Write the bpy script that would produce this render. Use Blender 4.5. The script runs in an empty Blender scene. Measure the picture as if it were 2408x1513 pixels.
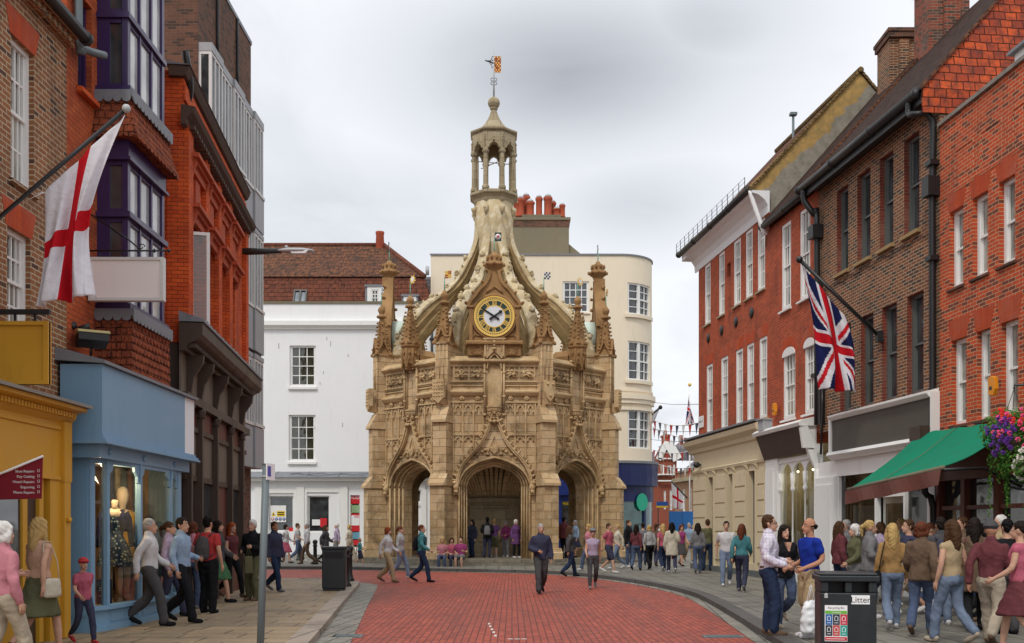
import bpy, bmesh, math, random
from mathutils import Vector, Matrix, noise
random.seed(7)
R = math.radians
C = bpy.context.scene.collection
scene = bpy.context.scene
# ------------------------------------------------------------------ camera, sky, sun, exposure
F, CX, HY, CH = 2417.0, 1204.0, 1240.0, 1.65      # focal length, centre column, horizon row of a 2408 px wide picture; eye height
cam = bpy.data.cameras.new('camera')
cam.sensor_width = 36; cam.lens = 36 * F / 2408
cam.shift_y = (HY - 756.5) / 2408
cam.clip_start = 0.1; cam.clip_end = 2000
camo = bpy.data.objects.new('camera', cam); C.objects.link(camo)
camo.location = (0, 0, CH); camo.rotation_euler = (R(90), 0, 0)
scene.camera = camo
SUN_EL, SUN_AZ = R(52), R(205)                    # azimuth clockwise from +Y: behind the camera, a little to its left
world = bpy.data.worlds.new('World'); scene.world = world; world.use_nodes = True
def build_world():
    nt = world.node_tree; nt.nodes.clear(); N = nt.nodes.new; L = nt.links.new
    out = N('ShaderNodeOutputWorld'); mix = N('ShaderNodeMixShader')
    sky = N('ShaderNodeTexSky'); sky.sky_type = 'NISHITA'; sky.sun_disc = False
    sky.sun_elevation = SUN_EL; sky.sun_rotation = SUN_AZ
    b1 = N('ShaderNodeBackground'); b1.inputs[1].default_value = 0.1; L(sky.outputs[0], b1.inputs[0])
    b2 = N('ShaderNodeBackground'); b2.inputs[1].default_value = 1.0
    tc = N('ShaderNodeTexCoord'); sep = N('ShaderNodeSeparateXYZ'); L(tc.outputs['Generated'], sep.inputs[0])
    def m(op, a, b=None, c=None, clamp=False):
        n = N('ShaderNodeMath'); n.operation = op; n.use_clamp = clamp
        for i, v in enumerate((a, b, c)):
            if v is None: continue
            if isinstance(v, (int, float)): n.inputs[i].default_value = v
            else: L(v, n.inputs[i])
        return n.outputs[0]
    zc = m('MAXIMUM', sep.outputs[2], 0.0); den = m('ADD', zc, 0.22)
    com = N('ShaderNodeCombineXYZ'); L(m('DIVIDE', sep.outputs[0], den), com.inputs[0]); L(m('DIVIDE', sep.outputs[1], den), com.inputs[1])
    no = N('ShaderNodeTexNoise'); no.inputs['Scale'].default_value = 1.9; no.inputs['Detail'].default_value = 7; no.inputs['Roughness'].default_value = .52
    no.inputs['Distortion'].default_value = .7
    L(com.outputs[0], no.inputs[0])
    # broad dark banks of cloud: soft lobes round a few directions, their edges broken up by the noise
    def lobe(px, py, rad, squash):
        v = Vector(((px-CX)/F, 1, (HY-py)/F)).normalized()
        dx = m('SUBTRACT', sep.outputs[0], v.x); dz = m('MULTIPLY', m('SUBTRACT', sep.outputs[2], v.z), squash); dy = m('SUBTRACT', sep.outputs[1], v.y)
        d = m('SQRT', m('ADD', m('ADD', m('MULTIPLY', dx, dx), m('MULTIPLY', dz, dz)), m('MULTIPLY', dy, dy)))
        d = m('ADD', d, m('MULTIPLY', m('SUBTRACT', no.outputs[0], .5), .34))
        mr = N('ShaderNodeMapRange'); mr.interpolation_type = 'SMOOTHSTEP'; L(d, mr.inputs[0])
        mr.inputs[1].default_value = 0; mr.inputs[2].default_value = rad; mr.inputs[3].default_value = 1; mr.inputs[4].default_value = 0
        return mr.outputs[0]
    a = m('MULTIPLY', lobe(1330, 170, .26, 2.3), .85)
    a = m('MAXIMUM', a, m('MULTIPLY', lobe(1500, 480, .13, 2.2), .55))
    a = m('MAXIMUM', a, m('MULTIPLY', lobe(800, 520, .20, 2.2), .5))
    a = m('MAXIMUM', a, m('MULTIPLY', lobe(1650, 60, .15, 2), .6))
    base = N('ShaderNodeMapRange'); L(no.outputs[0], base.inputs[0]); base.inputs[1].default_value = .38; base.inputs[2].default_value = .66
    base.inputs[3].default_value = 0; base.inputs[4].default_value = .5
    fac = m('ADD', m('MULTIPLY', a, .75), m('MULTIPLY', base.outputs[0], .8), clamp=True)
    ramp = N('ShaderNodeValToRGB'); L(fac, ramp.inputs[0]); e = ramp.color_ramp.elements
    e[0].position = 0; e[0].color = (.97, .99, 1.03, 1); e[1].position = 1; e[1].color = (.36, .375, .41, 1)
    k = e.new(.45); k.color = (.76, .785, .83, 1)
    # an overcast sky is about three times as bright overhead as at the horizon
    mr = N('ShaderNodeMapRange'); L(zc, mr.inputs[0]); mr.inputs[1].default_value = .45; mr.inputs[2].default_value = .9
    mr.inputs[3].default_value = 1.0; mr.inputs[4].default_value = 1.5
    L(ramp.outputs[0], b2.inputs[0]); L(mr.outputs[0], b2.inputs[1])
    mix.inputs[0].default_value = .93; L(b1.outputs[0], mix.inputs[1]); L(b2.outputs[0], mix.inputs[2]); L(mix.outputs[0], out.inputs[0])
build_world()
sl = bpy.data.lights.new('sun', 'SUN'); sl.energy = 1.5; sl.angle = R(10); sl.color = (1, .95, .86)
so = bpy.data.objects.new('sun', sl); C.objects.link(so)
sd = Vector((math.sin(SUN_AZ)*math.cos(SUN_EL), math.cos(SUN_AZ)*math.cos(SUN_EL), math.sin(SUN_EL)))
so.rotation_euler = sd.to_track_quat('Z', 'Y').to_euler(); so.location = (0, -10, 40)
scene.view_settings.view_transform = 'Standard'; scene.view_settings.look = 'None'
scene.view_settings.exposure = 0.1; scene.view_settings.gamma = 1.0
scene.view_settings.use_curve_mapping = False

# ------------------------------------------------------------------ helpers
def P(px, py, d):
    'world point of a picture point at depth d'
    return Vector(((px-CX)/F*d, d, CH+(HY-py)/F*d))
def lerp(a, b, t): return a+(b-a)*t
class MB:
    'collects shapes and links them as ONE mesh object'
    def __init__(s, M=None): s.v = []; s.f = []; s.mi = []; s.sm = []; s.c = 0; s.M = M
    def add(s, vs, fs, smooth=False, M=None):
        o = len(s.v); M = M or s.M
        s.v += [tuple(M @ Vector(v)) if M else tuple(v) for v in vs]
        for f in fs:
            s.f.append(tuple(i+o for i in f)); s.mi.append(s.c); s.sm.append(smooth)
        return s
    def box(s, x0, x1, y0, y1, z0, z1, M=None):
        return s.add([(x0,y0,z0),(x1,y0,z0),(x1,y1,z0),(x0,y1,z0),(x0,y0,z1),(x1,y0,z1),(x1,y1,z1),(x0,y1,z1)],
            [(3,2,1,0),(4,5,6,7),(0,1,5,4),(1,2,6,5),(2,3,7,6),(3,0,4,7)], M=M)
    def prism(s, poly, y0, y1, M=None):
        'polygon in x, z pushed along y'
        n = len(poly)
        return s.add([(x,y0,z) for x,z in poly]+[(x,y1,z) for x,z in poly],
            [tuple(range(n)), tuple(range(2*n-1, n-1, -1))]+[(i,(i+1)%n,(i+1)%n+n,i+n) for i in range(n)], M=M)
    def prismz(s, poly, z0, z1, M=None):
        n = len(poly)
        return s.add([(x,y,z0) for x,y in poly]+[(x,y,z1) for x,y in poly],
            [tuple(range(n)), tuple(range(2*n-1, n-1, -1))]+[(i,(i+1)%n,(i+1)%n+n,i+n) for i in range(n)], M=M)
    def prismx(s, poly, x0, x1, M=None):
        'polygon in y, z pushed along x (a moulding profile)'
        n = len(poly)
        return s.add([(x0,y,z) for y,z in poly]+[(x1,y,z) for y,z in poly],
            [tuple(range(n)), tuple(range(2*n-1, n-1, -1))]+[(i,(i+1)%n,(i+1)%n+n,i+n) for i in range(n)], M=M)
    def hull(s, bot, top, M=None):
        n = len(bot)
        return s.add(list(bot)+list(top), [tuple(range(n)), tuple(range(2*n-1, n-1, -1))]+[(i,(i+1)%n,(i+1)%n+n,i+n) for i in range(n)], M=M)
    def lathe(s, prof, n=16, c=(0,0,0), rot=0, smooth=True, M=None, sx=1, sy=1):
        vs = []; fs = []
        for r, z in prof:
            for k in range(n):
                a = rot+2*math.pi*k/n; vs.append((c[0]+r*math.cos(a)*sx, c[1]+r*math.sin(a)*sy, c[2]+z))
        for i in range(len(prof)-1):
            for k in range(n): fs.append((i*n+k, i*n+(k+1)%n, (i+1)*n+(k+1)%n, (i+1)*n+k))
        fs.append(tuple(range(n-1, -1, -1))); fs.append(tuple((len(prof)-1)*n+k for k in range(n)))
        return s.add(vs, fs, smooth, M)
    def tube(s, path, r, n=6, smooth=True, M=None, flat=None):
        path = [Vector(p) for p in path]; m = len(path); rr = r if isinstance(r, (list, tuple)) else [r]*m
        vs = []; fs = []; ref = None
        for i in range(m):
            t = (path[min(i+1, m-1)]-path[max(i-1, 0)])
            t = t.normalized() if t.length > 1e-9 else Vector((0,0,1))
            if ref is None: ref = t.orthogonal()
            ref = (ref-t*ref.dot(t)); ref = ref.normalized() if ref.length > 1e-6 else t.orthogonal().normalized()
            b = t.cross(ref)
            for k in range(n):
                a = 2*math.pi*(k+.5)/n; vs.append(path[i]+ref*math.cos(a)*rr[i]+b*math.sin(a)*rr[i])
        for i in range(m-1):
            for k in range(n): fs.append((i*n+k, i*n+(k+1)%n, (i+1)*n+(k+1)%n, (i+1)*n+k))
        fs.append(tuple(range(n-1, -1, -1))); fs.append(tuple((m-1)*n+k for k in range(n)))
        return s.add(vs, fs, smooth, M)
    def strip(s, path, w, y0, y1, M=None):
        'band of width w along an x, z path, pushed along y'
        L_ = []; R_ = []; m = len(path)
        for i in range(m):
            a = Vector(path[max(i-1,0)]); b = Vector(path[min(i+1,m-1)]); t = (b-a).normalized(); n = Vector((-t.y, t.x))
            p = Vector(path[i]); L_.append(p+n*w/2); R_.append(p-n*w/2)
        for i in range(m-1):
            q = [L_[i], R_[i], R_[i+1], L_[i+1]]
            s.add([(p.x,y0,p.y) for p in q]+[(p.x,y1,p.y) for p in q], [(0,1,2,3),(7,6,5,4),(0,4,5,1),(1,5,6,2),(2,6,7,3),(3,7,4,0)], M=M)
        return s
    def blob(s, c, r, j=.0, seg=6, M=None):
        if not isinstance(r, (tuple, list, Vector)): r = (r, r, r)
        vs = [(c[0], c[1], c[2]-r[2])]; rings = max(3, seg//2)
        for i in range(1, rings):
            ph = -math.pi/2+math.pi*i/rings
            for k in range(seg):
                a = 2*math.pi*(k+.5*(i%2))/seg; q = 1+random.uniform(-j, j)
                vs.append((c[0]+r[0]*q*math.cos(ph)*math.cos(a), c[1]+r[1]*q*math.cos(ph)*math.sin(a), c[2]+r[2]*q*math.sin(ph)))
        vs.append((c[0], c[1], c[2]+r[2])); fs = []
        for k in range(seg): fs.append((0, 1+(k+1)%seg, 1+k))
        for i in range(rings-2):
            for k in range(seg): fs.append((1+i*seg+k, 1+i*seg+(k+1)%seg, 1+(i+1)*seg+(k+1)%seg, 1+(i+1)*seg+k))
        o = 1+(rings-2)*seg
        for k in range(seg): fs.append((o+k, o+(k+1)%seg, len(vs)-1))
        return s.add(vs, fs, True, M)
    def build(s, name, mats, parent=None, bevel=0, recalc=True):
        me = bpy.data.meshes.new(name); me.from_pydata(s.v, [], s.f)
        if not isinstance(mats, (list, tuple)): mats = [mats]
        for m in mats: me.materials.append(m)
        me.polygons.foreach_set('material_index', s.mi); me.polygons.foreach_set('use_smooth', s.sm)
        if recalc:
            bm = bmesh.new(); bm.from_mesh(me); bmesh.ops.recalc_face_normals(bm, faces=bm.faces); bm.to_mesh(me); bm.free()
        o = bpy.data.objects.new(name, me); C.objects.link(o)
        if parent: o.parent = parent
        if bevel:
            b = o.modifiers.new('bevel', 'BEVEL'); b.width = bevel; b.segments = 2; b.limit_method = 'ANGLE'; b.angle_limit = R(40)
        return o
def tag(o, label=None, cat=None, group=None, kind=None):
    if label: o['label'] = label
    if cat: o['category'] = cat
    if group: o['group'] = group
    if kind: o['kind'] = kind
    return o
def thing(name, label, cat, loc=(0,0,0), rz=0, group=None):
    o = bpy.data.objects.new(name, None); C.objects.link(o); o.empty_display_size = .3
    o.location = loc; o.rotation_euler = (0,0,rz)
    return tag(o, label, cat, group)
def copy_tree(o, parent=None):
    c = o.copy(); C.objects.link(c)
    if parent: c.parent = parent
    for ch in o.children: copy_tree(ch, c)
    return c
def text(name, body, size, mat, parent, M, depth=.002, align='CENTER', font_w=1.0):
    cu = bpy.data.curves.new(name, 'FONT'); cu.body = body; cu.size = size; cu.align_x = align; cu.extrude = depth; cu.offset = 0.0
    cu.space_character = 1.0
    o = bpy.data.objects.new(name, cu); C.objects.link(o)
    dg = bpy.context.evaluated_depsgraph_get(); me = bpy.data.meshes.new_from_object(o.evaluated_get(dg))
    C.objects.unlink(o); bpy.data.objects.remove(o); bpy.data.curves.remove(cu)
    me.materials.clear(); me.materials.append(mat)
    # text lies in x, y: stand it up in x, z facing -y
    me.transform(M @ Matrix.Rotation(R(90), 4, 'X') @ Matrix.Diagonal((font_w, 1, 1, 1)))
    q = bpy.data.objects.new(name, me); C.objects.link(q)
    if parent: q.parent = parent
    return q
def smooth_path(pts, k=6):
    'Catmull-Rom through points of any dimension'
    pts = [Vector(p) for p in pts]; out = []
    for i in range(len(pts)-1):
        p0 = pts[max(i-1,0)]; p1 = pts[i]; p2 = pts[i+1]; p3 = pts[min(i+2, len(pts)-1)]
        for j in range(k):
            t = j/k
            out.append(.5*((2*p1)+(p2-p0)*t+(2*p0-5*p1+4*p2-p3)*t*t+(3*p1-p0-3*p2+p3)*t**3))
    out.append(pts[-1]); return out

# ------------------------------------------------------------------ materials
class NT:
    def __init__(s, name):
        s.mat = bpy.data.materials.new(name); s.mat.use_nodes = True; s.nt = s.mat.node_tree
        s.b = s.nt.nodes['Principled BSDF']; s.out = s.nt.nodes['Material Output']
    def n(s, t, **kw):
        x = s.nt.nodes.new(t)
        for k, v in kw.items(): setattr(x, k, v)
        return x
    def l(s, a, b): s.nt.links.new(a, b)
    def m(s, op, a, b=None, clamp=False):
        x = s.n('ShaderNodeMath', operation=op, use_clamp=clamp)
        for i, v in enumerate((a, b)):
            if v is None: continue
            if isinstance(v, (int, float)): x.inputs[i].default_value = v
            else: s.l(v, x.inputs[i])
        return x.outputs[0]
    def mixc(s, fac, a, b, blend='MIX'):
        x = s.n('ShaderNodeMix', data_type='RGBA', blend_type=blend)
        for i, v in ((0, fac), (6, a), (7, b)):
            if isinstance(v, (int, float)): x.inputs[i].default_value = v
            elif isinstance(v, (tuple, list)): x.inputs[i].default_value = (*v[:3], 1)
            else: s.l(v, x.inputs[i])
        return x.outputs[2]
    def noise(s, vec, scale, detail=4, rough=.55, dist=0):
        x = s.n('ShaderNodeTexNoise'); x.inputs['Scale'].default_value = scale; x.inputs['Detail'].default_value = detail
        x.inputs['Roughness'].default_value = rough; x.inputs['Distortion'].default_value = dist
        if vec is not None: s.l(vec, x.inputs[0])
        return x.outputs[0]
    def ramp(s, fac, a, b, c0=0, c1=1):
        x = s.n('ShaderNodeMapRange'); s.l(fac, x.inputs[0])
        x.inputs[1].default_value = a; x.inputs[2].default_value = b; x.inputs[3].default_value = c0; x.inputs[4].default_value = c1
        return x.outputs[0]
    def obj(s): return s.n('ShaderNodeTexCoord').outputs['Object']
    def wall(s):
        'x (or y on faces turned sideways), z of the object: courses stay level on every upright face'
        tc = s.n('ShaderNodeTexCoord'); a = s.n('ShaderNodeSeparateXYZ'); b = s.n('ShaderNodeSeparateXYZ')
        s.l(tc.outputs['Object'], a.inputs[0]); s.l(tc.outputs['Normal'], b.inputs[0])
        f = s.m('GREATER_THAN', s.m('ABSOLUTE', b.outputs[0]), .7)
        g = s.m('GREATER_THAN', s.m('ABSOLUTE', b.outputs[2]), .9)
        x = s.m('ADD', s.m('MULTIPLY', a.outputs[0], s.m('SUBTRACT', 1.0, f)), s.m('MULTIPLY', a.outputs[1], f))
        z = s.m('ADD', s.m('MULTIPLY', a.outputs[2], s.m('SUBTRACT', 1.0, g)), s.m('MULTIPLY', a.outputs[1], g))
        c = s.n('ShaderNodeCombineXYZ'); s.l(x, c.inputs[0]); s.l(z, c.inputs[1]); return c.outputs[0]
    def bump(s, h, dist, strength=1, inv=False):
        x = s.n('ShaderNodeBump'); x.inputs['Strength'].default_value = strength; x.inputs['Distance'].default_value = dist; x.invert = inv
        s.l(h, x.inputs['Height']); s.l(x.outputs[0], s.b.inputs['Normal'])
    def fin(s, col, rough=.8, spec=.3, metal=0):
        if isinstance(col, (tuple, list)): s.b.inputs['Base Color'].default_value = (*col[:3], 1)
        else: s.l(col, s.b.inputs['Base Color'])
        if isinstance(rough, (int, float)): s.b.inputs['Roughness'].default_value = rough
        else: s.l(rough, s.b.inputs['Roughness'])
        s.b.inputs['Specular IOR Level'].default_value = spec; s.b.inputs['Metallic'].default_value = metal
        return s.mat
def brick(name, c1, c2, mortar, c3at=.68, bw=.225, rh=.075, ms=.007, dirt=(.3,.25,.2), dirt_amt=.35, bias=0.0, c3=None, stain=.5, bumpd=.006, wob=.004):
    t = NT(name); v = t.wall()
    # courses of hand-made bricks are never quite straight
    wn = t.n('ShaderNodeTexNoise'); wn.inputs['Scale'].default_value = 1.7; t.l(v, wn.inputs[0])
    vm = t.n('ShaderNodeVectorMath', operation='MULTIPLY_ADD'); t.l(wn.outputs['Color'], vm.inputs[0]); vm.inputs[1].default_value = (wob*3, wob*6, 0); t.l(v, vm.inputs[2])
    b = t.n('ShaderNodeTexBrick'); t.l(vm.outputs[0], b.inputs[0])
    b.inputs['Color1'].default_value = (*c1, 1); b.inputs['Color2'].default_value = (*c2, 1); b.inputs['Mortar'].default_value = (*mortar, 1)
    b.inputs['Scale'].default_value = 1; b.inputs['Mortar Size'].default_value = ms; b.inputs['Mortar Smooth'].default_value = .2
    b.inputs['Bias'].default_value = bias; b.inputs['Brick Width'].default_value = bw; b.inputs['Row Height'].default_value = rh
    col = b.outputs['Color']
    if c3:   # some bricks burnt darker: a second brick pattern on the same courses
        b2 = t.n('ShaderNodeTexBrick'); t.l(vm.outputs[0], b2.inputs[0])
        b2.inputs['Color1'].default_value = (0,0,0,1); b2.inputs['Color2'].default_value = (1,1,1,1); b2.inputs['Mortar'].default_value = (0,0,0,1)
        b2.inputs['Scale'].default_value = 1; b2.inputs['Mortar Size'].default_value = ms; b2.inputs['Bias'].default_value = 0
        b2.inputs['Brick Width'].default_value = bw; b2.inputs['Row Height'].default_value = rh
        b2.offset = .5; b2.offset_frequency = 2; b2.squash = 1.0
        sp = t.ramp(b2.outputs['Color'], c3at, c3at+.1); col = t.mixc(sp, col, c3)
    n1 = t.noise(v, .9, 6, .65); col = t.mixc(t.ramp(n1, .45, .75, 0, dirt_amt), col, dirt)
    sv = t.n('ShaderNodeVectorMath', operation='MULTIPLY'); t.l(v, sv.inputs[0]); sv.inputs[1].default_value = (2.4, .35, 1)
    n3 = t.noise(sv.outputs[0], 1, 5, .6); col = t.mixc(t.ramp(n3, .55, .8, 0, stain), col, tuple(x*.45 for x in dirt))
    n2 = t.noise(v, 14, 3); col = t.mixc(.35, col, t.mixc(1, col, t.mixc(n2, (.45,.45,.45), (1.5,1.5,1.5)), 'MULTIPLY'))
    t.bump(t.m('SUBTRACT', t.m('MULTIPLY', n2, .5), b.outputs['Fac']), bumpd)
    return t.fin(col, .85, .25)
def paint(name, col, rough=.5, var=.15, dirt=None, dirt_amt=.3, scale=1.2, bumpd=.0015, spec=.4, metal=0):
    t = NT(name); v = t.obj(); n = t.noise(v, scale, 6, .6); n2 = t.noise(v, scale*14, 4)
    c = t.mixc(n, tuple(x*(1-var) for x in col), tuple(min(1, x*(1+var)) for x in col))
    dk = dirt or tuple(x*.35 for x in col)
    sv = t.n('ShaderNodeVectorMath', operation='MULTIPLY'); t.l(v, sv.inputs[0]); sv.inputs[1].default_value = (3, 3, .5)
    n3 = t.noise(sv.outputs[0], 1.1, 6, .7); c = t.mixc(t.ramp(n3, .55, .8, 0, dirt_amt), c, dk)
    if bumpd: t.bump(t.m('ADD', t.m('MULTIPLY', n2, .6), n), bumpd)
    return t.fin(c, t.ramp(n, .3, .7, max(.05, rough-.1), min(1, rough+.12)), spec, metal)
def ashlar(name, c1, c2, joint, bw=.7, rh=.33, dark=(.07,.055,.03), dark_amt=.55, pale=(.5,.45,.34), pale_amt=.35, blocks=True, bumpd=.012, ms=.008):
    'weathered limestone, laid in blocks'
    t = NT(name); v = t.wall(); o = t.obj()
    if blocks:
        b = t.n('ShaderNodeTexBrick'); t.l(v, b.inputs[0]); b.inputs['Color1'].default_value = (*c1,1); b.inputs['Color2'].default_value = (*c2,1)
        b.inputs['Mortar'].default_value = (*joint,1); b.inputs['Scale'].default_value = 1; b.inputs['Mortar Size'].default_value = ms; b.inputs['Mortar Smooth'].default_value = .5
        b.inputs['Brick Width'].default_value = bw; b.inputs['Row Height'].default_value = rh; b.inputs['Bias'].default_value = 0
        col = b.outputs['Color']
    else:
        col = t.mixc(t.ramp(t.noise(o, 1.3, 5), .35, .65), c1, c2)
    n1 = t.noise(o, .8, 8, .62, .4); n2 = t.noise(o, 3.1, 8, .65); n3 = t.noise(o, 22, 4, .6)
    col = t.mixc(t.ramp(n2, .5, .72, 0, pale_amt), col, pale)
    col = t.mixc(t.ramp(n1, .52, .72, 0, dark_amt), col, dark)
    col = t.mixc(.4, col, t.mixc(1, col, t.mixc(n3, (.4,.4,.4), (1.55,1.55,1.55)), 'MULTIPLY'))
    h = t.m('ADD', t.m('MULTIPLY', n2, .8), t.m('MULTIPLY', n3, .45))
    if blocks: h = t.m('SUBTRACT', h, t.m('MULTIPLY', b.outputs['Fac'], .9))
    t.bump(h, bumpd)
    return t.fin(col, .9, .2)
def tiles(name, c1, c2, c3, bw=.17, rh=.1, gap=(.03,.02,.015), moss=None, bumpd=.015):
    t = NT(name); v = t.wall()
    wn = t.n('ShaderNodeTexNoise'); wn.inputs['Scale'].default_value = 2.2; t.l(v, wn.inputs[0])
    vm = t.n('ShaderNodeVectorMath', operation='MULTIPLY_ADD'); t.l(wn.outputs['Color'], vm.inputs[0]); vm.inputs[1].default_value = (.03, .06, 0); t.l(v, vm.inputs[2])
    b = t.n('ShaderNodeTexBrick'); t.l(vm.outputs[0], b.inputs[0]); b.inputs['Color1'].default_value = (*c1,1); b.inputs['Color2'].default_value = (*c2,1)
    b.inputs['Mortar'].default_value = (*gap,1); b.inputs['Scale'].default_value = 1; b.inputs['Mortar Size'].default_value = .012; b.inputs['Mortar Smooth'].default_value = .6
    b.inputs['Brick Width'].default_value = bw; b.inputs['Row Height'].default_value = rh; b.inputs['Bias'].default_value = 0
    n1 = t.noise(v, .55, 6, .7); n2 = t.noise(v, 5, 5, .6); n3 = t.noise(v, 30, 2)
    col = t.mixc(t.ramp(n2, .4, .68), b.outputs['Color'], c3)
    if moss: col = t.mixc(t.ramp(n1, .5, .68, 0, .75), col, moss)
    col = t.mixc(.4, col, t.mixc(1, col, t.mixc(n3, (.4,.4,.4), (1.6,1.6,1.6)), 'MULTIPLY'))
    # each course steps out over the one below
    sp = t.n('ShaderNodeSeparateXYZ'); t.l(vm.outputs[0], sp.inputs[0])
    saw = t.m('FRACT', t.m('DIVIDE', sp.outputs[1], rh))
    t.bump(t.m('SUBTRACT', t.m('ADD', t.m('MULTIPLY', n2, .5), t.m('MULTIPLY', t.m('SUBTRACT', 1.0, saw), 1.2)), b.outputs['Fac']), bumpd)
    return t.fin(col, .9, .08)
def plain(name, col, rough=.6, spec=.4, metal=0, emit=0):
    t = NT(name); t.fin(col, rough, spec, metal)
    if emit: t.b.inputs['Emission Color'].default_value = (*col[:3],1); t.b.inputs['Emission Strength'].default_value = emit
    return t.mat
def cloth(name, col, var=.2, rough=.9):
    t = NT(name); o = t.obj(); n = t.noise(o, 9, 4); n2 = t.noise(o, 70, 2)
    c = t.mixc(n, tuple(x*(1-var) for x in col), tuple(min(1,x*(1+var)) for x in col))
    t.bump(t.m('ADD', n, t.m('MULTIPLY', n2, .2)), .02); return t.fin(c, rough, .08)
def glassmat(name, tint=(.75,.8,.78), rough=.0):
    'a shop pane one can look through'
    t = NT(name); nt = t.nt; tr = t.n('ShaderNodeBsdfTransparent'); tr.inputs[0].default_value = (*tint,1)
    gl = t.n('ShaderNodeBsdfGlossy'); gl.inputs['Roughness'].default_value = .02; gl.inputs[0].default_value = (.9,.9,.9,1)
    fr = t.n('ShaderNodeFresnel'); fr.inputs[0].default_value = 1.5; mx = t.n('ShaderNodeMixShader')
    t.l(t.m('ADD', t.m('MULTIPLY', fr.outputs[0], .9), .03, True), mx.inputs[0]); t.l(tr.outputs[0], mx.inputs[1]); t.l(gl.outputs[0], mx.inputs[2]); t.l(mx.outputs[0], t.out.inputs[0])
    return t.mat
def darkpane(name, col=(.02,.024,.026), var=1.0):
    'old window glass before a dim room: slightly wavy'
    t = NT(name); o = t.obj(); n = t.noise(o, 1.6, 2); c = t.mixc(t.ramp(n, .35, .7), col, tuple(x*(1+2.2*var) for x in col))
    t.bump(t.noise(o, 2.3, 1), .004); t.b.inputs['IOR'].default_value = 1.75; return t.fin(c, .03, .6)

M = {}
M['brick_brown'] = brick('brown_brick', (.25,.10,.045), (.34,.145,.06), (.50,.40,.27), c3at=.82, ms=.010, dirt=(.08,.055,.04), c3=(.10,.05,.035), dirt_amt=.5, stain=.65)
M['brick_red'] = brick('soft_red_brick', (.42,.075,.026), (.54,.12,.035), (.17,.07,.045), dirt=(.07,.035,.028), ms=.005, dirt_amt=.6, stain=.75)
M['brick_orange'] = brick('rubbed_orange_brick', (.74,.125,.026), (.56,.08,.02), (.16,.045,.025), dirt=(.07,.028,.02), ms=.005, dirt_amt=.6, stain=.7)
M['brick_dark'] = brick('dark_modern_brick', (.13,.06,.04), (.20,.09,.055), (.15,.11,.08), c3=(.07,.04,.03), dirt=(.07,.05,.04))
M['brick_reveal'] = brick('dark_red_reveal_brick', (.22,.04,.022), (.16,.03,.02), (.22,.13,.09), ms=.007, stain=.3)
M['brick_mixed'] = brick('mixed_brown_brick', (.25,.09,.045), (.14,.065,.045), (.47,.36,.22), c3=(.075,.045,.04), dirt=(.10,.065,.045), dirt_amt=.4, stain=.5, ms=.009)
M['brick_bright'] = brick('bright_red_brick', (.60,.085,.024), (.46,.062,.02), (.54,.36,.22), c3=(.19,.05,.03), dirt=(.14,.055,.035), dirt_amt=.45, stain=.5, ms=.008)
M['brick_georgian'] = brick('georgian_red_brick', (.50,.085,.028), (.34,.055,.022), (.34,.19,.12), dirt=(.10,.04,.03), dirt_amt=.5, ms=.007, stain=.6)
M['brick_far'] = brick('far_red_brick', (.33,.075,.04), (.26,.06,.035), (.26,.15,.1), dirt=(.2,.08,.06))
M['brick_fartan'] = brick('far_tan_brick', (.36,.19,.10), (.30,.15,.08), (.35,.25,.16), dirt=(.2,.12,.08))
M['gauged'] = brick('gauged_red_arch', (.50,.075,.02), (.42,.06,.02), (.3,.08,.04), bw=.07, rh=.5, ms=.004, stain=.2)
M['stone'] = ashlar('warm_limestone', (.61,.435,.25), (.41,.275,.14), (.16,.105,.05), dark=(.105,.075,.042), dark_amt=.75, pale=(.64,.54,.36), pale_amt=.75, bumpd=.025)
M['stone_carved'] = ashlar('carved_limestone', (.62,.45,.25), (.45,.305,.155), (.2,.14,.07), blocks=False, dark=(.10,.07,.038), dark_amt=.75, pale=(.66,.54,.35), pale_amt=.6, bumpd=.025)
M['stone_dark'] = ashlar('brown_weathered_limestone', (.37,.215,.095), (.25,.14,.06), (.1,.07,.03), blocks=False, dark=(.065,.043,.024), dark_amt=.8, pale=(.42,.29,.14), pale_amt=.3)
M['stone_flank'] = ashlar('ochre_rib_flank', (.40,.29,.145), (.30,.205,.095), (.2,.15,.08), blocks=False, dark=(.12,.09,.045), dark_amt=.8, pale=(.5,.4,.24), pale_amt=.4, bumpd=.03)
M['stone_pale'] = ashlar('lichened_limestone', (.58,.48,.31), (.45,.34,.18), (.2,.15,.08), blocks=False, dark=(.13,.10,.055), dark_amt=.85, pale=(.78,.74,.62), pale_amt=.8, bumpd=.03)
M['stone_grey'] = ashlar('grey_limestone', (.40,.33,.215), (.30,.24,.15), (.15,.12,.08), bw=.6, rh=.4, dark=(.15,.12,.07), dark_amt=.4, pale=(.46,.41,.31), pale_amt=.3)
M['white_render'] = paint('white_painted_render', (.80,.81,.82), .7, .04, (.48,.47,.43), .3, .6, .004, .2)
M['white_paint'] = paint('white_gloss_paint', (.78,.78,.76), .4, .04, (.4,.38,.33), .3)
M['cream_render'] = paint('cream_painted_render', (.78,.68,.53), .75, .06, (.45,.37,.27), .4, .6, .004, .2)
M['cream_paint'] = paint('cream_paint', (.62,.52,.35), .6, .06, (.3,.23,.14), .35)
M['yellow_paint'] = paint('mustard_yellow_paint', (.58,.30,.025), .45, .08, (.2,.09,.01), .35)
M['blue_paint'] = paint('pale_blue_paint', (.19,.34,.49), .45, .06, (.08,.14,.2), .3)
M['purple_paint'] = paint('dark_purple_paint', (.04,.02,.085), .35, .2, spec=.5)
M['brown_paint'] = paint('dark_brown_paint', (.055,.034,.023), .5, .25, (.015,.01,.008), .5)
M['redbrown_paint'] = paint('red_brown_paint', (.13,.035,.022), .5, .2)
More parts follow.
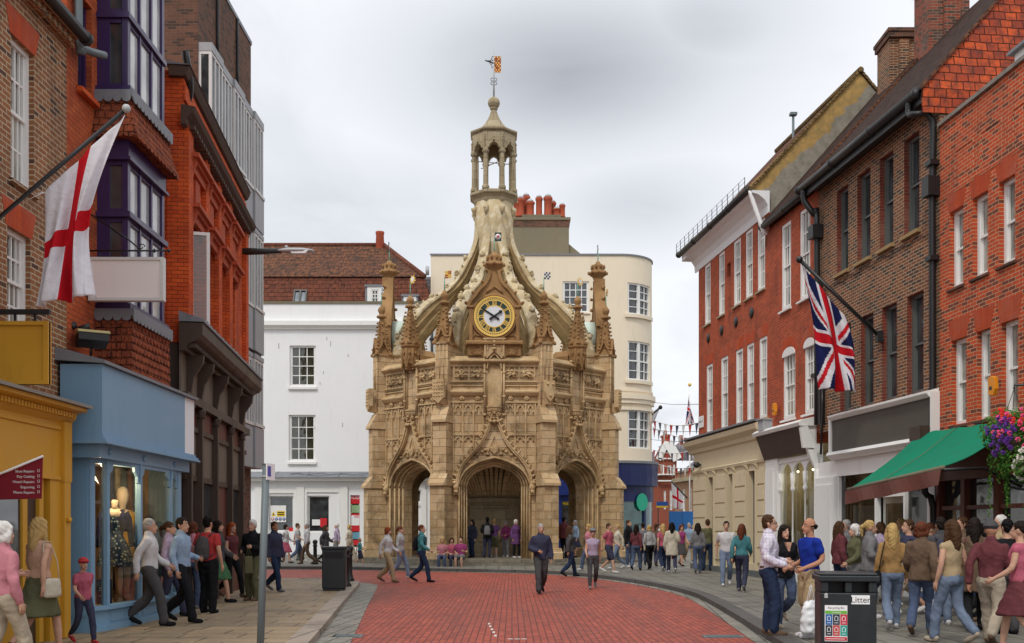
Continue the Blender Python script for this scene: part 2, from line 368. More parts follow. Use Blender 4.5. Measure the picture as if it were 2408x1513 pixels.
M['taupe_paint'] = paint('taupe_panel_paint', (.15,.118,.088), .6, .1)
M['navy_paint'] = paint('navy_paint', (.008,.016,.085), .4, .2)
M['grey_sign'] = paint('plain_grey_brown_sign_board', (.085,.075,.062), .6, .06, None, .15)
M['brown_sign'] = paint('plain_brown_sign_board', (.075,.05,.04), .6, .08, None, .15)
M['grey_panel'] = paint('grey_cladding_panel', (.33,.34,.355), .5, .15, (.08,.08,.09), .5)
M['slate_lead'] = paint('lead_sheet', (.19,.20,.22), .55, .25, (.06,.06,.06), .5, 2, .006)
M['timber_grey'] = paint('weathered_ledge', (.24,.22,.19), .8, .3, (.05,.045,.04), .6, 2, .01)
M['iron'] = plain('black_iron', (.012,.012,.013), .45, .5)
M['gutter'] = paint('old_black_gutter_paint', (.03,.031,.032), .45, .3, (.09,.09,.08), .4)
M['steel'] = paint('grey_painted_steel', (.13,.16,.17), .45, .1, None, .2)
M['steel_light'] = paint('pale_lamp_metal', (.42,.43,.44), .4, .1, None, .2)
M['alu'] = plain('pale_window_metal', (.62,.62,.60), .4, .5)
M['greygreen'] = paint('grey_green_paint', (.115,.125,.12), .45, .1)
M['pane'] = darkpane('window_pane')
M['pane_sky_painted'] = darkpane('painted_sky_reflection_pane', (.34,.35,.35), .35)  # pale base colour imitates white sky reflected in the glass, no blind behind
M['pane_blue'] = darkpane('sky_tinted_pane', (.10,.115,.13), .6)  # sky reflection put into a lighter blue-grey base colour
M['pane_pale'] = darkpane('pane_before_pale_curtain', (.16,.16,.14), .8)
M['glass'] = glassmat('shop_glass')
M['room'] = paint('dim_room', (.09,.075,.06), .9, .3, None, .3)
M['room_warm'] = paint('warm_shop_backdrop', (.34,.22,.12), .9, .35, (.05,.05,.03), .7, .8)
M['gold'] = plain('gilded_metal', (.80,.52,.12), .35, .6, .35)
M['dial_green'] = plain('dark_green_dial', (.022,.045,.035), .5)
M['dial_white'] = plain('white_dial_centre', (.72,.74,.78), .5)
M['verdigris'] = plain('verdigris', (.16,.36,.27), .7)
M['palegreen'] = paint('pale_green_drum_paint', (.56,.66,.58), .5, .05)
M['tile_brown'] = tiles('brown_clay_roof_tiles', (.07,.035,.026), (.13,.06,.038), (.18,.075,.04), moss=(.05,.04,.03), rh=.12, bumpd=.03)
M['tile_dark'] = tiles('dark_clay_roof_tiles', (.028,.018,.016), (.075,.042,.034), (.05,.028,.022), moss=(.03,.026,.02), bw=.2, rh=.13, gap=(.006,.005,.004), bumpd=.04)
M['tile_orange'] = tiles('weathered_orange_roof_tiles', (.10,.05,.035), (.042,.029,.025), (.21,.085,.042), bw=.42, rh=.27, moss=(.04,.034,.03), bumpd=.04)
M['tile_hung'] = tiles('hung_red_tiles', (.52,.09,.028), (.26,.045,.025), (.12,.04,.03), bw=.26, rh=.19, bumpd=.04)
M['tile_scallop'] = tiles('hung_scallop_tiles', (.24,.06,.03), (.16,.045,.028), (.30,.08,.035), bw=.16, rh=.12, bumpd=.03)
M['slate'] = tiles('grey_slate_roof', (.16,.15,.16), (.20,.19,.2), (.14,.12,.13), bw=.3, rh=.2)
M['pot'] = paint('terracotta_chimney_pot', (.33,.065,.028), .8, .2, (.12,.03,.02), .5)
M['plaster_ochre'] = None
M['tan_render'] = paint('tan_weathered_render', (.17,.148,.10), .9, .2, (.10,.08,.04), .6, 1.5, .008)
M['awning'] = paint('green_awning_canvas', (.006,.19,.105), .8, .16, (.02,.12,.075), .5, 1.6, .006, .15)
M['white'] = plain('white_paint', (.8,.8,.8), .5)
M['black'] = plain('black_paint', (.01,.01,.01), .5)
M['red'] = plain('red_paint', (.55,.012,.02), .6)
M['darkred'] = plain('dark_red_cloth', (.20,.006,.018), .7)
M['yellow'] = plain('yellow_paint', (.75,.52,.02), .5)
M['blue'] = plain('blue_paint', (.02,.09,.35), .5)
M['green'] = plain('green_paint', (.02,.36,.22), .6)
def gable_plaster():
    t = NT('peeling_ochre_plaster'); o = t.obj(); n = t.noise(o, .8, 8, .65, .6); n2 = t.noise(o, 4, 8, .7)
    sp = t.n('ShaderNodeSeparateXYZ'); t.l(o, sp.inputs[0])
    # grey cement stripe along the lower half of the slope, its edge eaten away
    d = t.m('ADD', t.m('ADD', sp.outputs[2], t.m('MULTIPLY', sp.outputs[0], 1.0)), t.m('MULTIPLY', n, 1.9))
    ochre = t.mixc(t.ramp(n2, .35, .7), (.50,.31,.11), (.25,.19,.085)); grey = t.mixc(t.ramp(n2, .35, .7), (.33,.30,.25), (.20,.18,.14))
    c = t.mixc(t.ramp(d, 1.06, 1.14), grey, ochre); c = t.mixc(t.ramp(n, .58, .75, 0, .5), c, (.14,.11,.05))
    t.bump(n2, .02); return t.fin(c, .95, .1)
M['plaster_ochre'] = gable_plaster()
# ------------------------------------------------------------------ the ground
def mat_road():
    t = NT('red_block_paving'); o = t.obj(); mp = t.n('ShaderNodeMapping'); t.l(o, mp.inputs[0]); mp.inputs['Rotation'].default_value = (0, 0, R(90))
    b = t.n('ShaderNodeTexBrick'); t.l(mp.outputs[0], b.inputs[0]); b.inputs['Color1'].default_value = (.40,.080,.047,1); b.inputs['Color2'].default_value = (.25,.046,.03,1)
    b.inputs['Mortar'].default_value = (.075,.026,.02,1); b.inputs['Scale'].default_value = 1; b.inputs['Mortar Size'].default_value = .008; b.inputs['Mortar Smooth'].default_value = .3
    b.inputs['Brick Width'].default_value = .21; b.inputs['Row Height'].default_value = .105; b.inputs['Bias'].default_value = 0
    n1 = t.noise(o, .35, 6, .65); n2 = t.noise(o, 9, 4, .6); n3 = t.noise(o, 60, 2)
    c = t.mixc(t.ramp(n1, .45, .75, 0, .4), b.outputs['Color'], (.21,.055,.042)); c = t.mixc(t.ramp(n2, .52, .75, 0, .45), c, (.46,.14,.09)); sv = t.n('ShaderNodeVectorMath', operation='MULTIPLY'); t.l(o, sv.inputs[0]); sv.inputs[1].default_value = (1.1, .12, 1); n4 = t.noise(sv.outputs[0], 1.2, 6, .65); c = t.mixc(t.ramp(n4, .48, .7, 0, .6), c, (.13,.05,.042)); n5 = t.noise(o, 3.2, 2, .4); c = t.mixc(t.ramp(n5, .70, .74, 0, .5), c, (.10,.05,.045))
    c = t.mixc(.4, c, t.mixc(1, c, t.mixc(n3, (.5,.5,.5), (1.5,1.5,1.5)), 'MULTIPLY'))
    t.bump(t.m('SUBTRACT', t.m('MULTIPLY', n3, .4), b.outputs['Fac']), .006); return t.fin(c, t.ramp(n2, .3, .7, .5, .8), .3)
def mat_flags(name, c1, c2, joint, bw=.85, rh=.55, rot=0, dirt=(.06,.05,.035)):
    t = NT(name); o = t.obj(); mp = t.n('ShaderNodeMapping'); t.l(o, mp.inputs[0]); mp.inputs['Rotation'].default_value = (0, 0, R(rot))
    b = t.n('ShaderNodeTexBrick'); t.l(mp.outputs[0], b.inputs[0]); b.inputs['Color1'].default_value = (*c1,1); b.inputs['Color2'].default_value = (*c2,1)
    b.inputs['Mortar'].default_value = (*joint,1); b.inputs['Scale'].default_value = 1; b.inputs['Mortar Size'].default_value = .014; b.inputs['Mortar Smooth'].default_value = .3
    b.inputs['Brick Width'].default_value = bw; b.inputs['Row Height'].default_value = rh; b.inputs['Bias'].default_value = 0; b.squash = .7; b.squash_frequency = 3
    n1 = t.noise(o, .6, 7, .65); n2 = t.noise(o, 5, 6, .65); n3 = t.noise(o, 40, 3)
    c = t.mixc(t.ramp(n1, .45, .72, 0, .55), b.outputs['Color'], dirt); c = t.mixc(t.ramp(n2, .52, .75, 0, .45), c, tuple(x*1.5 for x in c1))
    c = t.mixc(.45, c, t.mixc(1, c, t.mixc(n3, (.45,.45,.45), (1.5,1.5,1.5)), 'MULTIPLY'))
    t.bump(t.m('SUBTRACT', t.m('ADD', t.m('MULTIPLY', n2, .8), t.m('MULTIPLY', n3, .3)), t.m('MULTIPLY', b.outputs['Fac'], 1.2)), .012)
    return t.fin(c, t.ramp(n2, .3, .7, .45, .8), .35)
M['road'] = mat_road()
M['flags_tan'] = mat_flags('tan_flagstones', (.34,.245,.145), (.25,.19,.12), (.06,.045,.03))
M['flags_grey'] = mat_flags('grey_flagstones', (.20,.185,.15), (.15,.145,.125), (.045,.04,.032), .8, .5, 90)
M['setts'] = mat_flags('grey_gutter_setts', (.26,.24,.20), (.20,.19,.16), (.07,.06,.05), .5, .26, 96)
M['kerb_pale'] = mat_flags('pale_kerb_stone', (.36,.29,.23), (.30,.25,.2), (.08,.07,.06), 3, .9, 96)
M['kerb_dark'] = mat_flags('dark_kerb_stone', (.10,.095,.09), (.075,.07,.068), (.03,.03,.03), 3, .9, 90)
def sheet(name, poly, z, mat, thick=0):
    mb = MB()
    if thick: mb.prismz(poly, z-thick, z)
    else: mb.add([(x,y,z) for x,y in poly], [tuple(range(len(poly)))])
    o = mb.build(name, mat); o['kind'] = 'structure'; return o
sheet('ground', [(-900,-60),(900,-60),(900,1500),(-900,1500)], -.03, M['flags_grey'])
sheet('road', [(-30,-5),(30,-5),(30,44),(-45,44)], 0, M['road'])
LK = [tuple(p) for p in smooth_path([(-1.25,0),(-1.9,5.5),(-2.83,14.9),(-3.55,21.8),(-4.2,28.2),(-4.42,29.3),(-5.0,30.2),(-6.2,30.7),(-9,31.0),(-40,32)], 5)]
RK = [tuple(p) for p in smooth_path([(3.0,0),(3.25,8),(3.68,14.6),(3.95,18.1),(4.16,21.2),(4.28,24.0),(4.14,26.6),(3.7,29.5),(2.85,32.7),(1.4,35.8),(-1.6,37.6),(-5.8,39.4),(-10,40.2),(-40,41)], 5)]
PZ = .11
def kerb(name, path, side, w, z, mat):
    'stone edging along a path, laid to one side of it'
    mb = MB(); m = len(path); q = []
    for i in range(m):
        t = (Vector(path[min(i+1,m-1)])-Vector(path[max(i-1,0)])).normalized(); n = Vector((-t.y, t.x))*side; q.append(Vector(path[i])+n*w)
    for i in range(m-1):
        a, b = Vector(path[i]), Vector(path[i+1]); c, d = q[i+1], q[i]
        mb.add([(a.x,a.y,-.02),(b.x,b.y,-.02),(c.x,c.y,-.02),(d.x,d.y,-.02),(a.x,a.y,z),(b.x,b.y,z),(c.x,c.y,z),(d.x,d.y,z)], [(4,5,6,7),(0,1,5,4),(1,2,6,5),(2,3,7,6),(3,0,4,7)])
    o = mb.build(name, mat); o['kind'] = 'structure'; return [tuple(p) for p in q]
lq = kerb('kerb', LK, 1, .3, PZ+.006, M['kerb_pale']); rq = kerb('kerb', RK, -1, .28, PZ+.006, M['kerb_dark'])
sheet('pavement', lq+[(-40,0)], PZ, M['flags_tan'], .12)
sheet('pavement', rq+[(-40,46),(-60,70),(-60,300),(60,300),(60,0)], PZ, M['flags_grey'], .12)
kerb('gutter_setts', LK, -1, .5, .012, M['setts'])
kerb('gutter_setts', RK, 1, .22, .012, M['setts'])
# worn white dashes across the paving
mb = MB()
for px, py in ((1150,1468),(1153,1474),(1157,1481),(1161,1488),(1165,1496)):
    p = P(px, py, CH*F/(py-HY)); mb.box(p.x-.02, p.x+.02, p.y-.12, p.y+.1, .004, .008)
for px in (1200, 1216, 1232): p = P(px, 1504, CH*F/264); mb.box(p.x-.04, p.x+.04, p.y-.03, p.y+.03, .004, .008)
o = mb.build('road_marking', paint('worn_white_marking', (.62,.58,.54), .7, .2, (.3,.1,.07), .7, 9)); o['kind'] = 'structure'
def cover(px, py, w, l, name, label):
    d = CH*F/(py-HY); p = P(px, py, d); mb = MB(); mb.box(p.x-w, p.x+w, d-l, d+l, 0, .012)
    for i in range(5): mb.box(p.x-w*.85, p.x+w*.85, d-l*.8+i*l*.36, d-l*.7+i*l*.36+.01, .012, .018)
    tag(mb.build(name, M['steel']), label, 'drain cover')
cover(818, 1497, .22, .2, 'drain_cover', 'small grey drain cover set in the gutter by the pale left kerb')
cover(1700, 1498, .3, .16, 'drain_cover', 'flat metal drain cover in red paving near the dark right kerb')

# ------------------------------------------------------------------ facades
class Fac:
    'an upright plane between two columns of the picture at given depths; local x runs to the right along it, y into the building'
    def __init__(s, a, b, name=None, label=None, cat='building', group=None, root=None):
        s.a = Vector(a); s.b = Vector(b); s.t = (s.b-s.a).normalized(); s.w = (s.b-s.a).length
        s.n = Vector((s.t.y, -s.t.x))                    # outward
        s.rz = math.atan2(s.t.y, s.t.x)
        if root is None:
            s.root = thing(name, label, cat, (s.a.x, s.a.y, 0), s.rz, group)
        else: s.root = root
    @staticmethod
    def px(x0, d0, x1, d1, *a, **k): return Fac(((x0-CX)/F*d0, d0), ((x1-CX)/F*d1, d1), *a, **k)
    def U(s, px, off=0):
        p = s.a+s.n*off; k = (px-CX)/F
        return (p.x-k*p.y)/(k*s.t.y-s.t.x)
    def D(s, px, off=0): return (s.a+s.n*off).y+s.U(px, off)*s.t.y
    def Z(s, px, py, off=0): return CH+(HY-py)/F*s.D(px, off)
    def rect(s, xa, xb, yt, yb, off=0): return (s.U(xa,off), s.U(xb,off), s.Z(xa,yb,off), s.Z(xa,yt,off))
def holes(mb, u0, u1, z0, z1, ops, y=0, rev=.12, rc=None):
    'a wall face with openings and their reveals'
    us = sorted({u0, u1, *[o[0] for o in ops], *[o[1] for o in ops]}); zs = sorted({z0, z1, *[o[2] for o in ops], *[o[3] for o in ops]})
    us = [u for u in us if u0-1e-6 <= u <= u1+1e-6]; zs = [z for z in zs if z0-1e-6 <= z <= z1+1e-6]
    for i in range(len(us)-1):
        for j in range(len(zs)-1):
            cu = (us[i]+us[i+1])/2; cz = (zs[j]+zs[j+1])/2
            if any(o[0] < cu < o[1] and o[2] < cz < o[3] for o in ops): continue
            mb.add([(us[i],y,zs[j]),(us[i+1],y,zs[j]),(us[i+1],y,zs[j+1]),(us[i],y,zs[j+1])], [(0,1,2,3)])
    c0 = mb.c
    if rc is not None: mb.c = rc
    for a, b, c, d in [o[:4] for o in ops]:
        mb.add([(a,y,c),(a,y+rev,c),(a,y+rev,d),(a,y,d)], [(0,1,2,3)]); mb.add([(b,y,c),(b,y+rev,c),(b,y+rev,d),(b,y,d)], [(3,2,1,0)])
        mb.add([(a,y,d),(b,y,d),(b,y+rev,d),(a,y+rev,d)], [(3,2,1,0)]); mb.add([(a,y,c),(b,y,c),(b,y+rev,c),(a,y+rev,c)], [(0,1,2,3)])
    mb.c = c0
def shell(mb, u0, u1, z0, z1, B, y=0):
    'the sides, back and top of the building behind a face'
    mb.add([(u0,y,z0),(u0,B,z0),(u0,B,z1),(u0,y,z1)], [(0,1,2,3)]); mb.add([(u1,y,z0),(u1,B,z0),(u1,B,z1),(u1,y,z1)], [(3,2,1,0)])
    mb.add([(u0,B,z0),(u1,B,z0),(u1,B,z1),(u0,B,z1)], [(3,2,1,0)]); mb.add([(u0,y,z1),(u1,y,z1),(u1,B,z1),(u0,B,z1)], [(0,1,2,3)])
def sash(root, r, y, cols=2, rows=4, fm=None, pm=None, fw=.06, bar=.028, sill=None, arch=0, kind='sash'):
    'window > pane, sill. r = (x0, x1, z0, z1); y = how far the frame sits back'
    x0, x1, z0, z1 = r[:4]; fm = fm or M['white_paint']; pm = pm or M['pane']; mb = MB(); zm = (z0+z1)/2
    fw = min(fw, (x1-x0)*.14)
    mb.box(x0, x0+fw, y, y+.1, z0, z1); mb.box(x1-fw, x1, y, y+.1, z0, z1); mb.box(x0+fw, x1-fw, y+.001, y+.1, z1-fw, z1); mb.box(x0+fw, x1-fw, y+.001, y+.1, z0, z0+fw)
    a, b = x0+fw, x1-fw
    if kind == 'sash':
        s = min(.045, fw)
        mb.box(a, b, y+.02, y+.065, zm-s/2, zm+s/2)
        for zz0, zz1, yy in ((z0+fw, zm-s/2, y+.055), (zm+s/2, z1-fw, y+.03)):
            mb.box(a, a+s, yy, yy+.035, zz0, zz1); mb.box(b-s, b, yy, yy+.035, zz0, zz1)
            for i in range(1, cols): u = lerp(a, b, i/cols); mb.box(u-bar/2, u+bar/2, yy+.004, yy+.03, zz0, zz1)
            n = rows//2
            for j in range(1, n): zz = lerp(zz0, zz1, j/n); mb.box(a+s, b-s, yy+.006, yy+.028, zz-bar/2, zz+bar/2)
    else:
        for i in range(1, cols): u = lerp(a, b, i/cols); mb.box(u-fw/2, u+fw/2, y+.012, y+.07, z0+fw, z1-fw)
        for j in range(1, rows): zz = lerp(z0+fw, z1-fw, j/rows); mb.box(a, b, y+.02, y+.06, zz-bar/2, zz+bar/2)
    w = mb.build('window', fm, root)
    p = MB(); p.box(a-.005, b+.005, y+.07, y+.08, z0+fw*.8, z1-fw*.8); p.build('pane', pm, w)
    if sill:
        sm, so, sh = sill; q = MB(); q.prismx([(y,z0-.001),(y,z0-sh),(-so,z0-sh),(-so,z0-sh*.35)], x0-.06, x1+.06); q.build('sill', sm, w)
    return w
def gutter_run(root, u0, u1, y, z, r=.065, name='gutter', mat=None, joints=True):
    mb = MB(); mb.tube([(u0,y,z),(u1,y,z)], r, 8)
    if joints:
        k = max(2, int((u1-u0)/1.8))
        for i in range(k+1): u = lerp(u0+.04, u1-.04, i/k); mb.tube([(u-.035,y,z),(u+.035,y,z)], r*1.22, 8)
    return mb.build(name, mat or M['gutter'], root)
def pipe(root, pts, r=.05, mat=None, collars=(), name='downpipe'):
    mb = MB(); mb.tube(smooth_path(pts, 3), r, 8)
    for c in collars: mb.box(c[0]-r*1.7, c[0]+r*1.7, c[1]-r*1.5, c[1]+r*1.6, c[2]-.05, c[2]+.05)
    return mb.build(name, mat or M['iron'], root)
def scallops(mb, u0, u1, z, n, y, h=.1, thick=.02):
    'a lead apron with a scalloped lower edge'
    w = (u1-u0)/n
    for i in range(n):
        a = u0+i*w; poly = [(a,z+h),(a,z)]+[(a+w*.5-w*.5*math.cos(math.pi*k/6), z-h*.55*math.sin(math.pi*k/6)) for k in range(1,6)]+[(a+w,z),(a+w,z+h)]
        mb.prism(poly, y-thick, y)

# ================================================================== left side of the street
# --- brown brick house with the yellow shop
f = Fac((-6.5, 8.5), (-6.5, 15.0), 'brick_house', 'brown brick house with white sash windows above the mustard yellow shop'); r = f.root
zt = f.Z(150, 85)
w1 = f.rect(26, 80, 78, 416); w2 = f.rect(17, 72, 530, 770)
more = []
for w in (w1, w2): more.append((w[0]-2.6, w[1]-2.6, w[2], w[3]))
mb = MB(); holes(mb, 0, f.w, 3.3, zt, [w1, w2]+more); shell(mb, 0, f.w, 3.3, zt, 7); mb.build('wall', M['brick_brown'], r)
for w in [w1, w2]+more:
    sash(r, w, .07, 4, 4, pm=M['pane_pale'], sill=(M['brick_brown'], .05, .08), bar=.03)
    mb = MB(); h = .36; mb.prism([(w[0]-.03,w[3]+.002),(w[1]+.03,w[3]+.002),(w[1]+.16,w[3]+h),(w[0]-.16,w[3]+h)], -.006, .05); mb.build('lintel', M['gauged'], r)
mb = MB(); mb.box(0, f.w+.02, -.1, 0, zt-.12, zt-.002); mb.box(0, f.w+.02, -.17, 0, zt, zt+.07)
for i in range(int(f.w/.16)): mb.box(i*.16+.02, i*.16+.1, -.14, -.101, zt-.13, zt-.02)
mb.build('dentil_eaves', M['brick_brown'], r)
gutter_run(r, 0, f.w+.15, -.24, zt+.06, .085)
mb = MB(); mb.prismx([(-.2,zt+.05),(3.5,zt+3.2),(7,zt+.05)], 0, f.w); mb.build('roof', M['tile_brown'], r)
mb = MB(); a, b = f.U(98, .0), f.U(160, 0); mb.box(f.w-.5, f.w-.02, .35, 1.6, zt+.1, zt+2.4); mb.box(f.w-.56, f.w+.03, .29, 1.66, zt+2.4, zt+2.55); mb.build('chimney', M['tan_render'], r)
# yellow shop front: the ground storey of this house
g = .28; zs = f.Z(157, 965, g)
s0, s1 = f.U(57, g), f.U(98, g); e = f.U(158, g); zb = f.Z(157, 1131, g)
mb = MB(); mb.box(0, e, -g, 0, zb, zs-.18)                       # fascia
mb.box(e-.22, e+.02, -g-.06, -g, zb-.02, zs-.18); mb.box(0, e-.25, -g-.025, -g-.001, zb, zb+.05); mb.box(0, e-.25, -g-.025, -g-.001, zs-.3, zs-.25)
mb.prismx([(-g,zs-.2),(-g-.08,zs-.12),(-g-.1,zs-.05),(-g-.24,zs-.02),(-g-.24,zs+.03),(.0,zs+.06),(0,zs-.2)], 0, e+.1)
for i in range(int(e/.085)): mb.box(i*.085, i*.085+.045, -g-.14, -g-.085, zs-.12, zs-.055)
mb.build('fascia', M['yellow_paint'], r)
mb = MB(); mb.prismx([(-g-.3,zs+.032),(-g-.3,zs+.075),(.0,zs+.2),(0,zs+.07)], 0, e+.16); mb.build('lead_flashing', M['timber_grey'], r)
mb = MB(); mb.box(s1+.25, e-.02, -g, .0, .1, zb); mb.box(e-.2, e+.0, -g-.05, -g-.001, .12, zb-.001); mb.box(s0, s0+.13, -g+.02, 0, .12, zb); mb.box(0, s0, -g+.03, 0, .12, .62)
mb.box(s1, s1+.12, -g+.03, 0, .12, zb); mb.blob((e-.1, -g-.07, 1.75), .045, 0, 8); mb.box(0, .3, -g, 0, .12, zb); mb.build('shop_front', M['yellow_paint'], r)
mb = MB(); mb.box(s0+.13, s1, -g+.08, -g+.1, .12, zb); mb.build('door', M['brown_paint'], r)
mb = MB(); mb.box(.3, s0, -g+.05, -g+.06, .62, zb); mb.build('pane', M['pane'], r)
mb = MB(); mb.box(0, e, -.01, 7, .1, 3.3); mb.build('shop_interior_wall', M['room'], r)
# yellow hanging sign on its bar
d = 13.0; p0, p1 = P(-60, 735, d), P(118, 735, d)
t = thing('hanging_sign', 'blank mustard yellow hanging sign with raised frame on a black bar, left edge', 'sign', (0,0,0))
a, b = P(-50, 905, d), P(117, 757, d); mb = MB(); mb.box(a.x, b.x, d-.02, d+.02, a.z, b.z)
for q in ((a.x, b.x, a.z, a.z+.05), (a.x, b.x, b.z-.05, b.z), (a.x, a.x+.06, a.z+.05, b.z-.05), (b.x-.06, b.x, a.z+.05, b.z-.05)): mb.box(q[0], q[1], d-.05, d+.05, q[2], q[3])
mb.build('board', M['yellow_paint'], t)
mb = MB(); mb.box(-6.5, p1.x, d-.03, d+.03, p1.z-.025, p1.z+.035); mb.box(b.x-.2, b.x-.17, d-.01, d+.01, b.z, p1.z-.02); mb.box(-6.3, -6.27, d-.01, d+.01, b.z, p1.z-.02); mb.build('bracket', M['iron'], t)
# little red repairs sign, hung slantwise from a pale stick
d = 12.0; t = thing('repairs_sign', 'small dark red pennant sign listing shoe and key repairs on a tilted pale rod', 'sign', (0,0,0))
q = [P(-14,1176,d), P(97,1173,d), P(100,1076,d), P(20,1110,d), P(-14,1122,d)]
mb = MB(); n = len(q); mb.add([(v.x,v.y,v.z) for v in q]+[(v.x,v.y+.015,v.z) for v in q], [tuple(range(n)), tuple(range(2*n-1,n-1,-1))]+[(i,(i+1)%n,(i+1)%n+n,i+n) for i in range(n)]); mb.build('cloth', M['darkred'], t)
mb = MB(); mb.tube([P(-130,1168,d-.02), P(101,1073,d-.02)], .014, 6); mb.build('rod', M['white'], t)
for i, s in enumerate(('Shoe Repairs','Key Cutting','Watch Repairs','Engraving','Phone Repairs')):
    v = P(81, 1111.5+i*12.4, d-.003); text('lettering', s, .0425, M['white'], t, Matrix.Translation(v), .001, 'RIGHT')
    v = P(91, 1107.5+i*12.4, d-.004); mb = MB(); mb.strip([(v.x-.012,v.z-.012),(v.x-.012,v.z+.016),(v.x+.01,v.z+.016),(v.x+.01,v.z-.012),(v.x-.012,v.z-.012)], .004, v.y-.002, v.y); mb.build('symbol', M['white'], t)

# --- red brick house with the purple oriel and the blue shop
f = Fac((-6.5, 15.0), (-6.5, 19.2), 'brick_house', 'red brick house with purple timber oriel above the pale blue shop'); r = f.root
w = f.rect(183, 216, -20, 200); TOP = 14.5
mb = MB(); holes(mb, 0.005, f.w, 3.3, TOP, [w], rev=.16); shell(mb, .005, f.w, 3.3, TOP, 7); mb.build('wall', M['brick_red'], r)
sash(r, w, .09, 2, 4, fm=M['purple_paint'], sill=(M['brick_orange'], .1, .12))
pipe(r, [(f.U(171), -.09, 11.5), (f.U(171), -.09, 8.9), (f.U(176), -.16, 8.75), (f.U(200), -.3, 8.83)], .06, M['steel'], [(f.U(171), -.08, 9.6), (f.U(171), -.08, 10.6)])
mb = MB(); mb.prismx([(-.1,TOP),(3.5,TOP+3.2),(7,TOP)], 0, f.w); mb.build('roof', M['tile_brown'], r)
# the oriel
o0, o1, pr = f.U(300, .48), f.U(385, .48), .48
Zc = lambda y: f.Z(300, y, pr)
segs = [(Zc(30), Zc(-330), 2), (Zc(205), Zc(43), 0), (Zc(499), Zc(372), 0), (Zc(716), Zc(512), 0)]
mb = MB()
def ring(z0, z1, g=0): mb.box(o0-g, o1+g, -pr-g, 0, z0, z1)
ring(Zc(43), Zc(30), .04); ring(Zc(218), Zc(205), .07); ring(Zc(372), Zc(322), .03); ring(Zc(378), Zc(371), .07); ring(Zc(512), Zc(499), .06); ring(Zc(732), Zc(716), .07); ring(Zc(-330), Zc(-345), .1)
for zb_, zt_ in ((Zc(30),Zc(-330)),(Zc(205),Zc(43)),(Zc(499),Zc(378)),(Zc(716),Zc(512))):
    for i in range(4):
        u = lerp(o0, o1-.09, i/3); ww = .11 if i in (0,3) else .06
        mb.box(u, u+ww, -pr-.004, -pr+.09, zb_, zt_)
    mb.box(o0+.001, o0+.1, -.2, -.001, zb_, zt_); mb.box(o1-.1, o1-.001, -.2, -.001, zb_, zt_)
    mb.box(o0+.1, o1-.1, -pr+.01, -pr+.07, zt_-.07, zt_-.001); mb.box(o0+.1, o1-.1, -pr+.01, -pr+.07, zb_+.001, zb_+.06)
    mb.box(o0+.003, o0+.06, -pr+.1, -.2, zt_-.07, zt_-.001); mb.box(o0+.003, o0+.06, -pr+.1, -.2, zb_+.001, zb_+.06)
og = mb.build('oriel', M['purple_paint'], r)
for zb_, zt_ in ((Zc(30),Zc(-330)),(Zc(205),Zc(43)),(Zc(499),Zc(378)),(Zc(716),Zc(512))):
    mb = MB(); mb.box(o0+.09, o1-.09, -pr+.04, -pr+.05, zb_+.05, zt_-.06); mb.build('pane', M['pane_sky_painted'], og)
    mb = MB(); mb.box(o0+.03, o0+.04, -pr+.09, -.19, zb_+.05, zt_-.06); mb.build('side_pane', M['pane'], og)
    mb = MB(); mb.box(o0+.12, o1-.12, -.01, .0, zb_, zt_); mb.build('room_wall', M['room'], og)
def skirt(z0, z1, flare, nz, name):
    'courses of rounded hung tiles round the oriel'
    mb = MB()
    for j in range(nz):
        t0 = j/nz; z = lerp(z0, z1, t0); h = (z1-z0)/nz; g = .05+flare*(1-t0)**2; tilt = .03
        mb.box(o0-g+.02, o1+g-.02, -pr-g+.02, 0, z, z+h)
        nf = 11; wf = (o1-o0+2*g)/nf
        for i in range(nf+1):
            u = o0-g+(i-.5*(j%2))*wf; a, b = max(u, o0-g), min(u+wf, o1+g)
            if b-a < .03: continue
            c = (a+b)/2; poly = [(a+.004, z+h*1.15), (a+.004, z+h*.2), (c-(b-a)*.28, z-h*.12), (c, z-h*.22), (c+(b-a)*.28, z-h*.12), (b-.004, z+h*.2), (b-.004, z+h*1.15)]
            mb.add([(x, -pr-g-(.012 if zz > z+h else .035)-random.uniform(0,.006), zz) for x, zz in poly]+[(x, -pr-g+.021, zz) for x, zz in poly],
                   [tuple(range(7)), tuple(range(13,6,-1))]+[(k,(k+1)%7,(k+1)%7+7,k+7) for k in range(7)])
        ns = 4; ws = (pr+g)/ns
        for i in range(ns+1):
            v = -pr-g+(i-.5*(j%2))*ws; a, b = max(v, -pr-g), min(v+ws, 0)
            if b-a < .03: continue
            c = (a+b)/2; poly = [(a+.004, z+h*1.15), (a+.004, z+h*.2), (c-(b-a)*.28, z-h*.12), (c, z-h*.22), (c+(b-a)*.28, z-h*.12), (b-.004, z+h*.2), (b-.004, z+h*1.15)]
            mb.add([(o0-g-(.012 if zz > z+h else .035)-random.uniform(0,.006), y, zz) for y, zz in poly]+[(o0-g+.021, y, zz) for y, zz in poly],
                   [tuple(range(7)), tuple(range(13,6,-1))]+[(k,(k+1)%7,(k+1)%7+7,k+7) for k in range(7)])
    mb.build(name, M['tile_scallop'], r)
skirt(Zc(330), Zc(236), .13, 6, 'hung_tiles'); skirt(3.9, Zc(742), .02, 8, 'hung_tiles')
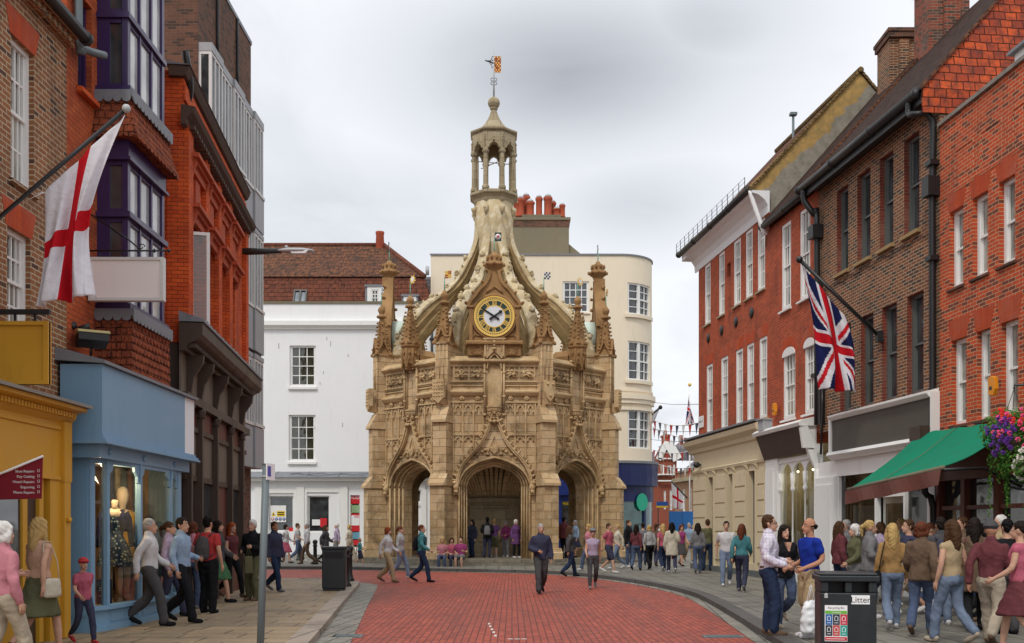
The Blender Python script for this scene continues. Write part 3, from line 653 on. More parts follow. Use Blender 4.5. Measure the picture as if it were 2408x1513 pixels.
for zz in (Zc(232), Zc(744)):
    mb = MB(); g = .09; scallops(mb, o0-g, o1+g, zz-.02, 12, -pr-g-.02, .13)
    mb.box(o0-g, o1+g, -pr-g-.02, 0, zz+.0, zz+.1)
    ws = (pr+g)/4
    for i in range(4): c = -pr-g+ws*(i+.5); mb.add([(o0-g-.02, c+ws*.5*math.cos(k*math.pi/6), zz+.1 if False else zz-.02-.07*math.sin(k*math.pi/6)) for k in range(7)]+[(o0-g-.0, c+ws*.5*math.cos(k*math.pi/6), zz-.02-.07*math.sin(k*math.pi/6)) for k in range(7)], [tuple(range(7)), tuple(range(13,6,-1))]+[(k,(k+1)%7,(k+1)%7+7,k+7) for k in range(7)])
    mb.box(o0-g-.02, o0-g, -pr-g, 0, zz-.02, zz+.1); mb.build('lead_apron', M['slate_lead'], r)
# the rain head and grille high on the next corner
pipe(r, [(f.U(392), -.35, 10.6), (f.U(396), -.4, 10.1), (f.U(405), -.3, 9.8), (f.U(404), -.1, 9.75)], .07, M['iron'])
# blue shop
zt, zb, g = 3.98, 2.95, .65; b0 = -.33; b1 = f.U(435, g); b2 = f.U(457, g)
mb = MB(); mb.box(b0, b1, -g, -.05, zb, zt); mb.build('fascia', M['blue_paint'], r)
mb = MB(); mb.box(b1+.003, b2, -g+.005, -.05, zb+.03, zt); mb.build('fascia_end', M['white_render'], r)
mb = MB(); mb.prismx([(-g-.06,zt+.005),(-g-.06,zt+.05),(.0,zt+.24),(.0,zt+.05)], b0-.06, b2+.03); mb.build('lead_flashing', M['slate_lead'], r)
mb = MB()
for k, (gg, za, zc) in enumerate(((.03,zb-.03,zb+.02),(.075,zb-.075,zb-.031),(.11,zb-.11,zb-.076))): mb.box(b0-gg, b2, -g-gg, -.05, za, zc)
mb.box(b0+.06, b2-.1, -g+.06, -.05, zb-.3, zb-.111); mb.box(b0+.03, b2-.1, -g+.02, -.05, zt-.1, zt-.05)
for u in (.1, 1.5, 3.0): mb.lathe([(.05,0),(.05,.02),(.02,.03)], 10, M=Matrix.Translation((u,-g+.058,zb-.2)) @ Matrix.Rotation(R(90),4,'X'))
mb.build('cornice', M['blue_paint'], r)
plan = [(15.0,217),(15.3,252),(16.4,330),(17.9,402),(18.4,418)]
pl = [f.root.matrix_world.inverted() if False else None]
pts = [((-6.5-(px-CX)/F*d), d-15.0) for d, px in plan]   # (y inwards is -X here)
pts = [(d-15.0, -6.5-(px-CX)/F*d) for d, px in plan]    # local x = depth - 15, local y = -(X + 6.5)
zw, zh = .49, zb-.3
mb = MB()
mb.box(b0+.25, .03, -.38, -.0, .11, zh); mb.box(b0+.24, b0+.249, -.34, -.05, 1.0, zh-.15); mb.box(b0+.235, b0+.249, -.34, -.05, .35, .85)
for i in range(len(pts)-1):
    (ax, ay), (bx_, by) = pts[i], pts[i+1]; tv = Vector((bx_-ax, by-ay)); n = Vector((tv.y, -tv.x)).normalized(); L = tv.length; tv.normalize()
    Mx = Matrix(((tv.x, -n.x, 0, ax), (tv.y, -n.y, 0, ay), (0,0,1,0), (0,0,0,1)))
    mb.box(0, L, 0, .12, .11, zw-.06, M=Mx); mb.box(-.03, L+.03, -.07, .14, zw-.06, zw, M=Mx); mb.box(0, L, 0, .1, zh-.06, zh, M=Mx); mb.box(0, L, -.02, 0, .11, .2, M=Mx)
    if L > .5: 
        for q in ((.1,L-.1,.24,.26),(.1,L-.1,.38,.4),(.1,.12,.26,.38),(L-.12,L-.1,.26,.38)): mb.box(q[0],q[1],-.012,0,q[2],q[3],M=Mx)
    for k in (0, L): mb.box(k-.035, k+.035, -.02, .07, zw, zh, M=Mx)
    if L > .5:
        for sgn, k in ((1, .035), (-1, L-.035)):
            mb.prism([(k,zh-.06),(k+sgn*.16,zh-.06),(k+sgn*.15,zh-.13),(k+sgn*.06,zh-.2),(k+sgn*.04,zh-.3),(k,zh-.32)], .0, .04, M=Mx)
mb.box(pts[4][0]-.02, pts[4][0]+.2, pts[4][1], -.0, .11, zh+.02)
mb.build('shop_front', M['blue_paint'], r)
mb = MB()
for i in range(4):
    (ax, ay), (bx_, by) = pts[i], pts[i+1]; mb.add([(ax,ay+.03,zw),(bx_,by+.03,zw),(bx_,by+.03,zh),(ax,ay+.03,zh)], [(0,1,2,3)])
mb.build('pane', M['glass'], r, recalc=False)
mb = MB(); mb.add([(.05,1.5,.4),(3.4,1.5,.4),(3.4,1.5,3.2),(.05,1.5,3.2)], [(0,1,2,3)]); mb.add([(.05,-.36,.4),(.05,1.5,.4),(.05,1.5,3.2),(.05,-.36,3.2)], [(0,1,2,3)]); mb.add([(3.4,-.5,.4),(3.4,1.5,.4),(3.4,1.5,3.2),(3.4,-.5,3.2)], [(0,1,2,3)])
mb.add([(.0,-.45,.475),(3.4,-.45,.475),(3.4,1.5,.475),(0,1.5,.475)], [(0,1,2,3)]); mb.add([(0,-.45,zh+.02),(3.4,-.45,zh+.02),(3.4,1.5,zh+.02),(0,1.5,zh+.02)], [(0,1,2,3)]); mb.build('display_room', M['room_warm'], r)
mb = MB(); mb.box(0, f.w, 1.51, 7, .1, 3.3); mb.build('inner_wall', M['brick_red'], r)
for k in range(5):
    mb = MB(); mb.tube(smooth_path([(2.2+.24*k,.25+.05*math.sin(k*2),.6),(2.22+.24*k,.22,1.6),(2.2+.24*k,.25,zh)],3), [.1+.02*math.sin(q+k) for q in range(7)], 8); mb.build('hanging_garment', cloth('shop_garment', ((.05,.07,.12),(.30,.26,.17),(.10,.16,.16),(.28,.12,.05),(.2,.2,.2))[k], .4), r)
def inwin(x, y, z): return f.root_m @ Vector((x, y, z))
f.root_m = Matrix.Translation((f.a.x, f.a.y, 0)) @ Matrix.Rotation(f.rz, 4, 'Z')
lt = bpy.data.lights.new('window_lamp', 'POINT'); lt.energy = 45; lt.color = (1,.66,.34); lt.shadow_soft_size = .06
lo = bpy.data.objects.new('window_lamp', lt); C.objects.link(lo); lo.location = inwin(.85, -.2, 2.5)
tag(lo, 'warm bulb lit inside the blue shop window', 'lamp')
mb = MB(); mb.blob((0,0,0), (.05,.05,.06), 0, 10); mb.tube([(0,0,.06),(0,0,.2)], .02, 6); bo = mb.build('bulb', plain('lit_warm_bulb', (1,.7,.4), .5, .2, 0, 4), lo); bo.location = (0, 0, .13)
# shop mannequins
def mannequin(x, y, label, dresscol, cardcol, head, rz):
    t = thing('mannequin', label, 'mannequin', inwin(x, y, .48), rz)
    mb = MB(); mb.lathe([(.05,1.46),(.045,1.5),(.055,1.56),(.04,1.6)] if not head else [(.05,1.44),(.05,1.52),(.085,1.6),(.1,1.7),(.075,1.8),(.02,1.84)], 14, sy=1.1)
    mb.lathe([(.03,1.47),(.12,1.44),(.17,1.4),(.16,1.3)], 14, sx=1.15, sy=.62)
    for s in (-1,1): mb.tube([(s*.07,0,.62),(s*.075,0,.4),(s*.07,.01,.08)], [.06,.05,.035], 8); mb.box(s*.07-.035, s*.07+.035, -.13, .06, .0, .06)
    mb.build('form', paint('pale_mannequin', (.62,.52,.4), .4, .05), t)
    mb = MB(); n = 22; prof = [(.13,1.42),(.165,1.3),(.15,1.16),(.125,1.04),(.15,.98),(.21,.84),(.25,.68),(.275,.56)]
    vs = []; fs = []
    for i, (rr, z) in enumerate(prof):
        for k in range(n):
            a = 2*math.pi*k/n; q = 1+(.07*math.cos(a*7) if z < .95 else 0); vs.append((rr*q*math.cos(a), rr*q*math.sin(a)*(.66 if z > 1 else .8), z))
    for i in range(len(prof)-1):
        for k in range(n): fs.append((i*n+k, i*n+(k+1)%n, (i+1)*n+(k+1)%n, (i+1)*n+k))
    mb.add(vs, fs, True); mb.build('dress', dresscol, t)
    mb = MB()
    for s in (-1,1):
        mb.tube([(s*.15,0,1.4),(s*.2,0,1.3),(s*.235,-.02,1.05),(s*.25,-.06,.86)], [.065,.06,.05,.045], 8)
        mb.tube([(s*.09,-.02,1.43),(s*.12,-.075,1.3),(s*.125,-.07,1.1)], [.05,.07,.05], 8); mb.tube([(s*.07,.03,1.43),(s*.08,.08,1.25),(s*.06,.07,1.1)], [.06,.08,.07], 8)
    mb.build('cardigan', cardcol, t); return t
tf = NT('floral_dress_cloth'); vo = tf.n('ShaderNodeTexVoronoi'); vo.inputs['Scale'].default_value = 22; tf.l(tf.obj(), vo.inputs[0])
cc = tf.mixc(tf.ramp(vo.outputs[0], .3, .36), tf.mixc(tf.ramp(vo.outputs['Color'], .3, .7), (.45,.5,.25), (.3,.42,.5)), (.012,.03,.075)); M['floral'] = tf.fin(cc, .9, .1)
mannequin(1.2, -.24, 'headless shop mannequin in navy floral dress and navy cardigan', M['floral'], cloth('navy_knit', (.012,.014,.05)), False, R(25))
mannequin(1.95, -.08, 'pale egg headed shop mannequin in mustard coat behind the floral dress', cloth('mustard_wool', (.40,.22,.02)), cloth('mustard_coat', (.42,.24,.025)), True, R(35))
a = inwin(.55, -.33, .49); t = thing('display_card', 'small navy card standing at the foot of the dress window', 'card', a, R(30))
mb = MB(); mb.box(-.11,.11,-.01,.01,0,.37); mb.build('board', paint('navy_card', (.02,.03,.07)), t)
mb = MB(); mb.box(-.08,.08,-.012,-.0101,.2,.206); mb.box(-.08,.08,-.012,-.0101,.12,.126); mb.blob((.05,-.012,.3), (.025,.003,.025), 0, 8); mb.build('print', M['white'], t)
text('lettering', 'SELECT', .045, M['white'], t, Matrix.Translation((0,-.0105,.225)), .001)
# white paper birds and shapes hung in the window
mb = MB()
for i in range(7):
    x, z = random.uniform(.75,1.2), random.uniform(1.95,2.5); y = random.uniform(-.1,.3); q = random.uniform(.08,.15)
    mb.add([(x,y,z),(x+q*.6,y+.03,z+q*1.5),(x+q*.2,y,z+q*.5),(x+q*.9,y-.04,z-q*.7)], [(0,2,1),(0,3,2)])
    mb.tube([(x,y,z),(x,y,zh)], .003, 4)
tag(mb.build('paper_birds', M['white'], None, recalc=False), 'folded white paper birds hung above the mannequins', 'decoration'); bpy.data.objects['paper_birds'].matrix_world = f.root_m
# floodlight and two small black spots over the shop
def floodlight(px, py, d, s, label, mat):
    t = thing('floodlight', label, 'light', P(px, py, d), R(30)); mb = MB(); mb.prismx([(-.5*s,-.12*s),(.5*s,-.3*s),(.5*s,.12*s),(-.5*s,.16*s)], -.55*s, .55*s); mb.tube([(0,.2*s,-.3*s),(0,.3*s,-.55*s),(0,.8*s,-.7*s)], .05*s, 6); mb.build('body', M['iron'], t)
    mb = MB(); mb.prismx([(-.55*s,.161*s),(.55*s,.125*s),(.4*s,.3*s),(-.45*s,.27*s)], -.58*s, .58*s); mb.build('cover', mat, t)
floodlight(217, 797, 15.2, .38, 'yellowed floodlight lying on the lead roof of the blue shop', paint('yellowed_plastic', (.42,.36,.15), .5))
for i, (px, py, l) in enumerate(((168,770,'small black spotlight nearest the brown brick wall'),(198,771,'small black spotlight aimed outwards beside the purple oriel'))):
    t = thing('spotlight', l, 'light', P(px, py, 15.25), R(-40+60*i)); mb = MB(); mb.lathe([(.035,-.09),(.045,0),(.055,.08)], 10, M=Matrix.Rotation(R(75),4,'Y')); mb.build('body', M['iron'], t); mb = MB(); mb.tube([(0,0,0),(-.05,.05,-.12),(-.12,.2,-.2)], .012, 5); mb.build('arm', M['iron'], t)
# blank white hanging sign with a scrolled bracket
d = 15.75; t = thing('hanging_sign', 'blank white box sign in pale metal frame under a scrolled iron bracket', 'sign', (0,0,0))
a, b = P(211, 709, d), P(387, 607, d); mb = MB(); mb.box(a.x+.03, b.x-.03, d-.04, d+.04, a.z+.03, b.z-.03); mb.build('panel', paint('blank_sign_face', (.82,.77,.75), .4, .05, None, .1), t)
mb = MB()
for q in ((a.x, b.x, a.z, a.z+.045), (a.x, b.x, b.z-.045, b.z), (a.x, a.x+.045, a.z+.045, b.z-.045), (b.x-.045, b.x, a.z+.045, b.z-.045)): mb.box(q[0], q[1], d-.06, d+.06, q[2], q[3])
mb.build('frame', M['alu'], t)
mb = MB(); zb_ = P(0, 590, d).z; x1 = P(397, 0, d).x; mb.tube([(-6.5,d,zb_),(x1,d,zb_)], .016, 6); mb.tube([P(240,520,d)-Vector((.25,0,-.15)), P(300,562,d), P(330,587,d)], .013, 6)
c = P(333, 581, d); mb.tube([(c.x+.05*math.cos(k*.5)*(1-k*.05), d, c.z+.05*math.sin(k*.5)*(1-k*.05)) for k in range(14)], .008, 5)
mb.blob((x1,d,zb_), .03, 0, 8); mb.blob((x1-.22,d,zb_), (.02,.03,.035), 0, 8)
for px in (236, 293, 360): q = P(px, 598, d); mb.tube([(q.x,d,zb_),(q.x,d,b.z)], .007, 5)
mb.build('bracket', M['iron'], t)
# --- ornate orange brick front over the dark brown shop
f = Fac.px(432, 19.2, 575, 26.3, 'brick_house', 'ornate orange brick front with pedimented windows above the dark brown shop'); r = f.root
W_ = f.w; zc = f.Z(436, 175); z1 = f.Z(436, 275); z0 = 5.1
bays = []
xs = [(442,474),(480,504),(510,530),(536,553)]
wz0, wz1 = f.Z(450, 773), f.Z(450, 508)
for a, b in xs: bays.append((f.U(a)+.12, f.U(b)-.05, wz0, wz1))
mb = MB(); holes(mb, 0, W_, z0, zc, bays, rev=.3); shell(mb, 0, W_, z0, zc, 7); mb.build('wall', M['brick_orange'], r)
# brick pilasters, end pier, string courses
mb = MB()
mb.box(-.02, .38, -.1, .3, z0, z1-.2); mb.box(W_-.35, W_+.02, -.1, .3, z0, z1-.2)
for i in range(3): u = (bays[i][1]+bays[i+1][0])/2; mb.box(u-.2, u+.2, -.1, 0, z0, z1-.25)
mb.box(-.02, W_+.02, -.04, 0, z1+.25, zc-.25)
mb.box(0, W_, -.06, -.001, z0, wz0-.12)
mb.build('pilasters', M['brick_orange'], r)
terra = paint('moulded_red_terracotta', (.40,.075,.028), .8, .2, (.06,.025,.02), .6, 2, .006)
for i, b in enumerate(bays):       # two tiers of moulded heads over each window
    for zz, sc in ((b[3]+.02, 1.0), (b[3]+.95, 1.12)):
        mb = MB()
        c = (b[0]+b[1])/2; h = (b[1]-b[0])*.5*sc+.06
        mb.prism([(c-h,zz),(c+h,zz),(c+h,zz+.07),(c-h,zz+.07)], -.15, 0); mb.prism([(c-h-.06,zz+.071),(c+h+.06,zz+.071),(c+h+.06,zz+.15),(c-h-.06,zz+.15)], -.22, 0)
        mb.box(c-h+.02, c+h-.02, -.09, 0, zz-.16, zz-.001)
        for s in (-1,1): mb.prismx([(-.16,zz-.001),(-.02,zz-.001),(-.02,zz-.3),(-.08,zz-.24)], c+s*(h-.06)-.05, c+s*(h-.06)+.05)
        mb.build('window_head', terra, r)
    mb = MB(); mb.box(b[0]-.04, b[1]+.04, -.1, 0, b[2]-.12, b[2]-.002); mb.build('sill', terra, r); mb = MB(); mb.box((b[0]+b[1])/2-.2, (b[0]+b[1])/2+.2, -.05, 0, b[3]+.18, b[3]+.78); mb.build('raised_panel', terra, r)
for b in bays: sash(r, b, .2, 1, 2, fm=M['white_paint'], pm=M['pane'])
w = MB(); b = bays[0]
for q in ((0,.36,0,.06),(0,.36,1.74,1.8),(0,.06,.06,1.74),(.30,.36,.06,1.74)): w.box(q[0],q[1],-.03,.03,q[2],q[3])
o = w.build('casement', M['white_paint'], r); o.location = (b[0], -.02, b[2]+.02); o.rotation_euler = (0,0,R(-80))
q = MB(); q.box(.06,.30,-.005,.005,.06,1.74); q.build('pane', M['glass'], o)
mb = MB()                          # main cornice and parapet coping, sooty moulded terracotta
mb.prismx([(0,z1-.3),(-.08,z1-.26),(-.1,z1-.16),(-.22,z1-.05),(-.26,z1+.04),(0,z1+.08)], -.26, W_+.25); mb.prismx([(0,zc-.14),(-.06,zc-.12),(-.1,zc-.04),(-.13,zc+.03),(.25,zc+.06),(.25,zc-.14)], -.12, W_+.12)
for i in range(int(W_/.22)): mb.box(i*.22, i*.22+.12, -.2, -.02, z1-.28, z1-.2)
mb.build('cornice', paint('sooty_moulding', (.075,.045,.032), .85, .35, (.03,.02,.016), .5, 2, .01), r)
mb = MB(); mb.prismx([(-.15,zc+.062),(.3,zc+.13),(.3,zc+.064)], -.14, W_+.13); mb.build('lead_capping', M['slate_lead'], r)
# the dark brown shop front
zt, zb = f.Z(457, 789), f.Z(457, 840); g = .42
mb = MB(); mb.prismx([(0,zb-.1),(-.12,zb-.1),(-.16,zb+.02),(-g+.06,zb+.12),(-g,zb+.2),(-g,zt-.02),(0,zt)], -.4, W_+.1)
for i in range(60): mb.box(-.36+i*W_/60, -.36+i*W_/60+.05, -.3, -.16, zb-.04, zb+.04)
mb.build('cornice', M['brown_paint'], r)
mb = MB(); mb.prismx([(-g-.03,zt+.002),(-g-.03,zt+.05),(0,zt+.2),(0,zt+.01)], -.42, W_+.12)
for i in range(18): mb.blob((i*W_/17, -g+.02, zt+.06), (.07,.05,.04), .3, 6)
mb.build('lead_flashing', M['slate_lead'], r)
cols = [f.U(x) for x in (437, 463, 500, 535, 562)]; zp = 4.05; ztr = 3.55
mb = MB()
for u in cols: mb.box(u-.07, u+.07, -.12, .05, .1, zp); mb.lathe([(.1,zp-.25),(.07,zp-.2),(.11,zp-.12),(.09,zp-.05)], 10, (u,-.07,0)); mb.prismx([(-.02,zb-.1),(-.34,zb-.1),(-.32,zb-.25),(-.16,zb-.5),(-.1,zp+.1),(-.02,zp+.1)], u-.06, u+.06)
mb.box(-.3, W_, -.14, 0, zp-.06, zp+.1); mb.box(0, W_, -.05, .05, ztr-.05, ztr+.05); mb.box(0, W_, -.03, .06, 2.55, 2.66)
mb.build('shop_columns', M['brown_paint'], r)
mb = MB(); mb.box(-.3, W_, -.02, .02, zp+.1, zb-.1); mb.box(0, W_, 0, .03, 2.66, ztr-.05); mb.build('panels', M['taupe_paint'], r)
mb = MB(); mb.box(0, W_, 0, .03, ztr+.05, zp-.06); mb.box(cols[2]+.07, cols[3]-.07, .02, .06, .1, 2.55)
for u in cols: mb.box(u+.07, u+.15, -.02, .08, .1, 2.55)
mb.box(0, W_, -.02, .05, .1, .7); mb.build('door_and_frames', M['redbrown_paint'], r)
mb = MB()
for i in (0,1,3): mb = MB(); mb.box(cols[i]+.15, cols[i+1]-.07, .03, .04, .7, 2.55); mb.build('pane', M['pane'], r)
mb = MB(); mb.box(0, W_, .1, 7, .05, z0); mb.build('inner_wall', M['room'], r)
for a, b, zz0, zz1 in ((cols[0]+.25, cols[0]+.55, 1.0, 2.3), (cols[3]+.12, cols[3]+.6, 1.1, 3.0)):
    mb = MB(); mb.box(a, b, .015, .028, zz0, zz1); mb.build('window_poster', paint('red_sale_poster', (.5,.03,.015)), r)
# flood lamp, camera and box on the ledge
mb = MB(); mb.box(0,.14,-.1,.1,0,.2); mb.box(.02,.12,-.12,.0,-.12,-.002); o = mb.build('alarm_box', M['alu']); o.matrix_world = Matrix.Translation(P(526, 838, 24.2)); tag(o, 'small white and blue alarm box low on the orange brick front', 'alarm box')
# street lamp on a long bracket
d = 26.0; t = thing('street_lamp', 'grey street lamp on a long dark arm reaching out from the orange brick corner', 'street lamp', P(556, 592, d))
mb = MB(); a = P(556,592,d); b = P(662,590,d); mb.tube([(0,0,0),(b-a)*.5+Vector((0,0,-.01)), b-a], [.10,.08,.06], 8); mb.build('arm', M['gutter'], t)
mb = MB(); L = b-a; mb.M = Matrix.Translation(L) @ Matrix.Rotation(R(-1),4,'Y'); mb.lathe([(.06,-.1),(.1,.05),(.13,.2),(.12,.55),(.06,.8)], 12, M=Matrix.Translation(L) @ Matrix.Rotation(R(90),4,'Y'), sx=.55); mb.blob((.12,0,.09), .05, 0, 8); mb.build('lamp_head', M['steel_light'], t)
mb = MB(); mb.M = Matrix.Translation(L); mb.prism([(.22,-.02),(.7,.0),(.62,-.085),(.28,-.09)], -.1, .1); mb.build('lens', M['white'], t)

# --- modern dark brick block with stacked metal oriels
f = Fac.px(465, 26.6, 590, 31.9, 'office_block', 'dark brick modern block with stacked pale metal oriel windows'); r = f.root; W_ = f.w
zt = 16.6
mb = MB(); holes(mb, 0, W_, 0, zt, []); shell(mb, 0, W_, 0, zt, 9); mb.build('wall', M['brick_dark'], r)
mb = MB(); mb.box(-.02, W_+.02, -.03, 9.02, zt+.002, zt+.12); mb.build('coping', M['slate_lead'], r)
for i, u in enumerate((1.6, 3.6)): pipe(r, [(u,-.05,zt-.02),(u,-.05,14.5)], .04)
no = 5; ow = (W_+.2)/no
for i in range(no):
    u0 = .05+i*ow; u1 = u0+ow-.06; pr = .34 if i % 2 == 0 else .28
    dz = 0
    for za, zb_ in ((11.9,14.0),(8.35,10.55),(4.8,6.75)):
        mb = MB(); panes = []
        [mb.box(q, q+.07, w_, w_+.07, za, zb_) for q in (u0, u1-.07) for w_ in (-pr, -.07)]; mb.box(u0, u0+.07, -pr+.07, -.07, zb_-.08, zb_)
        for k in (1,2): u = lerp(u0, u1, k/3); mb.box(u-.03, u+.03, -pr-.01, -pr+.08, za, zb_)
        mb.box(u0+.07, u1-.07, -pr, -pr+.07, zb_-.08, zb_); mb.box(u0-.02, u1+.02, -pr-.05, 0, za-.09, za-.001)
        panes += [(u0+.02, u1-.02, -pr+.03, -pr+.04, za, zb_-.08), (u0+.02, u0+.03, -pr+.05, -.02, za, zb_)]
        fr = mb.build('oriel', M['alu'], r)
        for k, q in enumerate(panes): mb = MB(); mb.box(*q); mb.build('pane', M['pane_blue'] if k == 0 else M['pane'], fr)
    for za, zb_ in ((14.001,14.22),(10.75,11.8),(10.56,10.7),(7.0,8.24),(6.76,6.9),(3.45,4.69)): mb = MB(); mb.box(u0-.01, u1+.01, -pr-.02, 0, za, zb_); mb.box(u0+.3, u0+.32, -pr-.0215, -pr-.019, za, zb_); mb.build('spandrel_panel', M['grey_panel'], r)
    mb = MB(); mb.box(u0+.04, u1-.04, -pr+.06, -.05, 3.5, 14.0); mb.build('room', M['room'], r)

# ================================================================== beyond the cross
# --- white rendered house
D1 = 58.0
f = Fac.px(430, D1, 1019, D1, 'white_house', 'long white rendered house with sash windows and mossy brown tiled roof'); r = f.root; W_ = f.w
S = lambda a, b, c, d_: f.rect(a, b, c, d_)
zt = f.Z(0, 715); wins = [S(681,743,813,908), S(679,742,976,1084)]
zc_, zl = f.Z(0, 1130), f.Z(0, 1112)
dr = [S(632,690,1166,1250), S(724,775,1166,1252), S(545,582,1163,1215), S(824,846,1165,1290), S(957,990,1152,1182), S(957,983,1190,1300)]
doors = [S(724,800,1164,1302)]
mb = MB(); holes(mb, 0, W_, 0, zt, wins+dr, rev=.22); shell(mb, 0, W_, 0, zt, 9); mb.build('wall', M['white_render'], r)
for w in wins: sash(r, w, .1, 3, 4, pm=darkpane('green_dim_pane', (.028,.03,.02), .5), sill=(M['white_paint'], .12, .2), bar=.05, fw=.1)
for w in dr: sash(r, w, .12, 1, 1, pm=M['pane'], kind='fixed', fw=.07)
mb = MB(); za, zb_ = f.Z(0, 757), f.Z(0, 772); mb.prismx([(0,zb_-.1),(-.12,zb_-.08),(-.14,zb_),(-.3,zb_+.12),(-.3,za),(0,za+.05)], 0, W_); mb.build('cornice', M['white_paint'], r); mb = MB()
mb.prismx([(0,zc_-.05),(-.35,zc_-.05),(-.42,zc_+.12),(0,zc_+.2)], 0, W_)
fw = lambda a, b, c, d_, o_: mb.box(*S(a,b,c,d_)[:2], -o_, 0, *S(a,b,c,d_)[2:])
for a, b in ((600,628),(697,716),(803,818)): fw(a, b, 1146, 1303, .12)
for a, b, c, d_ in ((628,697,1150,1160),(716,803,1148,1158),(716,722,1158,1303),(797,803,1158,1303),(628,632,1160,1303),(691,697,1160,1303)): fw(a,b,c,d_,.07)
fw(955, 1000, 1140, 1152, .1); fw(990, 1003, 1152, 1300, .1); fw(955,990,1183,1190,.08)
mb.build('mouldings', M['white_paint'], r)
mb = MB(); mb.prismx([(-.5,zc_+.121),(-.5,zc_+.17),(0,zl+.06),(0,zc_+.201)], 0, W_)
for i in range(9): u = i*W_/8; mb.tube([(u,-.45,zc_+.2),(u+.1,-.02,zl+.05)], .03, 5)
mb.tube([(6.1+i*.45, -.35+.12*math.sin(i*1.3), zl-.08+.06*math.sin(i*2.1)) for i in range(15)], .025, 5)
mb.build('lead_canopy', M['slate_lead'], r)
mb = MB(); mb.box(-.05, W_, -.06, .3, zt, zt+.14); mb.build('parapet_coping', M['tan_render'], r)
# mansard: a steep lower slope and a shallower upper one, hipped at the right
zk, zr = 0, CH+(HY-577)/F*(D1+5.2); ur = f.U(850)+.6; um = W_-.1
zk = f.Z(0,657)+.35
mb = MB(); mb.add([(0,.35,zt+.02),(um,.35,zt+.02),(um-.5,1.1,zk),(0,1.1,zk),(um-.5,9,zk),(um,9,zt)], [(0,1,2,3),(1,5,4,2)]); mb.build('roof_skirt', tiles('red_brown_mansard_tiles', (.13,.045,.03), (.075,.032,.025), (.18,.065,.038), bw=.36, rh=.26, bumpd=.03), r, recalc=False)
mb = MB(); mb.add([(0,1.0,zk+.05),(um-.5,1.0,zk+.05),(ur,5.2,zr),(0,5.2,zr),(um-.5,9,zk),(0,9,zk)], [(0,1,2,3),(1,4,2),(3,2,4,5)]); mb.build('roof', M['tile_orange'], r, recalc=False)
mb = MB(); mb.tube([(0,5.2,zr),(ur,5.2,zr)], .16, 6); mb.tube([(ur,5.2,zr),(um-.5,1.0,zk+.05)], .16, 6); mb.build('ridge_tiles', tiles('brown_ridge_tiles', (.17,.06,.04), (.12,.045,.03), (.2,.08,.05)), r)
a = S(685,717,675,712); mb = MB(); mb.M = Matrix.Translation((a[0], .40, a[2])) @ Matrix.Rotation(R(-26),4,'X'); w = a[1]-a[0]; h = (a[3]-a[2])*1.05
for q in ((0,w,0,.09),(0,w,h-.09,h),(0,.09,.09,h-.09),(w-.09,w,.09,h-.09),(w/2-.05,w/2+.05,.09,h-.09)): mb.box(q[0],q[1],-.14,.05,q[2],q[3])
o = mb.build('skylight', M['gutter'], r); mb2 = MB(mb.M); mb2.box(.05,w-.05,-.06,-.05,.05,h-.05); mb2.build('pane', M['pane_blue'], o)
def dormer(xa, xb, yt, yb):
    a = S(xa, xb, yt, yb); mb = MB(); y = .28
    for q in ((a[0],a[1],a[3]-.16,a[3]),(a[0],a[1],a[2],a[2]+.1),(a[0],a[0]+.2,a[2]+.1,a[3]-.16),(a[1]-.2,a[1],a[2]+.1,a[3]-.16)): mb.box(q[0],q[1],y,y+.12,q[2],q[3])
    o = mb.build('dormer', M['white_paint'], r); sash(o, (a[0]+.2,a[1]-.2,a[2]+.1,a[3]-.16), y+.02, 2, 4, bar=.05)
    mb = MB(); mb.box(a[0]-.12, a[0]-.001, y+.02, y+2.5, a[2]-.1, a[3]); mb.box(a[1]+.001, a[1]+.1, y+.02, y+2.5, a[2]-.1, a[3]); mb.box(a[0]-.15,a[1]+.15,y-.05,y+2.8,a[3]+.002,a[3]+.12); mb.build('dormer_cheek', M['slate_lead'], o)
dormer(862, 898, 672, 722); dormer(948, 978, 695, 728)
for c in o.children: pass
p = P(861, 590, D1+5.2); q = P(861, 548, D1+5.2); pz = (q.z-p.z)
mb = MB(); mb.lathe([(.27,-1.2),(.26,0),(.24,.12),(.27,.2),(.24,pz*.8),(.27,pz*.9),(.27,pz)], 12, (ur-.2,5.0,q.z-pz)); mb.build('chimney_pot', M['pot'], r)
pipe(r, [(f.U(1016),-.1,zt-.2),(f.U(1016),-.1,f.Z(0,1115))], .08, M['gutter'], [(f.U(1016),-.1,zt-2),(f.U(1016),-.1,zt-6)])
mb = MB(); rng = random.Random(8)
for px, py in ((768,800),(777,815),(752,905),(805,1005),(740,1010),(818,840),(655,820),(760,880)):
    u, z = f.U(px), f.Z(0,py); mb.box(u, u+.03, -.012, .0, z, z+rng.uniform(.12,.3))
mb.build('rust_stains', M['timber_grey'], r)
# notices behind the glass
def notice(fc, rect, y, mat, name='notice'):
    mb = MB(); mb.box(rect[0], rect[1], y-.012, y, rect[2], rect[3]); return mb.build(name, mat, fc.root)
def onote(fc, rect, y, mat):
    mb = MB(); mb.box(rect[0], rect[1], y-.004, y, rect[2], rect[3]); return mb
n = notice(f, S(634,672,1189,1228), .115, M['white'], 'safety_notice')
mb = MB(); q = S(650,669,1202,1215); mb.box(q[0],q[1],.095,.1025,q[2],q[3]); q = S(637,647,1203,1214); mb.prism([(q[0],q[2]),(q[1],q[2]),((q[0]+q[1])/2,q[3])], .095, .1025); mb.build('yellow_panel', M['yellow'], n)
mb = MB(); q = S(640.5,643.5,1205,1213); mb.box(q[0],q[1],.09,.094,q[2]+.04,q[3]-.08)
for yy in (1205.5, 1210.5): q = S(652,667,yy-1.2,yy+1.2); mb.box(q[0],q[1],.09,.094,q[2],q[3])
mb.build('print', M['black'], n)
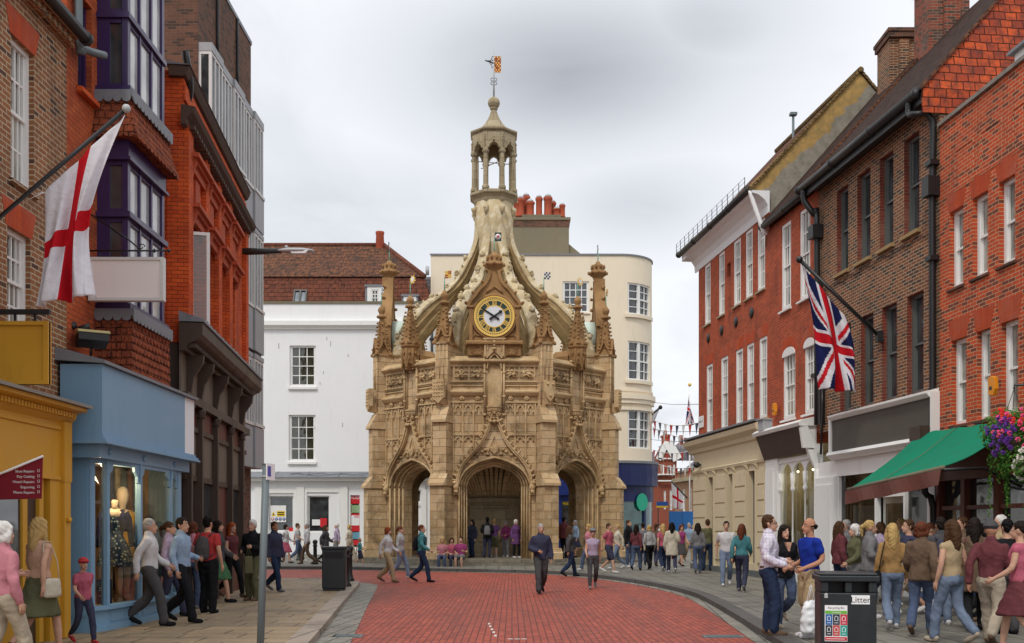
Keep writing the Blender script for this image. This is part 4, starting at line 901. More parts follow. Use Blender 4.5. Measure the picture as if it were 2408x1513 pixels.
for i in range(4):
    q = S(636+i*9, 644+i*9, 1217, 1225); c = ((q[0]+q[1])/2, (q[2]+q[3])/2); rr = (q[1]-q[0])*.47
    mb = MB(); mb.lathe([(rr,0),(rr,.008)], 16, M=Matrix.Translation((c[0],.1025,c[1])) @ Matrix.Rotation(R(90),4,'X')); mb.build('symbol', M['red'] if i == 0 else M['blue'], n)
    mb = MB(); mb.lathe([(rr*.62,0),(rr*.62,.006)], 12, M=Matrix.Translation((c[0],.0935,c[1])) @ Matrix.Rotation(R(90),4,'X')) if i == 0 else mb.box(c[0]-rr*.4,c[0]+rr*.4,.086,.093,c[1]-rr*.25,c[1]+rr*.3); mb.build('symbol', M['white'], n)
notice(f, S(733,752,1222,1236), .115, M['white'], 'paper_notice'); notice(f, S(752,768,1219,1240), .1, M['red'], 'red_notice'); notice(f, S(678,688,1241,1252), .112, M['red'], 'red_notice')
n = notice(f, S(552,566,1188,1254), .1, M['white'], 'white_poster'); q = P(551, 1224, D1)
text('lettering', 'in', .62, M['black'], r, Matrix.Translation((f.U(553), .08, f.Z(0,1229))) , .003, 'CENTER')
# flight agency posters near the cross
n = notice(f, S(824,846,1165,1185), .1, M['red'], 'flight_poster'); text('lettering', 'FLIGHTS', .23, M['white'], n, Matrix.Translation((f.U(842),.085,f.Z(0,1174))), .002)
n = notice(f, S(824,846,1188,1206), .1, paint('green_landscape_poster', (.25,.38,.2), .5, .5, (.6,.7,.75), .6, 3), 'flight_poster')
n = notice(f, S(824,846,1208,1250), .1, M['red'], 'flight_poster'); mb = MB(); q = S(825,845,1212,1236); mb.box(q[0],q[1],.08,.088,q[2],q[3]); mb.build('paper', M['white'], n); text('lettering', '$300' if False else '300', .2, M['red'], n, Matrix.Translation((f.U(838),.075,f.Z(0,1218))), .002)
n = notice(f, S(824,846,1252,1268), .1, paint('blue_sea_poster', (.12,.3,.42), .5, .4, (.5,.6,.6), .5, 3), 'flight_poster')
n = notice(f, S(824,846,1270,1282), .1, M['red'], 'flight_poster')
# roof clutter between the two houses: aerial and slate back roof
o = MB(); p = P(943, 650, 64); o.tube([p-Vector((0,0,3)), p+Vector((0,0,1.2))], .03, 5)
for k in range(4): o.tube([p+Vector((-.3+.05*k,0,1-.3*k)), p+Vector((.25,0,1-.3*k))], .018, 4)
tag(o.build('roof_aerial', M['iron']), 'thin television aerial standing up behind the mossy brown roof', 'aerial')
f = Fac.px(965, 63, 1015, 63, 'back_extension', 'dark slate clad roof block between the white and cream houses'); mb = MB(); mb.prismx([(0,0),(0,f.Z(0,655)),(1.2,f.Z(0,640)),(5,f.Z(0,640)),(5,0)], 0, f.w); mb.build('slate_wall', M['slate'], f.root)
mb = MB(); mb.tube([(f.w-.3,.5,f.Z(0,642)),(f.w-.3,.5,f.Z(0,622))], .12, 8); mb.build('flue', M['steel_light'], f.root)

# --- cream house with the rounded corner
D2 = 60.0
f = Fac.px(1013, D2, 1456, D2, 'cream_house', 'cream rendered house with rounded bow corner, flat roof and navy shop'); r = f.root; W_ = f.w
zt = f.Z(0, 601); S = lambda a, b, c, d_: f.rect(a, b, c, d_)
wins = [S(1323,1385,662,735), S(1323,1385,797,880), S(1060,1110,690,770), S(1150,1200,797,880)]
RB = (1540-1456)/F*D2+.1
mb = MB(); holes(mb, 0, W_, 0, zt, wins, rev=.15)
def bowpt(u, y, z): a = u/RB; return (W_+(RB-y)*math.sin(a), RB-(RB-y)*math.cos(a), z)
N_ = 20
us = [RB*math.pi/2*i/N_ for i in range(N_+1)]
bw = []
for yt, yb in ((664,738),(801,893),(963,1054)): bw.append((us[3], us[14], CH+(HY-yb)/F*D2, CH+(HY-yt)/F*D2))
zs = sorted({0, zt, *[b[2] for b in bw], *[b[3] for b in bw]})
for i in range(N_):
    for j in range(len(zs)-1):
        cu, cz = (us[i]+us[i+1])/2, (zs[j]+zs[j+1])/2
        if any(b[0] < cu < b[1] and b[2] < cz < b[3] for b in bw): continue
        mb.add([bowpt(us[i],0,zs[j]),bowpt(us[i+1],0,zs[j]),bowpt(us[i+1],0,zs[j+1]),bowpt(us[i],0,zs[j+1])], [(0,1,2,3)])
for b in bw:
    for i in range(3, 14):
        for z in (b[2], b[3]): mb.add([bowpt(us[i],0,z),bowpt(us[i+1],0,z),bowpt(us[i+1],.25,z),bowpt(us[i],.25,z)], [(0,1,2,3)])
    for u in (b[0], b[1]): mb.add([bowpt(u,0,b[2]),bowpt(u,.25,b[2]),bowpt(u,.25,b[3]),bowpt(u,0,b[3])], [(0,1,2,3)])
mb.add([(W_+RB,RB,0),(W_+RB,12,0),(W_+RB,12,zt),(W_+RB,RB,zt)], [(0,1,2,3)]); mb.add([(0,0,0),(0,12,0),(0,12,zt),(0,0,zt)], [(0,1,2,3)]); mb.add([(0,12,0),(W_+RB,12,0),(W_+RB,12,zt),(0,12,zt)], [(0,1,2,3)])
mb.add([(0,0,zt),(0,12,zt),(W_+RB,12,zt)]+[bowpt(u,0,zt) for u in reversed(us)], [tuple(range(3+len(us)))])
mb.build('wall', M['cream_render'], r)
for w in wins: sash(r, w, .06, 4, 4, pm=M['pane'], sill=(M['cream_render'], .08, .1), bar=.05, fw=.09)
def bowband(name, mat, ua, ub, z0, z1, out, n=14, parent=None, y1=.0, flat=False):
    mb = MB()
    for i in range(n):
        a, b = lerp(ua, ub, i/n), lerp(ua, ub, (i+1)/n)
        mb.add([bowpt(a,-out,z0),bowpt(b,-out,z0),bowpt(b,-out,z1),bowpt(a,-out,z1),bowpt(a,y1,z0),bowpt(b,y1,z0),bowpt(b,y1,z1),bowpt(a,y1,z1)], [(0,1,2,3),(3,2,6,7),(0,4,5,1)]+([(0,3,7,4)] if i == 0 else [])+([(1,5,6,2)] if i == n-1 else []))
    if flat: mb.box(-.05, W_, -out, -y1 if y1 < 0 else 0, z0, z1)
    return mb.build(name, mat, parent or r)
ZB = lambda y: CH+(HY-y)/F*D2
bowband('coping', M['slate_lead'], 0, us[N_], zt, zt+.09, .07, 16, flat=True)
for ya, yb, o_ in ((738,746,.14),(893,901,.14),(926,938,.22),(938,948,.14),(958,964,.1),(914,920,.06)): bowband('moulding', M['cream_render'], us[2] if yb < 905 else 0, us[15] if yb < 905 else us[N_], ZB(yb), ZB(ya), o_)
for b in bw:
    um = lerp(b[0], b[1], .42); fw = .1; parts = []
    mb = MB()
    def bb(ua, ub, z0, z1, y0, y1):
        n = max(1, int((ub-ua)/.25)+0)
        for i in range(n):
            a, c = lerp(ua, ub, i/n), lerp(ua, ub, (i+1)/n)
            mb.add([bowpt(a,y0,z0),bowpt(c,y0,z0),bowpt(c,y0,z1),bowpt(a,y0,z1),bowpt(a,y1,z0),bowpt(c,y1,z0),bowpt(c,y1,z1),bowpt(a,y1,z1)], [(0,1,2,3),(7,6,5,4),(0,4,5,1),(1,5,6,2),(2,6,7,3),(3,7,4,0)])
    zm = (b[2]+b[3])/2
    for ua, ub in ((b[0], b[0]+fw), (um-.1, um+.1), (b[1]-fw, b[1])): bb(ua, ub, b[2], b[3], .06, .2)
    for za, zb_ in ((b[2], b[2]+.1), (b[3]-.09, b[3]), (zm-.04, zm+.04)): bb(b[0]+fw, um-.1, za, zb_, .08, .2); bb(um+.1, b[1]-fw, za, zb_, .08, .2)
    for q in (.25,.75): zz = lerp(b[2], b[3], q); bb(b[0]+fw, um-.1, zz-.02, zz+.02, .1, .16); bb(um+.1, b[1]-fw, zz-.02, zz+.02, .1, .16)
    for u in (lerp(um+.1, b[1]-fw, .5),): bb(u-.02, u+.02, b[2]+.1, b[3]-.09, .1, .16)
    o = mb.build('window', M['white_paint'], r)
    mb = MB()
    for i in range(3, 14): mb.add([bowpt(us[i],.17,b[2]),bowpt(us[i+1],.17,b[2]),bowpt(us[i+1],.17,b[3]),bowpt(us[i],.17,b[3])], [(0,1,2,3)])
    mb.build('pane', M['pane'], o)
# navy shop round the corner
bowband('shop_fascia', M['navy_paint'], -3.2, us[N_], ZB(1142), ZB(1090), .35); bowband('shop_ledge', M['slate_lead'], -3.2, us[N_], ZB(1090)+.002, ZB(1084), .42)
bowband('shop_front', M['navy_paint'], -3.0, us[N_-2], ZB(1180), ZB(1142)-.002, .1); bowband('shop_front', M['navy_paint'], -3.0, us[N_-2], 0, ZB(1305), .1)
for i in (0, 9): bowband('shop_pier', M['navy_paint'], us[i], us[i+1], ZB(1305), ZB(1180), .12, 2)
bowband('shop_pane', M['pane_blue'] if False else darkpane('teal_dark_pane', (.01,.05,.05), .6), 0, us[N_-2], ZB(1305), ZB(1180), .03)
mb = MB(); p = bowpt(RB*.62, -.16, 0); a_ = .62; mb.M = Matrix.Translation((p[0], p[1], ZB(1181))) @ Matrix.Rotation(a_, 4, 'Z') @ Matrix.Rotation(R(90), 4, 'X'); mb.lathe([(.43,0),(.43,.04)], 24, sy=1.2, smooth=False); mb.build('round_sign', M['green'], r)
bl = Fac.px(1300, D2-.04, 1420, D2-.04, root=r)
mb = MB(); u0, u1 = f.U(1310), f.U(1456); mb.box(u0, u1, -.35, 0, ZB(1165), ZB(1110)); mb.box(u0, u1, -.1, 0, ZB(1180), ZB(1165)-.002)
for x in (1312, 1348, 1366): u = f.U(x); mb.box(u, u+.22, -.14, 0, .1, ZB(1165))
mb.build('shop_front', paint('royal_blue_paint', (.012,.03,.17), .4, .1), r)
mb = MB(); mb.box(u0, u1, -.02, -.001, .6, ZB(1180)); mb.build('shop_pane', M['pane'], r)
text('lettering', 'FREE', .3, M['yellow'], r, Matrix.Translation((f.U(1331), -.06, ZB(1188))), .004); text('lettering', 'PA', .42, M['alu'], r, Matrix.Translation((f.U(1352)+.3, -.06, ZB(1195))), .004, 'LEFT')
# chimney stack with its row of pots
g = Fac.px(1207, D2+5, 1340, D2+5, root=r); ZC = lambda y: CH+(HY-y)/F*(D2+5)
u0, u1 = (P(1205,0,D2+5).x-f.a.x), (P(1338,0,D2+5).x-f.a.x)
mb = MB(); mb.box(u0, u1, 5, 6.6, zt-.1, ZC(534)); mb.prism([(u1,ZC(600)),(u1+.9,ZC(600)),(u1,ZC(572))], 5.2, 6.2); st = mb.build('chimney', M['tan_render'], r)
mb = MB(); mb.box(u0-.03, u1+.03, 4.97, 6.63, ZC(534)+.002, ZC(518)); mb.build('brick_band', M['brick_dark'], st)
mb = MB(); mb.box(u0-.1, u1+.1, 4.9, 6.7, ZC(518)+.002, ZC(512)); mb.box(u0+.6, u1-.5, 5.0, 6.5, ZC(512), ZC(505)); mb.build('cap', M['tan_render'], st)
for px, yt, w, row in ((1216,472,9,0),(1224,462,10,0),(1238,448,9,1),(1247,470,10,0),(1268,459,8,0),(1289,458,10,0),(1301,463,8,1),(1310,487,9,0),(1323,477,7,0)):
    u = P(px,0,D2+5).x-f.a.x; rr = w/F*(D2+5); zb_ = ZC(508); zt_ = ZC(yt)
    mb = MB(); h = zt_-zb_; mb.lathe([(rr*1.0,0),(rr*1.05,h*.1),(rr*.95,h*.12),(rr*.9,h*.45),(rr*.92,h*.8),(rr*1.1,h*.84),(rr*1.1,h*.95),(rr*.7,h*.96)], 12, (u, 5.4+.6*row, zb_)); mb.build('chimney_pot', M['pot'], st)
    mb = MB(); mb.lathe([(rr*.85,0),(rr*.8,rr*.4),(rr*.3,rr*.8)], 10, (u, 5.4+.6*row, zt_-.04)); mb.build('pot_cowl', M['steel_light'], st)
# ================================================================== right side of the street
DA, DB, DC, DD = 38.4, 31.3, 27.6, 21.5
def arch_lintel(root, w, mat, h=.3, splay=.1, y=-.006):
    mb = MB(); mb.prism([(w[0]-.02,w[3]+.002),(w[1]+.02,w[3]+.002),(w[1]+splay,w[3]+h),(w[0]-splay,w[3]+h)], y, .02); return mb.build('lintel', mat, root)
# --- georgian corner house with the white cove
f = Fac.px(1643, DA, 1808.5, DB, 'corner_house', 'red brick corner house with deep white cove eaves and cream stone ground floor'); r = f.root; W_ = f.w
S = lambda a, b, c, d_: f.rect(a, b, c, d_)
ze = 11.88; z1 = f.Z(1640, 640); zg = f.Z(1625, 1035)
up = [S(1657,1671,624,764), S(1690,1704,599,746), S(1725,1742,572,724), S(1753,1770,548,706), S(1781,1799,527,687)]
lo_ = [S(1661,1676,860,1021), S(1695,1712,845,1013), S(1730,1747,828,1002), S(1756,1773,811,992), S(1785,1804,795,987)]
ua = sum(w[3] for w in up)/5; ub = sum(w[2] for w in up)/5; la = sum(w[3] for w in lo_)/5; lb = sum(w[2] for w in lo_)/5
up = [(w[0],w[1],ub,ua) for w in up]; lo_ = [(w[0],w[1],lb,la) for w in lo_]
nich = S(1710,1718,622,655)
mb = MB(); holes(mb, 0, W_, zg-.4, z1, up+lo_+[nich], rev=.12); shell(mb, 0, W_, zg-.4, z1, 7.5); mb.build('wall', M['brick_georgian'], r)
mb = MB(); mb.box(nich[0], nich[1], .1, .11, nich[2], nich[3]); mb.build('blind_niche', M['brick_dark'], r)
for w in up+lo_:
    sash(r, w, .02, 3, 4, pm=M['pane_pale'], sill=(M['stone_grey'], .07, .08), bar=.035, fw=.11)
for w in lo_: arch_lintel(r, w, M['gauged'], .35)
mb = MB(); h = ze-z1; mb.prismx([(.0,z1+.001),(-.04,z1+.001),(-.06,z1+h*.35),(-.16,z1+h*.6),(-.36,z1+h*.82),(-.54,z1+h*.9),(-.54,ze-.001),(0,ze-.001)], -.35, W_+.05); mb.build('cove', M['white_render'], r)
mb = MB(); mb.prismz([(0,0),(-.5,0),(-.5,-.5),(0,-.5)], ze-.2, ze-.001); mb.build('cove_return', M['white_render'], r)
gutter_run(r, -.6, W_-.1, -.6, ze+.07, .1)
rx, rz_ = 2.95, P(2037,154,31.3).z
mb = MB(); mb.add([(-.4,-.55,ze+.06),(W_-.1,-.55,ze+.06),(W_-.1,rx,rz_),(.2,rx,rz_),(W_-.1,rx*2+.6,ze),(-.4,rx*2+.6,ze)], [(0,1,2,3),(3,2,4,5),(0,3,5)]); ro = mb.build('roof', M['tile_brown'], r, recalc=False)
mb = MB(); mb.add([(W_-.102,-.7,ze+.05),(W_-.102,rx,rz_-.03),(W_-.102,rx*2+.6,ze),(W_-.1,rx*2+.6,z1),(W_-.1,0,z1-1.2),(W_-.1,-.0,z1)], [(0,1,2,3,4,5)])
g = Fac((0,0),(1,0), root=r)
gm = MB(); gy = [(-.7,ze+.05),(rx,rz_-.03),(rx*2+.6,ze),(rx*2+.6,z1-1),(-.0,z1-1),(0,z1+.5)]
# the gable stands square to the street: built facing +x of this house
gm.prism([(-y, z-ze) for y, z in gy], -.02, .2); go = gm.build('gable', M['plaster_ochre'], r); go.location = (W_-.12, 0, ze); go.rotation_euler = (0, 0, R(90)); go.scale = (-1, 1, 1)
mb = MB()
def ragged(mb, p, q, n, x0, x1, h, dx=0):
    'a verge: short tiles end to end down a slope, none quite level with the next'
    (ya, za), (yb, zb2) = p, q; L = math.hypot(yb-ya, zb2-za); cy, cz = (yb-ya)/L, (zb2-za)/L
    for i in range(n):
        s0, s1 = L*i/n, L*(i+1)/n+.03; k = random.uniform(0,.018); e = random.uniform(-.02,.02); f0, f1 = dx*i/n, dx*(i+1)/n
        pr = [(ya+cy*s0, za+cz*s0), (ya+cy*s1, za+cz*s1+.0), (ya+cy*s1-cz*0, za+cz*s1+h*.8+k), (ya+cy*s0, za+cz*s0+h+k)]
        mb.add([(x0+f0+e,y,z) for y,z in pr]+[(x1+f0+e,y,z) for y,z in pr], [(0,1,2,3),(7,6,5,4),(0,4,5,1),(1,5,6,2),(2,6,7,3),(3,7,4,0)])
ragged(mb, (-.58,ze+.02), (rx,rz_), 34, W_-.13, W_-.03, .1); ragged(mb, (rx,rz_), (rx*2+.6,ze), 34, W_-.13, W_-.03, .1)
mb.tube([(.2,rx,rz_+.04),(W_-.02,rx,rz_+.04)], .1, 8)
mb.build('verge_tiles', tiles('lichened_verge_tiles', (.16,.10,.05), (.13,.075,.04), (.24,.17,.07)), r)
mb = MB()                          # bird wire above the gutter
for i in range(15): u = -.6+i*(W_+.35)/14; mb.tube([(u,-.68,ze+.1),(u,-.68,ze+.48)], .012, 4)
for z in (.2,.34,.47): mb.tube([(-.6,-.68,ze+z),(W_-.25,-.68,ze+z)], .007, 4)
mb.build('bird_wire', M['iron'], r)
pipe(r, [(W_-.12,-.56,ze+.02),(W_-.06,-.45,ze-.4),(W_+.04,-.2,ze-1.2),(W_+.02,-.1,ze-1.3)], .07, M['white'])
mb = MB()
for u in (1.2,2.7,4.2,5.7): mb = MB(); mb.lathe([(.17,0),(.17,.03),(.05,.05)], 14, M=Matrix.Translation((u*W_/7.2,0,la+.95)) @ Matrix.Rotation(R(90),4,'X')); mb.build('tie_plate', M['iron'], r)
# cream ground floor
zc1 = f.Z(1640,1048); zf = f.Z(1660,1126)+.25
gw = [S(1674,1690,1126,1325), S(1722,1737,1116,1325), S(1770,1790,1106,1330)]; gt = sum(w[3] for w in gw)/3; gw = [(w[0],w[1],.5,gt) for w in gw]
mb = MB(); holes(mb, -.12, W_, 0, zg-.1, gw, y=-.14, rev=.25); shell(mb, -.12, W_, 0, zg-.1, 7, y=-.14)
mb.prismx([(-.14,zc1-.35),(-.22,zc1-.32),(-.24,zc1-.2),(-.42,zc1-.05),(-.46,zc1+.1),(-.3,zg-.1),(0,zg),(0,zc1-.35)], -.55, W_+.02); mb.prismx([(-.14,gt+.2),(-.2,gt+.22),(-.22,gt+.3),(-.14,gt+.34)], -.16, W_)
pier = [(-.12,gw[0][0]-.12),(gw[0][1]+.12,gw[1][0]-.12),(gw[1][1]+.12,gw[2][0]-.12),(gw[2][1]+.12,W_)]
for a, b in pier:
    for k in range(6): z = .55+k*(gt-.5)/6; mb.box(a+.04, b-.04, -.19, -.141, z, z+(gt-.5)/6-.05)
for w in gw:
    for u in (w[0]-.07, w[1]+.07): mb.box(u-.06, u+.06, -.22, -.141, .3, gt+.02); mb.prismx([(-.141,gt+.02),(-.3,gt+.18),(-.3,gt+.199),(-.141,gt+.199)], u-.06, u+.06)
mb.build('ground_floor', M['cream_paint'], r)
mb = MB(); mb.box(-.6, W_+.02, -.5, -.0, zg-.098, zg-.04); mb.build('lead_ledge', M['slate_lead'], r)
for w in gw: sash(r, w, .02, 1, 1, fm=M['greygreen'], pm=M['pane'], kind='fixed')
mb = MB(); mb.box(-.25,W_,-.25,-.141,0,.3); mb.build('plinth', M['greygreen'], r)
a = f.Z(1655,985); mb = MB(); mb.box(.06,.62,-.03,0,a-.3,a+.12); o = mb.build('street_plate', M['white'], r); text('lettering','NORTH ST', .1, M['black'], o, Matrix.Translation((.34,-.032,a-.12)), .001)
mb = MB(); p_ = f.U(1657); mb.blob((p_,-.3,f.Z(1657,1094)), (.12,.14,.12), 0, 8); mb.tube([(p_,-.14,f.Z(1657,1094)),(p_,-.3,f.Z(1657,1094))], .03, 6); mb.build('camera_dome', M['iron'], r)
t = MB(); p = P(1825, 350, 36); q = P(1825, 272, 36); t.tube([(p.x+.6,p.y,p.z-1.2),(p.x+.6,p.y,q.z)], .05, 6); t.box(p.x+.48,p.x+.72,p.y-.1,p.y+.1,q.z,q.z+.09); t.build('vent_pole', M['steel'])
tag(bpy.data.objects['vent_pole'], 'thin grey pole with flat cap rising above the corner house roof', 'pole')
mb = MB(); mb.box(-.16,.2,-.25,.05,-.14,.18); mb.box(-.2,.24,-.3,.05,.181,.21); o = mb.build('cable_box', M['grey_panel']); o.matrix_world = Matrix.Translation(P(1806, 1003, 30.6)) @ Matrix.Rotation(R(-80),4,'Z'); tag(o, 'grey metal box sitting on the cream shop ledge beside an orange alarm', 'cable box')
def alarm(px, py, d, s, label):
    t = thing('alarm_box', label, 'alarm box', P(px, py, d), R(-83)); mb = MB(); mb.prism([(-.14*s,-.26*s),(.1*s,-.3*s),(.2*s,-.1*s),(.17*s,.24*s),(.0,.3*s),(-.16*s,.26*s)], -.1*s, .02); mb.build('case', paint('orange_alarm_plastic', (.72,.26,.01), .4, .04, None, .1), t, bevel=.012)
    mb = MB(); mb.box(-.08*s,.06*s,-.105*s,-.101*s,-.12*s,-.02*s); mb.build('print', M['gutter'], t)
alarm(1823, 963, 30.5, .62, 'small orange alarm box on the narrow brick house above its brown sign')
alarm(2337, 908, 18.95, .62, 'orange alarm box on the bright red brick wall above the flower basket')

# --- narrow red brick house with round headed lower windows
f = Fac.px(1808.5, DB, 1926, DC, 'narrow_house', 'narrow red brick house between white cove corner and brown brick block'); r = f.root; W_ = f.w
S = lambda a, b, c, d_: f.rect(a, b, c, d_)
ze = (f.Z(1810,532)+f.Z(1904,467))/2; zg = f.Z(1809,1010)
up = [S(1837,1860,534,730), S(1880,1905,498,712)]; dn = [S(1841,1870,832,985), S(1891,1916,812,978)]
ua = (up[0][3]+up[1][3])/2; ub = (up[0][2]+up[1][2])/2; da = (dn[0][3]+dn[1][3])/2; db = (dn[0][2]+dn[1][2])/2
up = [(w[0],w[1],ub,ua) for w in up]; dn = [(w[0],w[1],db,da) for w in dn]
mb = MB(); holes(mb, .003, W_, zg-.4, ze, up+dn, rev=.14); shell(mb, .003, W_, zg-.4, ze, 7); mb.build('wall', M['brick_georgian'], r)
for w in up: sash(r, w, .03, 3, 4, pm=M['pane_pale'], sill=(M['white_paint'], .08, .08), bar=.035, fw=.11)
for w in dn:
    sash(r, w, .03, 3, 4, pm=M['pane_pale'], sill=(M['white_paint'], .08, .08), bar=.035, fw=.11)
    c = (w[0]+w[1])/2; h = (w[1]-w[0])/2; mb = MB(); mb.prism([(c-h,w[3]-.12)]+[(c-h*math.cos(math.pi*k/8), w[3]-.1+.22*math.sin(math.pi*k/8)) for k in range(9)]+[(c+h,w[3]-.12)], -.03, .03); mb.build('arched_head', M['white_paint'], r)
    mb = MB(); mb.strip([(c-(h+.14)*math.cos(math.pi*k/8), w[3]-.08+.38*math.sin(math.pi*k/8)) for k in range(9)], .24, -.006, .02); mb.build('lintel', M['gauged'], r)
gutter_run(r, -.1, W_-.1, -.2, ze+.05, .1)
mb = MB(); mb.add([(-.05,-.3,ze+.08),(W_,-.3,ze+.08),(W_,3.5,ze+4.4),(-.05,3.5,ze+4.4),(W_,7,ze),(-.05,7,ze)], [(0,1,2,3),(3,2,4,5)]); mb.build('roof', M['tile_dark'], r, recalc=False)
# its brown sign and gothic shop window
zs1, zs0 = f.Z(1808,1029), f.Z(1808,1083)
mb = MB(); mb.prismx([(-.12,zs0),(-.16,zs0),(-.42,zs1),(-.36,zs1)], .0, W_-.28); mb.build('sign_board', M['brown_sign'], r)
mb = MB(); mb.prismx([(0,zs1+.001),(-.5,zs1+.001),(-.54,zs1+.09),(-.4,zs1+.18),(0,zg+.02)], -.03, W_-.1)
mb.prismx([(0,zs0-.12),(-.2,zs0-.12),(-.42,zs1),(0,zs1)], W_-.279, W_-.16); mb.prismx([(-.05,zs0+.1),(-.42,zs0+.1),(-.5,zs1-.05),(-.3,zs1)], W_-.158, W_-.05); mb.prismx([(-.05,zs0-.45),(-.12,zs0-.4),(-.3,zs0+.05),(-.05,zs0+.05)], W_-.15, W_-.04)
mb.build('shop_cornice', M['white_paint'], r)
zb_ = .55; zt = zs0-.03; n = 3; u0, u1 = f.U(1838), f.U(1931)-.12
mb = MB(); mb.box(0, u0-.05, -.12, .1, .1, zs0); mb.box(.08, u0-.3, -.16, -.121, .5, zs0-.3); mb.box(u1, W_, -.14, .1, .1, zs0+.2); mb.box(u0-.05, u1, -.05, .1, .1, zb_); mb.box(u0-.05, u1, -.1, .06, zb_-.05, zb_); mb.box(u0-.05,u1,-.06,.08,zt-.14,zt)
for i in range(n):                 # pierced gothic heads
    a, b = lerp(u0,u1,i/n), lerp(u0,u1,(i+1)/n); c = (a+b)/2; h = (b-a)/2
    for s in (-1,1): mb.prism([(c+s*h,zt-.14),(c,zt-.14)]+[(c+s*h*math.sin(k*math.pi/12), zt-.16-.5*(1-math.cos(k*math.pi/12))) for k in range(1,7)], -.03, .03)
for i in range(n+1):
    u = lerp(u0, u1, i/n); mb.lathe([(.05,0),(.035,.1),(.026,.2),(.026,zt-zb_-1.0),(.045,zt-zb_-.98),(.075,zt-zb_-.9),(.045,zt-zb_-.82),(.06,zt-zb_-.75),(.07,zt-zb_-.45)], 10, (u,-.02,zb_))
mb.build('shop_front', M['white_paint'], r)
mb = MB(); mb.add([(u0,.03,zb_),(u1,.03,zb_),(u1,.03,zt-.1),(u0,.03,zt-.1)], [(0,1,2,3)]); mb.build('pane', M['glass'], r, recalc=False)
mb = MB(); mb.add([(u0-.3,2.2,.3),(u1+.1,2.2,.3),(u1+.1,2.2,3.6),(u0-.3,2.2,3.6)], [(0,1,2,3)]); mb.add([(u0-.3,.1,.3),(u0-.3,2.2,.3),(u0-.3,2.2,3.6),(u0-.3,.1,3.6)], [(0,1,2,3)]); mb.add([(u1+.1,.1,.3),(u1+.1,2.2,.3),(u1+.1,2.2,3.6),(u1+.1,.1,3.6)], [(0,1,2,3)]); mb.add([(u0-.3,.1,.5),(u1+.1,.1,.5),(u1+.1,2.2,.5),(u0-.3,2.2,.5)], [(0,1,2,3)])
mb.build('shop_room', paint('olive_shop_wall', (.32,.27,.16), .9, .15), r)
mb = MB(); mb.box(0,W_,2.21,7,0,zg-.4); mb.build('inner_wall', M['room'], r)
for k in range(3):
    mb = MB(); mb.box(u0+.2+k*.75, u0+.75+k*.75, 1.0, 1.03, 1.0+.2*k, 1.7+.2*k); mb.build('display_card', M['white'] if k != 1 else paint('brown_card', (.12,.08,.05)), r)
for k in range(4):
    mb = MB(); mb.blob((u0+.25+k*.55,.4,zt-.38), .04, 0, 8); mb.build('spot_bulb', plain('lit_spot_bulb', (1,.85,.6), .4, .3, 0, 3), r)
    mb = MB(); mb.tube([(u0+.25+k*.55,.4,zt-.35),(u0+.25+k*.55,.4,zt-.05)], .02, 6); mb.build('spot_holder', M['iron'], r)
for k in (0, 2):
    sp_ = bpy.data.lights.new('shop_spot', 'POINT'); sp_.energy = 14; sp_.color = (1,.86,.62); sp_.shadow_soft_size = .05; so_ = bpy.data.objects.new('shop_spot', sp_); C.objects.link(so_); so_.parent = r; so_.location = (u0+.5+k*.55,.75,zt-.45)

# --- brown brick block with grey windows
f = Fac.px(1926, DC, 2210, DD, 'brown_brick_block', 'brown brick building with grey sash windows and steep dark tiled roof'); r = f.root; W_ = f.w
S = lambda a, b, c, d_: f.rect(a, b, c, d_)
ze = (f.Z(1928,448)+f.Z(2165,256))/2; zg = f.Z(1960,975)
up = [S(1968,1995,452,652), S(2016,2047,417,616), S(2069,2101,376,583), S(2126,2162,333,551)]
dn = [S(1976,2001,775,967), S(2024,2054,747,960), S(2074,2109,722,948), S(2133,2172,697,930)]
def level(ws):
    a = sum(w[3] for w in ws)/len(ws); b = sum(w[2] for w in ws)/len(ws); return [(w[0],w[1],b,a) for w in ws]
up = level(up); dn = level(dn); dn = [(w[0],w[1],max(w[2],zg+.02),w[3]) for w in dn]
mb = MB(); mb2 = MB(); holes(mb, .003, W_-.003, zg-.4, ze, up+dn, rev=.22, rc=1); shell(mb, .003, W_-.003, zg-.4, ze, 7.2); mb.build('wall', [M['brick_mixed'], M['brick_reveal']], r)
for w in up+dn: sash(r, w, .12, 1, 2, fm=M['greygreen'], pm=M['pane'], sill=((paint('sandstone_sill', (.33,.22,.10), .8), .09, .12) if w in up else None), fw=.07)
for w in up+dn: pass
mb = MB(); mb.box(0, W_, -.35, 0, ze-.03, ze+.02); mb.box(0, W_, -.37, -.33, ze-.16, ze+.06); mb.build('soffit', M['gutter'], r)
gutter_run(r, -.35, W_-.1, -.44, ze+.07, .1)
mb = MB(); mb.tube([(u_/20*W_, -.03+.0, up[0][2]-.25+.05*math.sin(u_*2.3)) for u_ in range(21)], .012, 4); mb.build('cable', M['iron'], r)
hd, rz_ = 3.6, ze+4.5
mb = MB(); mb.add([(-.35,-.42,ze+.1),(W_+.05,-.42,ze+.1),(W_-.9,hd,rz_),(-.1,hd,rz_),(W_+.05,7.4,ze),(-.35,7.4,ze)], [(0,1,2,3),(3,2,4,5)]); mb.build('roof', M['tile_dark'], r, recalc=False)
mb = MB()                          # uneven left verge
ragged(mb, (-.42,ze+.08), (hd,rz_), 48, -.46, -.22, .1, .25)
mb.build('verge_tiles', M['tile_brown'], r)
mb = MB(); mb.add([(W_+.05,-.42,ze+.1),(W_+.05,7.4,ze),(W_-.9,hd,rz_)], [(0,1,2)]); mb.add([(W_+.04,-.42,ze-.4),(W_+.04,7.4,ze-.4),(W_+.05,7.4,ze),(W_+.05,-.42,ze+.1)], [(0,1,2,3)]); mb.build('tile_hung_gable', M['tile_hung'], r, recalc=False)
mb = MB()
